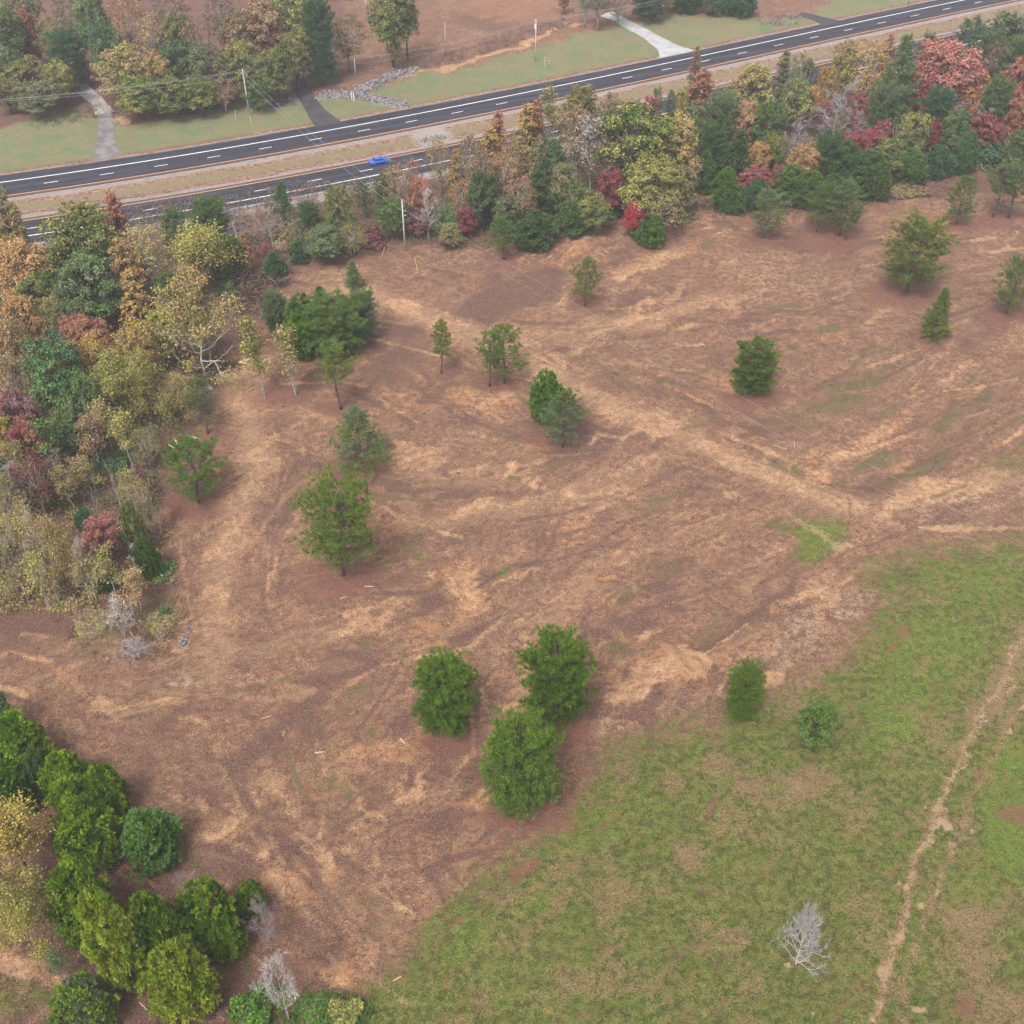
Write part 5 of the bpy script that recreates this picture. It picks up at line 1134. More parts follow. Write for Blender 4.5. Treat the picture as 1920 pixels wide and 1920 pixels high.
  ('bare', 182, 1125, 1000, 60, 'TN', 'GY', 'thin leafless sapling between yellow clump and airy tan trees', 2),
  ('willow', 330, None, (700, 8), 74, 'OL', 'TN', 'dull olive sapling below the great pale limbed tree', 1),
  ('thin', 60, None, (850, 10), 74, 'BG', 'MR', 'dusky brown crown under the darkest maroon tree', 0),
  ('oak', 130, None, (760, 9), 70, 'G2', 'G4', 'shadowed green crown behind the white birch like trunk', 1),
  ('airy', 60, 940, 830, 70, 'BR', 'OL', 'brown sapling between maroon tree and low dark cedar', 0),
  ('airy', 140, 960, 870, 60, 'OL', 'TN', 'olive sapling with thin stem left of the forked one', 1),
  ('thin', 270, None, (800, 7), 60, 'OL', 'BG', 'olive brown bush tree at the wood edge beside the vivid pine', 1),
  ('thin', 8, None, (890, 10), 60, 'TN', 'OL', 'tan olive crown at the left edge above the yellow clump', 2),
  ('willow', 12, 1130, 1010, 80, 'TN', 'YG', 'pale straw tree at the left edge foot of the yellow clump', 0),
  ('airy', 170, 1130, 1030, 64, 'YG', 'TN', 'yellow tan sapling between clump and salmon maple', 2),
  ('shrub', 120, 1150, 1105, 80, 'OL', 'TN', 'dry olive brush under the yellow clump stems'),
  ('shrub', 175, 1195, 1150, 90, 'OL', 'BR', 'olive brown weed bush left of the white bare shrub'),
  ('shrub', 300, 1190, 1150, 70, 'OL', 'BR', 'olive brown weed bush right of the white bare shrub'),
  ('pole', 190, 1000, 890, 44, 'GY', 'TN', 'bare pale sapling stems above the salmon maple', 0),
  ('bare', 120, 930, 840, 54, 'GY', 'BR', 'bare grey sapling right of the white birch like trunk', 1),
  ('thin', 290, 1000, 900, 50, 'OL', 'TN', 'half bare olive sapling at the wood edge above bluish bush', 2),
  ('oak', 300, None, (580, 9), 56, 'OL', 'YG', 'olive crown behind the left side of the pale limbed giant', 2),
  ('oak', 255, None, (608, 10), 70, 'TN', 'GO', 'tan gold crown left of the great pale limbed tree', 2),
  ('bare', 252, 700, 610, 52, 'GP', 'GY', 'grey bare tree left of the great pale limbed tree', 0),
 ]),
 (GD, [
  ('pine', 330, None, (392, 11), 74, 'G1', 'G2', 'dark pine, left of two against the near carriageway', 0),
  ('thickpine', 392, None, (372, 12), 68, 'G1', 'G2', 'dark pine, right of two against the near carriageway', 1),
  ('bare', 440, None, (388, 11), 66, 'GP', 'PU', 'grey bare tree right of the dark pines', 2),
  ('conepine', 526, None, (343, 12), 52, 'G1', 'BL', 'pointed dark pine overlapping the pale guardrail gravel', 0),
  ('bare', 506, None, (388, 10), 94, 'PU', 'BR', 'broad bare pinkish tree below the pointed dark pine', 3),
  ('thickpine', 580, None, (383, 11), 48, 'G1', 'G2', 'dark narrow pine right of the broad bare tree', 2),
  ('oak', 634, None, (352, 14), 58, 'G2', 'OL', 'tall olive green tree left of the near utility pole', 1),
  ('oak', 608, None, (428, 9), 70, 'G2', 'G4', 'lower green tree at the strip bottom left of the pole', 0),
  ('pine', 684, None, (337, 10), 42, 'G1', 'G2', 'small dark pine left of the blue car', 2),
  ('thin', 662, None, (420, 8), 62, 'BR', 'OL', 'brownish thicket tree left of the near utility pole', 1),
  ('column', 468, 515, 438, 30, 'OR', 'TO', 'slim orange tree beside the dark pointed cedar'),
  ('thickpine', 445, 520, 445, 46, 'G2', 'PN', 'green pine touching the slim orange tree', 0),
  ('oak', 420, 535, 468, 58, 'G1', 'G2', 'dark bushy tree behind the brush pile', 2),
  ('oak', 500, None, (456, 6), 38, 'MR', 'PU', 'small maroon tree behind the slim orange one', 1),
  ('shrub', 700, 470, 425, 56, 'PU', 'MR', 'purple brown brush left of the near pole foot'),
  ('shrub', 655, 478, 440, 60, 'G2', 'OL', 'olive scrub at the strip foot left of the pole'),
  ('shrub', 540, 470, 425, 66, 'OL', 'TN', 'dull olive brush below the broad bare tree'),
  ('shrub', 800, 445, 412, 70, 'OL', 'BR', 'brown olive brush right of the near pole'),
  ('oak', 618, 470, 445, 24, 'OR', 'TO', 'tiny orange sapling among the olive scrub', 0),
  ('thin', 560, None, (410, 8), 50, 'OL', 'BG', 'faded olive tree between bare tree and dark narrow pine', 2),
  ('shrub', 850, 455, 420, 60, 'BG', 'G2', 'mixed brown green brush below the crimson tree'),
  ('shrub', 430, 560, 520, 60, 'G1', 'G2', 'dark green brambles left of the brush pile'),
 ]),
 (GE, [
  ('thickpine', 728, None, (325, 11), 50, 'G1', 'G2', 'dark pine beside the rear of the blue car', 0),
  ('oak', 738, 447, 372, 70, 'G1', 'G2', 'dark green tree just behind the near utility pole', 2),
  ('thin', 748, None, (306, 14), 72, 'TO', 'BR', 'orange brown tree right of the blue car', 0),
  ('thin', 776, None, (294, 11), 34, 'PK', 'RB', 'pinkish red slim tree in front of the carriageway', 1),
  ('oak', 787, None, (334, 11), 46, 'OR', 'PK', 'brightest orange and coral maple next to the near pole', 2),
  ('oak', 782, None, (402, 6), 46, 'MR', 'PU', 'dark crimson bush under the bright orange maple', 0),
  ('bare', 804, 450, 352, 40, 'WH', 'GY', 'white stemmed bare tree under the bright orange maple', 2),
  ('thin', 824, None, (258, 15), 52, 'BG', 'TO', 'tall brown green tree before the crossover gravel', 1),
  ('column', 858, None, (282, 14), 44, 'GO', 'TO', 'golden brown column right of the tall brown tree', 0),
  ('thin', 884, None, (258, 15), 60, 'BG', 'BR', 'olive brown crown before the median', 2),
  ('thin', 868, None, (338, 11), 46, 'RB', 'TO', 'rosy brown tree in the middle of the belt left part', 1),
  ('oak', 876, None, (392, 7), 40, 'RD', 'MR', 'crimson tree at the belt foot left part', 1),
  ('oak', 834, None, (386, 8), 44, 'G5', 'G4', 'small fresh green bush right of the bright orange maple', 3),
  ('column', 930, None, (212, 16), 38, 'RO', 'RB', 'tall rust red spire crossing the median', 0),
  ('column', 920, None, (242, 15), 48, 'OR', 'GO', 'tall orange spire left of the rust red one', 1),
  ('thin', 945, None, (290, 13), 54, 'RB', 'TO', 'russet tree below the orange spires', 2),
  ('oak', 906, None, (322, 12), 52, 'G2', 'G1', 'green oak at the belt centre left of the pines', 0),
  ('cedar', 926, 416, 360, 48, 'G1', 'PD', 'dark rounded cedar at the belt foot left of the small pine', 1),
  ('column', 985, None, (200, 15), 54, 'YG', 'OR', 'yellow orange spire left of the grey stemmed tree', 1),
  ('column', 1006, None, (190, 15), 32, 'RO', 'OR', 'narrow rust orange spire against the far carriageway', 0),
  ('airy', 1028, None, (160, 18), 58, 'BG', 'OL', 'tall grey stemmed tree reaching the far carriageway', 3),
  ('oak', 1086, None, (166, 16), 66, 'BG', 'OL', 'dark olive crown overlapping the far white line', 1),
  ('thin', 1075, None, (196, 15), 60, 'BR', 'TN', 'dusty brown crown under the dark olive one', 0),
  ('airy', 1105, 370, 215, 92, 'BR', 'GY', 'mostly bare tree with a white forked trunk', 1),
  ('thin', 1140, None, (180, 16), 62, 'BG', 'BR', 'grey olive crown left of the big yellow green oak', 2),
  ('oak', 1030, None, (262, 14), 64, 'G2', 'BL', 'mid green oak above the tiered pine', 2),
  ('conepine', 1020, 412, 300, 96, 'G1', 'G2', 'broad dark tiered pine in the belt centre', 0),
  ('thin', 975, None, (330, 12), 60, 'RB', 'BR', 'brown russet crown left of the broad tiered pine', 1),
  ('oak', 1192, None, (205, 18), 124, 'YG', 'G2', 'big yellow green oak, largest crown of the belt', 0),
  ('oak', 1222, None, (300, 13), 96, 'YG', 'OL', 'yellow green lower crown below the largest oak', 3),
  ('oak', 1266, None, (222, 15), 88, 'TO', 'YG', 'tan gold oak right of the largest oak', 1),
  ('oak', 1148, None, (325, 9), 54, 'RD', 'MR', 'dark crimson tree left below the largest oak', 1),
  ('thin', 1238, None, (352, 9), 84, 'BR', 'OL', 'brown half bare crown above the round cedar', 0),
  ('oak', 1110, None, (370, 7), 60, 'G2', 'OL', 'dull green bush behind the dome shaped cedar', 3),
  ('cedar', 1142, 415, 372, 46, 'G1', 'G2', 'small dark cedar left of the crimson shrub', 2),
  ('thin', 1150, None, (255, 13), 60, 'BG', 'BR', 'brown olive crown between forked trunk and largest oak', 1),
  ('oak', 955, None, (365, 9), 56, 'G2', 'G4', 'dull green crown between small pine and dark rounded cedar', 3),
  ('thin', 900, None, (290, 14), 58, 'TO', 'BR', 'faded orange brown crown behind the green oak at belt centre', 2),
  ('oak', 1060, None, (310, 11), 60, 'G2', 'BG', 'shaded green crown right of the broad tiered pine', 0),
  ('thin', 1010, None, (260, 14), 56, 'TO', 'BG', 'dull amber crown below the yellow orange spire', 1),
  ('oak', 1085, None, (345, 9), 56, 'BG', 'G2', 'dark olive crown above the dome shaped cedar', 2),
  ('oak', 1275, None, (310, 11), 60, 'OL', 'BG', 'olive crown at the right foot of the tan gold oak', 3),
  ('thin', 960, None, (250, 15), 50, 'BR', 'TO', 'brown feathery crown between the orange spires', 0),
  ('oak', 845, None, (420, 6), 44, 'BG', 'OL', 'low olive crown at the belt foot beside the fresh green bush', 1),
  ('shrub', 1280, 420, 385, 60, 'OL', 'BR', 'olive brown brush at the belt foot right of the round cedar'),
 ]),
 (GF, [
  ('conepine', 1306, None, (92, 15), 38, 'BG', 'BR', 'thin brown spire crossing the far carriageway', 1),
  ('column', 1317, None, (136, 15), 56, 'RO', 'RB', 'tall salmon orange spire right of the thin brown one', 0),
  ('oak', 1288, None, (165, 11), 38, 'GO', 'YG', 'small yellow crown left of the salmon orange spire', 0),
  ('oak', 1300, None, (195, 13), 52, 'G2', 'G4', 'green crown under the salmon orange spire', 2),
  ('tallpine', 1232, None, (166, 10), 26, 'G2', 'G4', 'tiny pine top before the median, left of the pair', 0),
  ('tallpine', 1258, None, (170, 9), 20, 'G2', 'G4', 'tiny pine top before the median, right of the pair', 1),
  ('oak', 1220, None, (185, 10), 40, 'PK', 'MR', 'rose red low crown beneath the tiny pine tops', 1),
  ('oak', 1409, None, (128, 15), 78, 'YG', 'TN', 'straw yellow speckled crown above a crimson one', 1),
  ('oak', 1398, None, (195, 11), 66, 'PK', 'TN', 'coral crimson crown under the straw yellow one', 0),
  ('oak', 1422, None, (208, 8), 32, 'RD', 'PK', 'vivid crimson small crown right under the coral one', 2),
  ('column', 1466, None, (98, 15), 32, 'BG', 'G4', 'dull olive spire before the median', 0),
  ('thin', 1500, None, (100, 15), 48, 'BG', 'G4', 'grey olive crown right of the dull olive spire', 1),
  ('pine', 1512, None, (112, 13), 36, 'G1', 'G2', 'dark pine right behind the grey olive crown', 2),
  ('oak', 1490, None, (148, 13), 58, 'YG', 'G4', 'yellow green crown left of the orange tuft', 3),
  ('oak', 1514, None, (162, 11), 34, 'GO', 'OR', 'small orange tuft beside the yellow green crown', 0),
  ('oak', 1440, None, (190, 13), 62, 'G2', 'G1', 'shaded green crown right of the crimson ones', 2),
  ('thickpine', 1352, None, (175, 14), 58, 'G2', 'G4', 'olive green tree between orange spire and straw crown', 1),
  ('bare', 1498, None, (225, 11), 64, 'GP', 'PU', 'pale bare tree above the peach coloured crown', 0),
  ('bare', 1570, None, (160, 13), 70, 'GP', 'GY', 'group of pale bare stems in the belt centre right', 1),
  ('oak', 1580, None, (80, 15), 46, 'YG', 'TN', 'yellow green crown at the median, left of the peach one', 3),
  ('thin', 1628, None, (78, 16), 76, 'TO', 'GO', 'peach tan crown with white trunk at the median', 0),
  ('column', 1662, None, (70, 14), 34, 'PK', 'RO', 'pink slim crown left of the big dark pine', 2),
  ('oak', 1548, None, (128, 11), 44, 'GO', 'TO', 'amber low crown left of the pale bare stems', 1),
  ('conepine', 1692, None, (72, 19), 88, 'G2', 'G4', 'big dark pine left of the large coral maple', 0),
  ('pine', 1738, None, (64, 14), 34, 'G1', 'G2', 'small dark pine behind the big dark pine', 1),
  ('oak', 1775, None, (82, 16), 114, 'RO', 'PK', 'large coral orange maple, biggest red crown at upper right', 0),
  ('oak', 1733, None, (150, 10), 48, 'MR', 'RD', 'purple maroon crown under the large coral maple left side', 1),
  ('bare', 1782, None, (135, 12), 78, 'GP', 'PK', 'pale bare stems under the large coral maple', 1),
  ('pine', 1822, None, (38, 17), 74, 'G1', 'BL', 'dark pine at the top right before the carriageway', 2),
  ('pine', 1850, None, (62, 15), 70, 'G2', 'G4', 'green pine right of the coral maple', 0),
  ('oak', 1892, None, (26, 18), 76, 'G2', 'G4', 'tall green tree at the top right corner', 3),
  ('thickpine', 1912, None, (70, 16), 60, 'G4', 'G2', 'grey green tree below the top right corner tree', 2),
  ('thin', 1866, None, (78, 14), 42, 'PU', 'BR', 'hazy purple brown crown between the right greens', 1),
  ('oak', 1906, None, (115, 13), 54, 'RO', 'PK', 'coral maple at the right edge, upper one', 1),
  ('oak', 1908, None, (185, 12), 50, 'RO', 'RB', 'coral maple at the right edge, lower one', 0),
  ('oak', 1838, None, (138, 9), 34, 'YG', 'GO', 'small yellow crown right of the large coral maple', 2),
  ('oak', 1818, None, (158, 9), 48, 'RO', 'OR', 'small orange red crown below the small yellow one', 3),
  ('oak', 1826, None, (116, 10), 48, 'RD', 'PK', 'magenta red crown right shoulder of the large coral maple', 1),
  ('bare', 1856, None, (178, 11), 62, 'GY', 'GP', 'bare grey tree near the right edge', 2),
  ('oak', 1846, None, (218, 8), 60, 'PK', 'MR', 'rosy crown under the bare grey tree', 0),
  ('thickpine', 1868, None, (150, 14), 50, 'G1', 'G2', 'dark pine behind the bare grey tree', 0),
  ('oak', 1618, None, (246, 9), 64, 'RD', 'MR', 'deep crimson broad crown at the belt centre right', 0),
  ('oak', 1652, None, (226, 8), 36, 'RD', 'PK', 'crimson small crown right above the broad crimson one', 1),
  ('oak', 1751, None, (226, 8), 34, 'RD', 'MR', 'deep red narrow crown between two pale green trees', 2),
  ('oak', 1542, None, (185, 8), 34, 'RD', 'PK', 'small crimson crown left of the pale bare stems', 3),
  ('oak', 1606, None, (178, 9), 36, 'PK', 'RD', 'small pink crown right of the pale bare stems', 0),
  ('pole', 1682, None, (212, 10), 36, 'GP', 'PU', 'pale pole stems left of the pale green round tree', 0),
  ('thickpine', 1658, None, (162, 13), 52, 'G2', 'G4', 'green pine under the big dark pine left side', 1),
  ('conepine', 1650, None, (195, 11), 44, 'G2', 'G1', 'dark green cone between two crimson crowns', 1),
  ('oak', 1712, None, (210, 11), 56, 'G4', 'OL', 'pale green round tree right of the pole stems', 3),
  ('oak', 1790, None, (208, 11), 52, 'G4', 'G2', 'pale green tree left of the rosy crown', 0),
  ('thickpine', 1756, None, (170, 12), 54, 'G1', 'BL', 'blue green pine below the bare coral stems', 2),
  ('oak', 1413, None, (270, 8), 54, 'GO', 'OR', 'orange gold dome over a crimson bush', 0),
  ('oak', 1508, None, (272, 9), 54, 'OR', 'TO', 'peach orange dome right of the orange gold one', 2),
  ('oak', 1418, None, (316, 6), 56, 'RD', 'PK', 'crimson bush under the orange gold dome', 1),
  ('oak', 1458, None, (310, 6), 24, 'RD', 'PK', 'tiny crimson tuft right of the crimson bush', 3),
  ('cedar', 1318, 366, 285, 44, 'G2', 'G1', 'green cedar at the belt left of the lone round one', 0),
  ('cedar', 1356, 400, 318, 52, 'G2', 'PD', 'olive green cedar at the belt foot left corner', 1),
  ('cedar', 1372, 405, 346, 54, 'G1', 'G2', 'blue green cedar in front of the crimson bush', 2),
  ('cone', 1383, None, (248, 11), 50, 'G1', 'G2', 'dark cedar left of the orange gold dome', 0),
  ('cedar', 1415, 398, 338, 48, 'G1', 'BL', 'dark low cedar below the crimson bush', 3),
  ('cedar', 1480, 388, 312, 74, 'G2', 'PN', 'wide green cedar below the peach dome', 0),
  ('cedar', 1512, 395, 322, 54, 'PN', 'G2', 'green cedar right front below the peach dome', 1),
  ('cedar', 1555, 398, 330, 62, 'G2', 'G1', 'green cedar behind the touching pine pair', 3),
  ('thickpine', 1545, None, (250, 11), 54, 'G2', 'G1', 'olive green pine right of the peach dome', 2),
  ('cedar', 1620, 375, 286, 72, 'G1', 'G2', 'dark cedar under the broad crimson crown', 1),
  ('cedar', 1640, 380, 305, 50, 'G2', 'PN', 'small lighter cedar in front of the dark one under crimson', 2),
  ('cedar', 1588, None, (268, 9), 60, 'G1', 'G2', 'dark green cedar right of the olive green pine', 0),
  ('cedar', 1700, 350, 282, 70, 'G1', 'G2', 'dark bushy cedar, left of three along the bank', 3),
  ('cedar', 1752, 340, 274, 58, 'G1', 'BL', 'dark bushy cedar, middle of three along the bank', 2),
  ('cedar', 1800, 330, 250, 54, 'BL', 'G2', 'blue green cedar, right of three along the bank', 0),
  ('oak', 1664, None, (262, 8), 60, 'OL', 'G2', 'olive crown behind the dark cedars on the bank', 1),
  ('shrub', 1850, 318, 270, 70, 'G1', 'BL', 'dark blue thicket left of the right edge green tree'),
  ('oak', 1898, 345, 250, 76, 'G4', 'G2', 'grey green round tree at the right edge above two pines', 2),
  ('bare', 1610, None, (206, 10), 40, 'PU', 'GP', 'purple grey bare saplings behind the broad crimson crown', 2),
  ('oak', 1450, None, (255, 8), 46, 'G2', 'OL', 'olive crown between orange gold and peach domes', 2),
  ('thickpine', 1340, None, (232, 12), 46, 'G2', 'G1', 'dark pine right of the salmon orange spire foot', 0),
  ('shrub', 1700, 372, 340, 80, 'OL', 'BR', 'brown olive brush along the bank below the three cedars'),
 ]),
 (GH, [
  ('oak', 8, None, (20, 18), 70, 'G4', 'G2', 'grey green tree at the top left corner', 0),
  ('oak', 52, None, (22, 16), 54, 'MR', 'RB', 'dusky maroon tree at the top left', 1),
  ('oak', 40, None, (-12, 18), 80, 'G4', 'BG', 'misty green tree above the dusky maroon one', 2),
  ('oak', 15, None, (85, 14), 56, 'BL', 'G4', 'blue green tree at the left edge below the corner', 3),
  ('oak', 18, None, (92, 7), 26, 'TO', 'GO', 'small orange crown at the left edge beyond the highway', 0),
  ('thin', 100, None, (28, 16), 66, 'BG', 'OL', 'grey olive tree left of the tall green one', 1),
  ('thin', 130, None, (-8, 18), 60, 'G4', 'BR', 'hazy grey green tree on the top edge near the left', 2),
  ('oak', 172, None, (-10, 20), 62, 'G5', 'G4', 'tall bright green tree on the top edge left', 0),
  ('oak', 200, None, (48, 16), 66, 'G5', 'BL', 'fresh green lower crown of the upper left wood', 3),
  ('thickpine', 125, None, (58, 14), 62, 'G1', 'BL', 'dark blue green tree behind the small shed', 1),
  ('thin', 240, None, (-6, 19), 84, 'TO', 'RB', 'salmon brown tree on the top edge left', 0),
  ('oak', 45, None, (112, 11), 88, 'BG', 'OL', 'brown olive round tree above the left lawn', 1),
  ('oak', 108, None, (118, 10), 60, 'OL', 'YG', 'yellow olive tree left of the gravel drive', 2),
  ('oak', 12, None, (150, 8), 50, 'G2', 'BG', 'dark scrub tree at the left end of the upper lawn', 3),
  ('oak', 72, None, (155, 8), 70, 'BG', 'G4', 'grey brown scrub tree behind the left lawn', 0),
  ('oak', 232, None, (90, 13), 100, 'TN', 'YG', 'tan gold tree right of the gravel drive', 1),
  ('oak', 285, None, (105, 12), 74, 'OL', 'TO', 'olive tree with orange flecks beside the tan gold one', 2),
  ('oak', 262, None, (150, 9), 84, 'OL', 'G2', 'olive scrub crown at the lawn edge right of the drive', 3),
  ('thin', 290, None, (30, 17), 70, 'BR', 'TN', 'brown hazy tree in the upper left wood', 2),
  ('oak', 335, None, (32, 17), 70, 'G4', 'OL', 'grey green tree in the middle of the upper wood', 1),
  ('thin', 320, None, (-14, 19), 80, 'PU', 'BR', 'purple brown bare tree on the top edge', 0),
  ('thin', 372, None, (40, 17), 64, 'RB', 'BR', 'russet hazy tree in the middle upper wood', 1),
  ('oak', 340, None, (80, 14), 66, 'G2', 'BL', 'dark green tree below the russet hazy one', 0),
  ('oak', 390, None, (88, 14), 72, 'BG', 'G4', 'grey brown broad tree left of the far left pole', 3),
  ('oak', 325, None, (148, 9), 72, 'G2', 'OL', 'green scrub crown on the lawn edge left of the pole', 1),
  ('oak', 375, None, (145, 9), 66, 'OL', 'G2', 'olive scrub crown on the lawn edge behind the pole', 2),
  ('thin', 418, None, (148, 8), 50, 'RB', 'TO', 'russet scrub crown just left of the far left pole', 1),
  ('thin', 412, None, (-16, 17), 70, 'BR', 'PU', 'dim brown tree on the top edge before the white house', 2),
  ('oak', 445, None, (30, 16), 66, 'TO', 'BG', 'tan brown tree before the hidden white building', 3),
  ('oak', 490, None, (12, 17), 84, 'RB', 'TN', 'reddish brown tree before the hidden white building', 0),
  ('oak', 455, None, (78, 14), 74, 'G4', 'OL', 'misty green tree behind the far left pole', 2),
  ('oak', 545, None, (-8, 18), 84, 'YG', 'G4', 'yellow green tall tree on the top edge', 1),
  ('oak', 550, None, (58, 14), 72, 'BG', 'OL', 'brown olive tree under the yellow green tall one', 3),
  ('thickpine', 596, None, (2, 20), 58, 'BL', 'G1', 'dark blue green pine left of the white house', 2),
  ('oak', 510, None, (98, 12), 66, 'OL', 'G2', 'olive green bushy tree right of the far left pole', 0),
  ('oak', 480, None, (150, 7), 60, 'G2', 'G1', 'low dark scrub under the olive bushy tree', 1),
  ('thin', 650, None, (32, 13), 76, 'BR', 'BG', 'faint brown tree in front of the white house', 2),
  ('oak', 738, 126, -24, 88, 'G2', 'OL', 'green roadside tree with dark stem above the riprap, left of two', 3),
  ('oak', 765, 113, -30, 66, 'G4', 'G2', 'green roadside tree above the riprap, right of two', 0),
  ('oak', 740, 132, 62, 30, 'TO', 'OL', 'small tan sapling at the foot of the roadside trees', 1),
  ('oak', 1057, 28, -18, 24, 'OR', 'RO', 'small orange tree on the top edge above the creek', 0),
  ('thin', 1095, 52, -40, 52, 'G4', 'GY', 'grey green thin tree left of the concrete drive', 1),
  ('thin', 1120, 58, -40, 52, 'PU', 'G4', 'bare topped tree with dark stem left of the concrete drive', 2),
  ('thickpine', 1215, 42, -40, 70, 'G1', 'BL', 'dark evergreen right of the concrete drive head', 0),
  ('cedar', 1285, 28, -40, 62, 'G1', 'BL', 'dark evergreen on the top edge, left one of the row', 1),
  ('cedar', 1340, 32, -36, 52, 'G4', 'BL', 'paler evergreen in the middle of the top edge row', 2),
  ('cedar', 1384, 34, -30, 62, 'G1', 'BL', 'dark round evergreen at the right end of the top edge row', 3),
  ('oak', 1252, 24, -14, 26, 'YG', 'TN', 'small straw yellow tree on the top edge by the evergreens', 2),
  ('thin', 1160, None, (-25, 10), 60, 'PU', 'BR', 'purple brown thicket tree on the top edge above the drive', 0),
 ]),
]
GROW = {GC: (1.22, 1.16), GD: (0.88, 1.1), GE: (1.14, 1.2), GF: (1.12, 1.18), GH: (1.1, 1.14)}
for grp, rows in ROWS:
    for r in rows:
        kind, u, vb, vt, w, ca, cb, label = r[:8]
        if vb is None: k = (0.92, 1.05) if grp == GE and u < 880 else GROW[grp]; vt = (vt[0], vt[1] * k[0]); w *= k[1]
        tree(kind, u, vb, vt, w, ca, cb, label, grp, r[8] if len(r) > 8 else None)
# ------------------------------------------------------------------ poles and wires
M_POLE = plain('weathered_pole', (0.3, 0.27, 0.25), 0.25, 1.5)
M_POLE_PALE = plain('silvered_pole', (0.42, 0.39, 0.37), 0.2, 1.5)
M_INS = plain('insulator_grey', (0.5, 0.5, 0.52), 0.1, 8.0, 0.4)
M_WIRE = plain('wire', (0.27, 0.26, 0.265), 0.1, 1.0, 0.5)
M_YPOST = plain('guard_yellow', (0.6, 0.48, 0.12), 0.15, 3.0)
M_WPOST = plain('post_white', (0.7, 0.7, 0.68), 0.12, 3.0)
M_WOODPALE = plain('cut_wood', (0.5, 0.38, 0.24), 0.25, 3.0)
M_STEEL = plain('galvanised_steel', (0.42, 0.42, 0.43), 0.15, 2.0, 0.5, 0.3)
M_DARKPOST = plain('dark_post', (0.07, 0.06, 0.055), 0.3, 4.0)
def pole_height(u, vb, vt):
    p = on_ground(u, vb); lo, hi = 0.3, 30.0
    for _ in range(40):
        m = (lo + hi) / 2
        if pix(p[0], p[1], p[2] + m)[1] > vt: lo = m
        else: hi = m
    return p, hi
def utility_pole(u, vb, vt, label, arms=True, trafo=False, mat=None, az=0.0, brackets=False):
    p, h = pole_height(u, vb, vt)
    root = empty('utility_pole', p, az); tag(root, label, 'utility pole', 'wooden utility poles')
    m = MB(); m.tube([(0, 0, -0.6), (0, 0, h * 0.5), (0, 0, h)], [0.17, 0.145, 0.11], 8); m.build('pole', mat or M_POLE, root, True)
    if arms:
        m = MB(); m.box((0, 0.14, h - 0.55), (2.3, 0.1, 0.13))
        m.tube([(-0.7, 0.14, h - 0.6), (0, 0.14, h - 1.25)], [0.03, 0.03], 4); m.tube([(0.7, 0.14, h - 0.6), (0, 0.14, h - 1.25)], [0.03, 0.03], 4)
        m.build('crossarm', M_POLE, root)
        for x in (-1.0, 1.0, 0.0):
            m = MB(); z = h - 0.48 if x else h
            m.tube([(x, 0.14 if x else 0, z), (x, 0.14 if x else 0, z + 0.1), (x, 0.14 if x else 0, z + 0.24)], [0.07, 0.11, 0.05], 8); m.build('insulator', M_INS, root)
    if brackets:
        for z in (h - 2.6, h - 3.6):
            m = MB(); m.box((0.35, 0, z), (0.7, 0.07, 0.07)); m.tube([(0.66, 0, z), (0.66, 0, z + 0.22)], [0.07, 0.05], 7); m.build('bracket', M_INS, root)
    if trafo:
        m = MB(); m.tube([(0.42, 0, h - 2.4), (0.42, 0, h - 2.34), (0.42, 0, h - 1.35), (0.42, 0, h - 1.25)], [0.26, 0.3, 0.3, 0.18], 12)
        m.tube([(0.42, 0, h - 1.25), (0.42, 0, h - 1.0)], [0.06, 0.04], 6); m.build('transformer', M_WPOST, root)
    return p, h
PN = utility_pole(760, 471, 374, 'weathered utility pole on the near side of the highway above the clearing', False, False, M_POLE_PALE, 0.5, True)
PF1 = utility_pole(468, 217, 131, 'tall silver grey utility pole with crossarm on the left lawn', True, False, M_POLE_PALE, ROAD_AZ + 1.2)
PF2 = utility_pole(667, 143, 108, 'short grey utility pole above the riprap ditch', False, False, M_POLE_PALE, ROAD_AZ + 1.2)
PF3 = utility_pole(1004, 116, 37, 'utility pole with white transformer on the verge before the creek', True, True, M_POLE_PALE, ROAD_AZ + 1.4)
PF4 = utility_pole(836, 101, 42, 'plain brownish utility pole standing behind the creek brush', False, False, M_POLE)
PF5 = utility_pole(686, 15, -10, 'pale utility pole at the top edge beside the white house', False, False, M_POLE_PALE)
def wire(a, b, sag, label, r=0.024, extra=None):
    pts = []; n = 26
    for k in range(n + 1):
        t = k / n; p = a * (1 - t) + b * t; p = p + np.array([0, 0, -4 * sag * t * (1 - t)]); pts.append(p)
    m = MB(); m.tube(pts, [r] * len(pts), 5); o = m.build('overhead_wire', M_WIRE, None, True)
    tag(o, label, 'wire', 'overhead power wires')
def top(P, dz=0.0, off=(0, 0)): return np.array([P[0][0] + off[0], P[0][1] + off[1], P[0][2] + P[1] + dz])
def far_end(u, v, z): return at(u, v, z)
wire(top(PN, 0.1), at(2080, 1100, 9.5), 2.2, 'lower wire of the pair crossing the clearing toward the right edge', 0.016)
wire(top(PN, -2.5, (0.5, 0.3)), at(2080, 1145, 7.6), 2.4, 'upper wire of the pair crossing the clearing toward the right edge', 0.016)
wire(top(PF1, -0.2), top(PN, 0.1), 1.8, 'wire spanning both carriageways from the left lawn to the near pole')
wire(top(PF1, -1.6), top(PN, -2.5), 1.9, 'lower wire spanning both carriageways to the near pole')
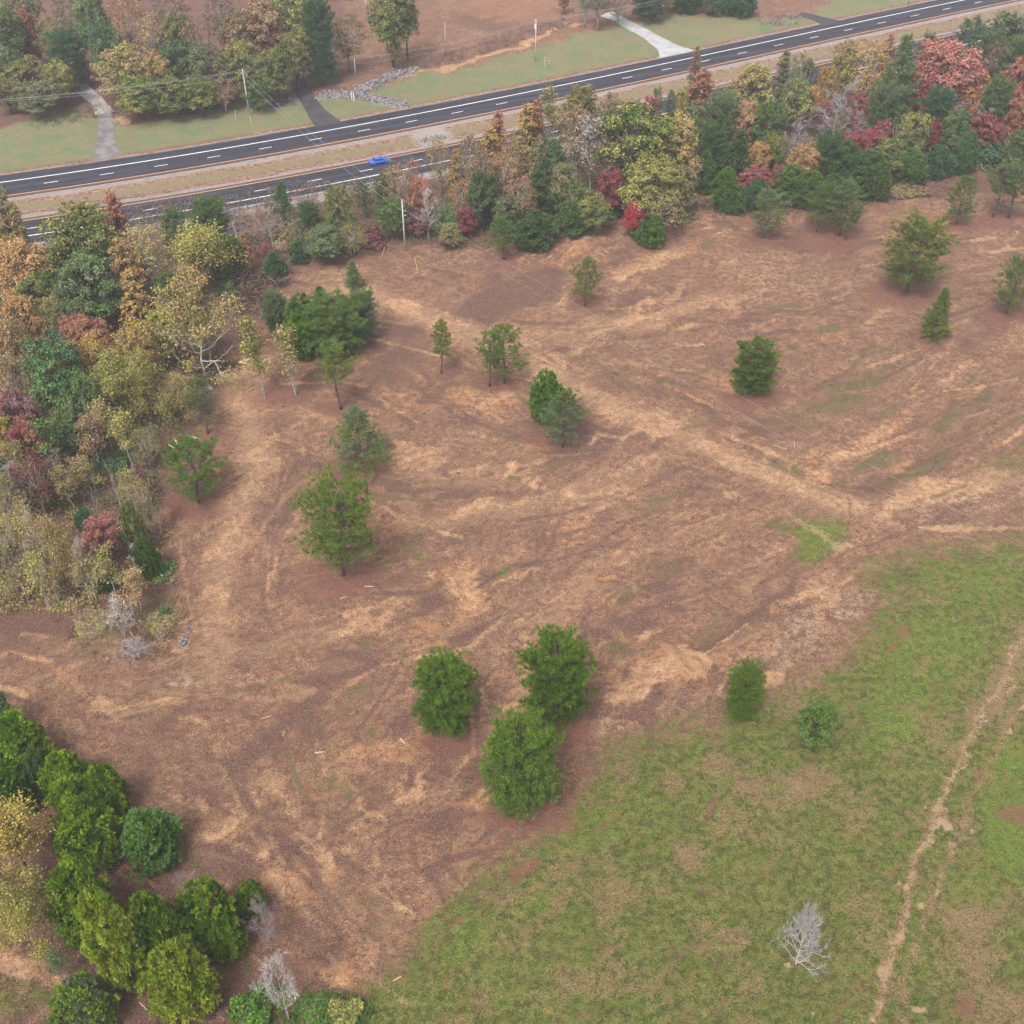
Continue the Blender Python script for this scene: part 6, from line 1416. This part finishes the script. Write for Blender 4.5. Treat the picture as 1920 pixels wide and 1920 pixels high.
for dz, lab in ((-0.05, 'topmost'), (-0.5, 'middle'), (-1.7, 'lowest')):
    q = {'topmost': (0, 0), 'middle': (0.7, 0.6), 'lowest': (0, 0)}[lab]
    wire(at(-160, 196, 11 + dz), top(PF1, dz, q), 1.2, lab + ' wire running left from the silver grey pole to the frame edge')
    wire(top(PF1, dz, q), top(PF2, dz + (0.3 if lab == 'middle' else 0)), 0.9, lab + ' wire between the silver grey pole and the short pole')
    wire(top(PF2, dz + (0.3 if lab == 'middle' else 0)), top(PF3, dz, q), 1.3, lab + ' wire between the short pole and the transformer pole')
    wire(top(PF3, dz, q), at(1480, -58, 11 + dz), 1.3, lab + ' wire running right from the transformer pole to the top edge')
def post(name, u, vb, vt, rad, mat, label, cat, group=None, lean=(0, 0), cap=None):
    p, h = pole_height(u, vb, vt)
    m = MB(); m.tube([(0, 0, -0.2), (lean[0] * h * 0.5, lean[1] * h * 0.5, h * 0.5), (lean[0] * h, lean[1] * h, h)], [rad, rad, rad * 0.9], 7)
    if cap == 'tee': m.box((0.45, 0, h * 0.96), (1.0, 0.05, 0.06))
    if cap == 'box': m.box((0, 0, h), (0.5, 0.26, 0.3))
    o = m.build(name, mat); o.location = p
    return tag(o, label, cat, group)
post('guy_guard', 784, 512, 483, 0.06, M_YPOST, 'yellow guy wire guard leaning on bare ground below the near pole', 'guy guard', 'yellow guards on guy wires', (-0.15, 0))
post('guy_guard', 473, 236, 215, 0.07, M_YPOST, 'yellow green guy guard at the foot of the silver grey pole', 'guy guard', 'yellow guards on guy wires', (-0.1, 0))
post('guy_guard', 441, 222, 206, 0.05, M_YPOST, 'thin yellow guy guard left of the silver grey pole', 'guy guard', 'yellow guards on guy wires', (0.2, 0))
post('guy_guard', 1022, 126, 107, 0.07, M_YPOST, 'yellow post with short arm right of the transformer pole', 'guy guard', 'yellow guards on guy wires', (-0.1, 0), 'tee')
post('guy_guard', 1030, 120, 113, 0.08, M_YPOST, 'short yellow stub right of the transformer pole', 'guy guard', 'yellow guards on guy wires')
post('survey_stake', 714, 484, 463, 0.045, M_WOODPALE, 'orange wooden stake leaning in brush left of the near pole', 'stake', None, (0.4, 0))
post('marker_post', 660, 187, 172, 0.09, M_WPOST, 'white marker post at the riprap, left one of two', 'marker post', 'white marker posts')
post('marker_post', 664, 190, 172, 0.1, M_WPOST, 'white marker post at the riprap, right one of two', 'marker post', 'white marker posts')
post('mailbox', 1702, 11, 4, 0.06, M_DARKPOST, 'dark roadside mailbox on a post at the top edge', 'mailbox', None, (0, 0), 'box')
post('delineator_post', 151, 309, 299, 0.06, M_DARKPOST, 'small dark roadside post at the left lawn corner', 'post')

# ------------------------------------------------------------------ guardrail on the near carriageway
gr_s0, gr_s1 = to_road(*at(425, 388)[:2])[0], to_road(*at(775, 328)[:2])[0]
root = empty('guardrail', (*road_xy(gr_s0, -28.0), 0)); tag(root, 'long steel guardrail with dark posts along the near carriageway', 'guardrail')
ox, oy = road_xy(gr_s0, -28.0)
m = MB(); n = 22; V = []
prof = [(0.0, 0.44), (0.05, 0.5), (0.0, 0.58), (0.05, 0.68), (0.0, 0.75)]
for k in range(n + 1):
    x, y = road_xy(gr_s0 + (gr_s1 - gr_s0) * k / n, -28.0)
    for d, z in prof: V.append((x - ox + d * RS, y - oy - d * RC, z))
    for d, z in prof[::-1]: V.append((x - ox + (d - 0.02) * RS, y - oy - (d - 0.02) * RC, z))
L_ = 10; F = []
for k in range(n):
    for j in range(L_): F.append((k * L_ + j, k * L_ + (j + 1) % L_, (k + 1) * L_ + (j + 1) % L_, (k + 1) * L_ + j))
m.add(V, F); m.build('rail', M_STEEL, root)
post_me = MB(); post_me.box((0, 0, 0.2), (0.17, 0.2, 1.1)); post_me = post_me.mesh('post'); s = gr_s0 + 0.4
while s < gr_s1:
    x, y = road_xy(s, -28.18); o = link('post', post_me, M_DARKPOST, root); o.location = (x - ox, y - oy, 0.0); o.rotation_euler = (0, 0, ROAD_AZ); s += 1.905

# ------------------------------------------------------------------ blue car
def car(u, v, label):
    p = at(u, v); S, _ = to_road(p[0], p[1]); e = 0.5
    x0, y0 = road_xy(S - e, -18.4); x1, y1 = road_xy(S + e, -18.4)
    root = empty('car', (x0 * .5 + x1 * .5, y0 * .5 + y1 * .5, 0.045), math.atan2(y1 - y0, x1 - x0)); tag(root, label, 'car')
    t = NT('blue_car_paint'); t.base((0.012, 0.09, 0.5)); t.rough(0.28); t.p.inputs['Coat Weight'].default_value = 0.6; blue = t.m
    t = NT('car_glass'); t.base((0.015, 0.018, 0.025)); t.rough(0.08); t.p.inputs['Specular IOR Level'].default_value = 0.6; glass = t.m
    t = NT('tyre_rubber'); t.base((0.018, 0.018, 0.018)); tyre = t.m
    rim = plain('alloy_rim', (0.45, 0.45, 0.47), 0.1, 5, 0.3, 0.8)
    t = NT('lamp_clear'); t.base((0.75, 0.77, 0.8)); t.rough(0.1); lampm = t.m
    t = NT('lamp_red'); t.base((0.4, 0.01, 0.01)); t.rough(0.15); redm = t.m
    # lower body: cross sections along the length (x forward)
    secs = [(-2.36, .62, .36, .86), (-2.3, .78, .26, .98), (-1.9, .88, .22, 1.03), (-1.0, .91, .2, 1.0), (0, .91, .19, .97), (1.0, .91, .2, .95), (1.75, .88, .22, .88), (2.2, .8, .25, .76), (2.38, .6, .34, .62)]
    V = []; F = []
    for x, w, z0, z1 in secs:
        zm = z0 + (z1 - z0) * .62
        V += [(x, -w * .8, z0), (x, -w, z0 + .12), (x, -w, zm), (x, -w * .84, z1), (x, w * .84, z1), (x, w, zm), (x, w, z0 + .12), (x, w * .8, z0)]
    for i in range(len(secs) - 1):
        for j in range(8): F.append((i * 8 + j, (i + 1) * 8 + j, (i + 1) * 8 + (j + 1) % 8, i * 8 + (j + 1) % 8))
    F += [tuple(range(8)), tuple(range((len(secs) - 1) * 8, len(secs) * 8))[::-1]]
    m = MB(); m.add(V, F)
    # roof with pillars
    R = [(-1.55, .74, 1.02), (-.95, .6, 1.40), (-.2, .62, 1.45), (.35, .6, 1.40), (1.15, .74, .96)]
    V = []; F = []
    for x, w, z in R[1:4]: V += [(x, -w, z), (x, w, z), (x, -w - .02, z - .07), (x, w + .02, z - .07)]
    for i in range(2):
        a = i * 4; F += [(a, a + 4, a + 5, a + 1), (a, a + 2, a + 6, a + 4), (a + 1, a + 5, a + 7, a + 3)]
    m.add(V, F)
    for s in (-1, 1):
        for q0, q1 in ((R[0], R[1]), (R[3], R[4])): m.tube([(q0[0], s * q0[1], q0[2]), (q1[0], s * (q1[1] + .01), q1[2] - .03)], [.06, .05], 5)
        m.tube([(-.15, s * .8, .98), (-.2, s * .64, 1.4)], [.05, .045], 5); m.box((.75, s * .98, 1.0), (.16, .16, .12))
    body = m.build('body', blue, root, True)
    def pane(name, vs, mat=glass): mm = MB(); mm.add(vs, [tuple(range(len(vs)))]); return mm.build(name, mat, root)
    pane('windscreen', [(1.13, -.7, .97), (1.13, .7, .97), (.36, .57, 1.385), (.36, -.57, 1.385)])
    pane('rear_window', [(-1.53, .7, 1.03), (-1.53, -.7, 1.03), (-.96, -.57, 1.385), (-.96, .57, 1.385)])
    for s in (-1, 1):
        pane('side_window', [(1.05, s * .77, .97), (-1.45, s * .77, 1.02), (-.96, s * .625, 1.36), (-.2, s * .645, 1.4), (.36, s * .625, 1.36)])
        mm = MB(); mm.tube([(2.2, s * .62, .66), (2.34, s * .56, .64)], [.12, .09], 8); mm.build('headlight', lampm, root)
        mm = MB(); mm.box((-2.28, s * .62, .84), (.14, .34, .14)); mm.build('taillight', redm, root)
        for x in (1.45, -1.4):
            mm = MB(); mm.tube([(x, s * .72, .32), (x, s * .74, .32), (x, s * .92, .32), (x, s * .94, .32)], [.28, .325, .325, .28], 20); w = mm.build('wheel', tyre, root, True)
            mm = MB(); mm.tube([(x, s * .93, .32), (x, s * .95, .32)], [.2, .19], 12); mm.build('rim', rim, w)
    return root
car(713, 309, 'bright blue sedan driving on the near carriageway')

# ------------------------------------------------------------------ houses half hidden by the trees
M_SIDING = plain('white_siding', (0.5, 0.5, 0.5), 0.08, 2.0)
M_ROOF = plain('grey_metal_roof', (0.3, 0.31, 0.34), 0.15, 0.8, 0.5)
M_ROOFW = plain('pale_roof', (0.6, 0.59, 0.58), 0.1, 0.8, 0.6)
M_GLASS = plain('window_glass', (0.05, 0.055, 0.07), 0.2, 2.0, 0.15)
M_DOOR = plain('door_brown', (0.16, 0.1, 0.07), 0.2, 2.0)
M_RAIL = plain('white_rail', (0.72, 0.72, 0.71), 0.08, 2.0)
def house(name, u, v, w, d, hw, hr, rz, wall_m, roof_m, label, cat, porch=False, nwin=3):
    p = on_ground(u, v); root = empty(name, p, rz); tag(root, label, cat)
    m = MB(); V = [(-w / 2, -d / 2, -.3), (w / 2, -d / 2, -.3), (w / 2, d / 2, -.3), (-w / 2, d / 2, -.3), (-w / 2, -d / 2, hw), (w / 2, -d / 2, hw), (w / 2, d / 2, hw), (-w / 2, d / 2, hw), (-w / 2, 0, hw + hr), (w / 2, 0, hw + hr)]
    m.add(V, [(0, 1, 5, 4), (1, 2, 6, 9, 5), (2, 3, 7, 6), (3, 0, 4, 8, 7), (3, 2, 1, 0)]); m.build('wall', wall_m, root)
    m = MB(); o = .35; k = hr / (d / 2)
    for s in (-1, 1):
        a = [(-w / 2 - o, s * (d / 2 + o), hw - o * k), (w / 2 + o, s * (d / 2 + o), hw - o * k), (w / 2 + o, 0, hw + hr), (-w / 2 - o, 0, hw + hr)]
        V = [(x, y, z + .02) for x, y, z in a] + [(x, y, z + .16) for x, y, z in a]
        m.add(V, [(0, 1, 2, 3), (4, 7, 6, 5), (0, 4, 5, 1), (1, 5, 6, 2), (2, 6, 7, 3), (3, 7, 4, 0)])
    m.build('roof', roof_m, root)
    for i in range(nwin):
        x = (i + .5) / nwin * w * .8 - w * .4
        if i == nwin // 2:
            m = MB(); m.box((x, -d / 2 - .03, 1.0), (1.0, .07, 2.0)); m.build('door', M_DOOR, root)
            continue
        m = MB(); m.box((x, -d / 2 - .03, 1.55), (1.3, .06, 1.3)); f = m.build('window', M_RAIL, root)
        m = MB(); m.box((x, -d / 2 - .07, 1.55), (1.1, .03, 1.1)); m.build('pane', M_GLASS, f)
    if porch:
        m = MB(); m.box((0, -d / 2 - 1.6, .35), (w * .8, 3.0, .12))
        for i in range(7):
            m.box((-w * .4 + w * .8 * i / 6, -d / 2 - 3.0, .7), (.1, .1, 1.4))
        for z in (.75, 1.05, 1.35): m.box((0, -d / 2 - 3.07, z), (w * .8, .05, .09))
        m.build('porch', M_RAIL, root)
    return root
house('shed', 145, 140, 4.4, 3.6, 2.4, 1.0, -0.25, M_ROOF, M_ROOF, 'small grey metal shed tucked under dark trees at the drive end', 'shed', False, 1)
house('house', 640, -16, 15, 8.5, 3.0, 2.4, -0.15, M_SIDING, M_ROOFW, 'white house with railed porch behind trees on the top edge', 'house', True, 5)
house('mobile_home', 452, -8, 16, 5.0, 2.8, 1.0, 0.1, M_SIDING, M_ROOFW, 'white mobile home glimpsed between brown trees on the top edge', 'house', False, 5)

# ------------------------------------------------------------------ rocks, logs, brush piles
def rock_mesh(seed, n=1):
    rng = np.random.default_rng(seed); t = (1 + 5 ** .5) / 2
    v = unit(np.array([(-1, t, 0), (1, t, 0), (-1, -t, 0), (1, -t, 0), (0, -1, t), (0, 1, t), (0, -1, -t), (0, 1, -t), (t, 0, -1), (t, 0, 1), (-t, 0, -1), (-t, 0, 1)], float))
    f = [(0, 11, 5), (0, 5, 1), (0, 1, 7), (0, 7, 10), (0, 10, 11), (1, 5, 9), (5, 11, 4), (11, 10, 2), (10, 7, 6), (7, 1, 8), (3, 9, 4), (3, 4, 2), (3, 2, 6), (3, 6, 8), (3, 8, 9), (4, 9, 5), (2, 4, 11), (6, 2, 10), (8, 6, 7), (9, 8, 1)]
    return v, np.array(f)
def rocks(name, path, width, n, smin, smax, label, seed=1):
    rng = np.random.default_rng(seed); v0, f0 = rock_mesh(1); V = []; F = []; T = []
    seg = np.array([np.hypot(b[0] - a[0], b[1] - a[1]) for a, b in zip(path[:-1], path[1:])]); seg = seg / seg.sum()
    for i in range(n):
        k = rng.choice(len(seg), p=seg); t = rng.random()
        u = path[k][0] * (1 - t) + path[k + 1][0] * t + rng.normal(0, width * .45); w = path[k][1] * (1 - t) + path[k + 1][1] * t + rng.normal(0, width * .32)
        p = on_ground(u, w); s = rng.uniform(smin, smax)
        R = np.linalg.qr(rng.normal(0, 1, (3, 3)))[0]
        vv = (v0 * rng.uniform(.7, 1.15, (12, 1))) @ R * s * [1, 1, .75] + p + [0, 0, s * .3]
        F.append(f0 + len(V) * 12); V.append(vv); T += [(rng.random(), rng.random(), 0)] * 20
    me = mesh_np(name, np.concatenate(V), np.concatenate(F), 3, False, [('tone', 'FLOAT_VECTOR', 'FACE', np.array(T))])
    o = link(name, me, M_ROCK); tag(o, label, 'rocks', kind='stuff')
t = NT('rock'); tn = t.n.new('ShaderNodeSeparateXYZ'); t.l.new(t.attr('tone').outputs['Vector'], tn.inputs[0])
t.base(t.mix(tn.outputs[0], (0.055, 0.05, 0.054), (0.24, 0.22, 0.225))); M_ROCK = t.m
rocks('riprap', [(600, 180), (640, 178), (664, 174), (700, 158), (740, 140), (772, 130)], 14, 620, .22, .5, 'pale grey riprap stones lining the ditch above the far carriageway', 3)
rocks('riprap', [(675, 178), (700, 186), (735, 191), (760, 196)], 11, 300, .22, .5, 'tongue of riprap stones reaching down to the far carriageway', 4)
rocks('riprap', [(515, 196), (535, 190), (553, 184)], 7, 80, .25, .5, 'riprap stones left of the dark asphalt drive', 5)
rocks('rock_heap', [(245, 925), (262, 940), (270, 955)], 10, 90, .15, .4, 'heap of grey rocks at the wood edge beside dry saplings', 6)
rocks('rock_heap', [(338, 1215), (345, 1195), (352, 1180)], 8, 60, .1, .26, 'small white rock heap right of the white bare shrub', 7)
rocks('rock_heap', [(200, 1235), (235, 1232), (290, 1215)], 5, 40, .1, .24, 'line of white stones below the white bare shrub', 8)
rocks('rock_heap', [(385, 705), (395, 730), (360, 745)], 14, 60, .12, .32, 'scattered pale stones under the great pale limbed tree', 9)
rocks('rock_heap', [(795, 262), (830, 258)], 8, 70, .2, .4, 'grey stones piled in the median crossover', 10)

t = NT('dead_branches'); tn = t.n.new('ShaderNodeSeparateXYZ'); t.l.new(t.attr('tone').outputs['Vector'], tn.inputs[0])
t.base(t.mix(t.step(tn.outputs[0], 0.2, 1.0), (0.05, 0.03, 0.026), (0.36, 0.25, 0.17))); M_STICK = t.m
def sticks(P, D, Ls, Rs, T):
    """four sided sticks from arrays"""
    n = len(P); D = unit(D); s = unit(np.cross(D, np.random.default_rng(5).normal(0, 1, (n, 3)))); b = np.cross(D, s)
    Ls = Ls[:, None]; Rs = Rs[:, None]
    ring = [s, b, -s, -b]
    V = np.stack([P + q * Rs for q in ring] + [P + D * Ls + q * Rs * .6 for q in ring], 1).reshape(-1, 3)
    base = (np.arange(n) * 8)[:, None]
    f = np.array([(0, 1, 5, 4), (1, 2, 6, 5), (2, 3, 7, 6), (3, 0, 4, 7), (4, 5, 6, 7), (3, 2, 1, 0)])
    F = (base[:, :, None] + f[None]).reshape(-1, 4)
    return V, F, np.repeat(T, 6, 0)
def brush_pile(pts, n, hgt, label, seed, lmax=3.2):
    rng = np.random.default_rng(seed); P = []
    for i in range(n):
        u, v, ru, rv = pts[rng.integers(len(pts))]; r = math.sqrt(rng.random()); a = rng.uniform(0, 6.28)
        p = on_ground(u + ru * r * math.cos(a), v + rv * r * math.sin(a)); p[2] += hgt * (1 - r * r) * rng.uniform(.2, 1.0); P.append(p)
    P = np.array(P); D = rng.normal(0, 1, (n, 3)); D[:, 2] = np.abs(D[:, 2]) * .35
    T = np.stack([rng.random(n) ** 2.5, rng.random(n), rng.random(n)], 1)
    V, F, T = sticks(P, D, rng.uniform(.6, lmax, n), rng.uniform(.02, .075, n), T)
    o = link('brush_pile', mesh_np('brush_pile', V, F, 4, False, [('tone', 'FLOAT_VECTOR', 'FACE', T)]), M_STICK); tag(o, label, 'brush pile')
brush_pile([(455, 545, 34, 22), (500, 530, 44, 14), (470, 570, 40, 24), (440, 525, 26, 10)], 1500, 2.2, 'big dark heap of cut branches beside the pointed dark cedar', 11)
brush_pile([(372, 712, 34, 24), (345, 740, 24, 16), (420, 690, 30, 10)], 420, .8, 'low litter of broken branches under the great pale limbed tree', 12, 2.2)
brush_pile([(272, 905, 24, 26), (285, 935, 16, 20)], 240, .7, 'tangle of dead branches at the wood edge above the rock heap', 13, 2.2)
def log(u, v, L_, r, ang, label, name='log', mat=None):
    p = on_ground(u, v); rnd = random.Random(int(u + v)); d = np.array([math.cos(math.radians(ang)), math.sin(math.radians(ang)), 0.03])
    q = [p + np.array([0, 0, r * .8]) + d * L_ * (k / 4 - .5) + np.array([0, rnd.uniform(-.05, .05) * L_ * .4, 0]) for k in range(5)]
    m = MB(); m.tube(q, [r, r * .95, r * .9, r * .85, r * .75], 8)
    k = q[2]; m.tube([k, k + np.array([-d[1], d[0], .25]) * L_ * .18], [r * .5, r * .3], 5)
    o = m.build(name, mat or M_WOODPALE, None, True); tag(o, label, 'log', 'pale logs and planks on the dirt')
log(600, 1411, 1.3, .07, 10, 'pale broken log with stub left of the three pines')
log(755, 1390, 1.1, .08, -55, 'short pale log tilted beside the three pines')
log(532, 1375, .9, .05, 80, 'thin upright lying pale stick above the broken log')
log(690, 1100, 1.6, .05, 0, 'thin pale pole lying on the red litter below the tallest pine')
log(645, 1120, 1.2, .05, 25, 'second thin pale pole below the tallest pine')
log(500, 1345, 1.4, .05, 20, 'long thin pale stick on brown soil far left of the pines')
log(1545, 912, .9, .05, 0, 'pale stick near the bright tan patch')
log(1490, 835, 1.4, .05, 80, 'pale stick at the bend under the wires')
log(330, 828, 2.0, .14, -60, 'pale plank left of the vivid green pine top', 'plank')
log(362, 820, 2.4, .15, -25, 'pale plank behind the vivid green pine top', 'plank')
log(322, 838, 1.6, .12, -40, 'third short pale plank nearest the wood by the vivid pine', 'plank')
log(468, 676, 2.6, .3, 12, 'fresh yellow cut log near the yellow green stems', 'log')
log(455, 682, 1.6, .26, -20, 'shorter fresh yellow cut log near the yellow green stems', 'log')
log(745, 1835, 1.0, .06, 30, 'pale stick on the pasture margin at the bottom')
log(270, 1888, 1.5, .05, -40, 'crooked pale branch on shaded soil at the bottom')

# ------------------------------------------------------------------ litter, weeds and grass: what nobody could count
def scatter(n, layfun, rng, ulim=(-40, 1960), vlim=(330, 1960)):
    """points on the ground, evenly in area, kept with probability layfun"""
    x = rng.uniform(-120, 130, n * 3); y = rng.uniform(50, 262, n * 3)
    u, v = pix(x, y); ok = (u > ulim[0]) & (u < ulim[1]) & (v > vlim[0]) & (v < vlim[1])
    x, y = x[ok], y[ok]; S, T = to_road(x, y)
    pr = layfun(x, y) * (T < -33); k = rng.random(len(x)) < pr
    x, y = x[k][:n], y[k][:n]
    return np.stack([x, y, height(x, y)], 1)
rng = np.random.default_rng(99)
P = scatter(20000, lambda x, y: 0.9 * (1 - layer_at('grass', x, y)) * (0.25 + fbm(x, y, 9, 3, 44) ** 2), rng)
n = len(P); D = rng.normal(0, 1, (n, 3)); D[:, 2] = np.abs(D[:, 2]) * .12
V, F, T = sticks(P + [0, 0, .03], D, rng.uniform(.12, .6, n) * (1 + 1.6 * (rng.random(n) > .95)), rng.uniform(.012, .035, n), np.stack([rng.random(n) ** 0.8, rng.random(n), rng.random(n)], 1))
tag(link('wood_debris', mesh_np('wood_debris', V, F, 4, False, [('tone', 'FLOAT_VECTOR', 'FACE', T)]), M_STICK), 'splintered wood and twigs strewn over the cleared dirt', 'debris', kind='stuff')
# clods
P = scatter(16000, lambda x, y: 0.9 * (1 - layer_at('grass', x, y)) * (0.2 + layer_at('tan', x, y)), rng)
v0, f0 = rock_mesh(1); n = len(P); s = rng.uniform(.05, .17, n)
V = (v0[None] * rng.uniform(.7, 1.2, (n, 12, 1)) * s[:, None, None] * [1, 1, .6] + P[:, None, :]).reshape(-1, 3)
F = (f0[None] + (np.arange(n) * 12)[:, None, None]).reshape(-1, 3)
t = NT('clod'); tn = t.n.new('ShaderNodeSeparateXYZ'); t.l.new(t.attr('tone').outputs['Vector'], tn.inputs[0])
t.base(t.mix(tn.outputs[0], (0.12, 0.06, 0.042), (0.3, 0.17, 0.095)))
tag(link('soil_clods', mesh_np('soil_clods', V, F, 3, False, [('tone', 'FLOAT_VECTOR', 'FACE', np.repeat(rng.random((n, 3)), 20, 0))]), t.m), 'lumps of turned orange soil on the dozed dirt', 'soil', kind='stuff')
def tufts(name, P, label, cat, ca, cb, rng, nb=7, hl=(.14, .34), wd=.035, spread_=.16, leafy=False):
    n = len(P); c = np.repeat(P, nb, 0) + rng.normal(0, 1, (n * nb, 3)) * [spread_, spread_, 0.0]
    D = rng.normal(0, .6, (n * nb, 3)); D[:, 2] = 1.0
    if leafy:
        c[:, 2] += rng.random(n * nb) ** 0.8 * np.repeat(rng.uniform(*hl, n), nb)
        V, F = cards(c, D, rng.uniform(.1, .2, n * nb), rng.uniform(.06, .13, n * nb), rng, 0.8)
    else: V, F = blades(c, D, rng.uniform(*hl, n * nb), np.full(n * nb, wd), rng)
    T = np.stack([np.repeat(rng.random(n), nb), rng.random(n * nb), np.zeros(n * nb)], 1)
    o = link(name, mesh_np(name, V, F, 4 if leafy else 3, False, [('tone', 'FLOAT_VECTOR', 'FACE', T)]), M_GRASS)
    o.color = (*PAL[ca], 1) if isinstance(ca, str) else (*ca, 1); o['color_b'] = list(PAL[cb] if isinstance(cb, str) else cb)
    return tag(o, label, cat, kind='stuff')
P = scatter(30000, lambda x, y: np.clip(layer_at('grass', x, y) * 1.4 - .4, 0, 1) * (0.25 + smooth(.4, .7, fbm(x, y, 4, 4, 55))) * (1 - layer_at('tan', x, y)), rng, vlim=(700, 1960))
tufts('pasture_grass', P, 'short tufted green and yellowed pasture grass at lower right', 'grass', (0.085, 0.12, 0.018), (0.22, 0.19, 0.07), rng, 7, (.1, .24), .03, .17)
P = scatter(9000, lambda x, y: np.clip(layer_at('olive', x, y) * 1.3 - .3, 0, 1) * (1 - layer_at('grass', x, y)), rng)
tufts('dirt_weeds', P, 'olive weeds creeping over the cleared dirt', 'weeds', (0.1, 0.09, 0.035), (0.075, 0.1, 0.03), rng, 8, (.15, .4), .05, .25)
P = scatter(2500, lambda x, y: np.clip(layer_at('grass', x, y) * 1.3 - .2, 0, 1) * (pix(x, y)[1] < 1560) * ((pix(x, y)[0] < 1300) | (pix(x, y)[1] < 1080)) * (pix(x, y)[0] < 1620), rng)
tufts('leafy_weeds', P, 'low leafy green weeds in patches on the dirt', 'weeds', 'G3', 'G5', rng, 8, (.2, .5), .07, .3)
def brush(name, poly, dens, label, ca, cb, seed, hl=(.4, 1.3), nb=11, wd=.05, cat='brush', sp=.4, leafy=False):
    rg = np.random.default_rng(seed); w = [at(*q)[:2] for q in poly]
    xs = [q[0] for q in w]; ys = [q[1] for q in w]; area = (max(xs) - min(xs)) * (max(ys) - min(ys))
    n = int(area * dens); x = rg.uniform(min(xs), max(xs), n); y = rg.uniform(min(ys), max(ys), n)
    k = inside([tuple(q) for q in w], x, y) & (rg.random(n) < .2 + smooth(.35, .65, fbm(x, y, 3, 3, seed))); x, y = x[k], y[k]
    return tufts(name, np.stack([x, y, height(x, y) - .05], 1), label, cat, ca, cb, rg, nb, hl, wd, sp, leafy)
brush('creek_brush', [(768, 128), (850, 92), (930, 70), (1000, 52), (1060, 38), (1075, 48), (1000, 74), (930, 96), (870, 112), (800, 130)], 1.3, 'purple brown brush lining the sandy creek', 'PU', 'BR', 5, (.6, 1.7))
brush('creek_brush', [(1400, 40), (1430, 27), (1500, 28), (1515, 40), (1480, 50), (1420, 46)], 1.2, 'purple brush beside the short drive stub at the top right', 'PU', 'GP', 6, (.7, 1.8))
brush('underbrush', [(-60, 1120), (90, 1130), (200, 1140), (330, 1080), (370, 1150), (300, 1230), (190, 1250), (130, 1200), (100, 1160), (-60, 1150)], 1.8, 'olive brown weeds around the white bare shrub', (0.12, 0.11, 0.04), (0.2, 0.15, 0.075), 7, (.3, 1.1))
brush('underbrush', [(-60, 960), (280, 940), (320, 1000), (330, 1090), (200, 1150), (-60, 1150)], 1.3, 'tangled straw coloured undergrowth beneath the yellow clump', 'OL', 'TN', 17, (.5, 2.0), 14, .05, 'brush', .5, True)
brush('underbrush', [(440, 500), (560, 430), (700, 430), (880, 420), (1000, 440), (1040, 470), (900, 470), (760, 465), (640, 480), (560, 505)], 1.6, 'mixed dry brush along the foot of the highway strip', (0.13, 0.125, 0.05), (0.22, 0.15, 0.11), 8, (.4, 1.6), 14, .05, 'brush', .5, True)
brush('underbrush', [(240, 400), (560, 350), (700, 345), (760, 420), (700, 440), (560, 440), (420, 500), (300, 500)], 1.8, 'brown scrub between the trees of the highway strip', 'BG', 'PU', 18, (.6, 2.2), 15, .05, 'brush', .5, True)
brush('underbrush', [(760, 400), (1000, 330), (1300, 250), (1600, 170), (1920, 100), (1920, 300), (1700, 345), (1400, 385), (1280, 380), (1000, 430), (800, 440)], 1.5, 'leafy scrub filling the floor of the autumn belt', 'G2', 'BR', 19, (.8, 3.2), 16, .05, 'brush', .6, True)
brush('underbrush', [(1100, 420), (1280, 380), (1400, 380), (1700, 340), (1880, 300), (1880, 340), (1700, 378), (1400, 412), (1290, 410), (1200, 440)], 1.1, 'thin dry brush along the foot of the autumn belt', (0.1, 0.09, 0.045), (0.16, 0.11, 0.075), 9, (.3, 1.1))
brush('underbrush', [(20, 1560), (130, 1660), (330, 1650), (470, 1700), (560, 1830), (700, 1900), (690, 1960), (-20, 1960), (-20, 1780), (120, 1800), (200, 1780), (120, 1700)], 1.3, 'brown undergrowth between the cedars at lower left', (0.18, 0.11, 0.075), (0.13, 0.12, 0.045), 10, (.2, .8), 9)
brush('underbrush', [(840, 560), (900, 520), (1000, 500), (1080, 510), (1060, 560), (960, 605), (870, 612)], .5, 'low dry brush in the dark hollow below the near pole', 'PU', 'BR', 21, (.1, .45), 9, .05)
brush('bramble', [(560, 1860), (620, 1850), (700, 1880), (700, 1960), (420, 1960), (440, 1880)], 3.0, 'green brambles filling the bottom edge beside the pasture', 'G3', 'G2', 12, (.3, 1.1), 12, .09, 'bramble')
brush('underbrush', [(-60, 500), (300, 520), (440, 560), (400, 720), (320, 860), (280, 960), (-60, 960)], 1.4, 'dark leafy undergrowth beneath the left wood', 'BG', 'G2', 13, (.6, 2.4), 16, .05, 'brush', .55, True)
brush('underbrush', [(60, 250), (180, 222), (240, 225), (420, 198), (560, 182), (560, 160), (300, 180), (60, 215)], .9, 'scrubby edge growth along the upper left wood', 'BG', 'G2', 14, (.4, 1.4))

# ------------------------------------------------------------------ the hazy air
hz = NT('haze'); hz.n.remove(hz.p)
pv = hz.n.new('ShaderNodeVolumePrincipled'); pv.inputs['Color'].default_value = (0.93, 0.92, 1.0, 1)
pv.inputs['Density'].default_value = 0.0003; pv.inputs['Anisotropy'].default_value = 0.2
hz.l.new(pv.outputs[0], hz.out.inputs['Volume'])
m = MB(); m.box((0, 300, 61.0), (6400, 6000, 126.0))
o = m.build('haze', hz.m); tag(o, 'thin pale autumn haze over the whole valley', 'haze', kind='stuff')
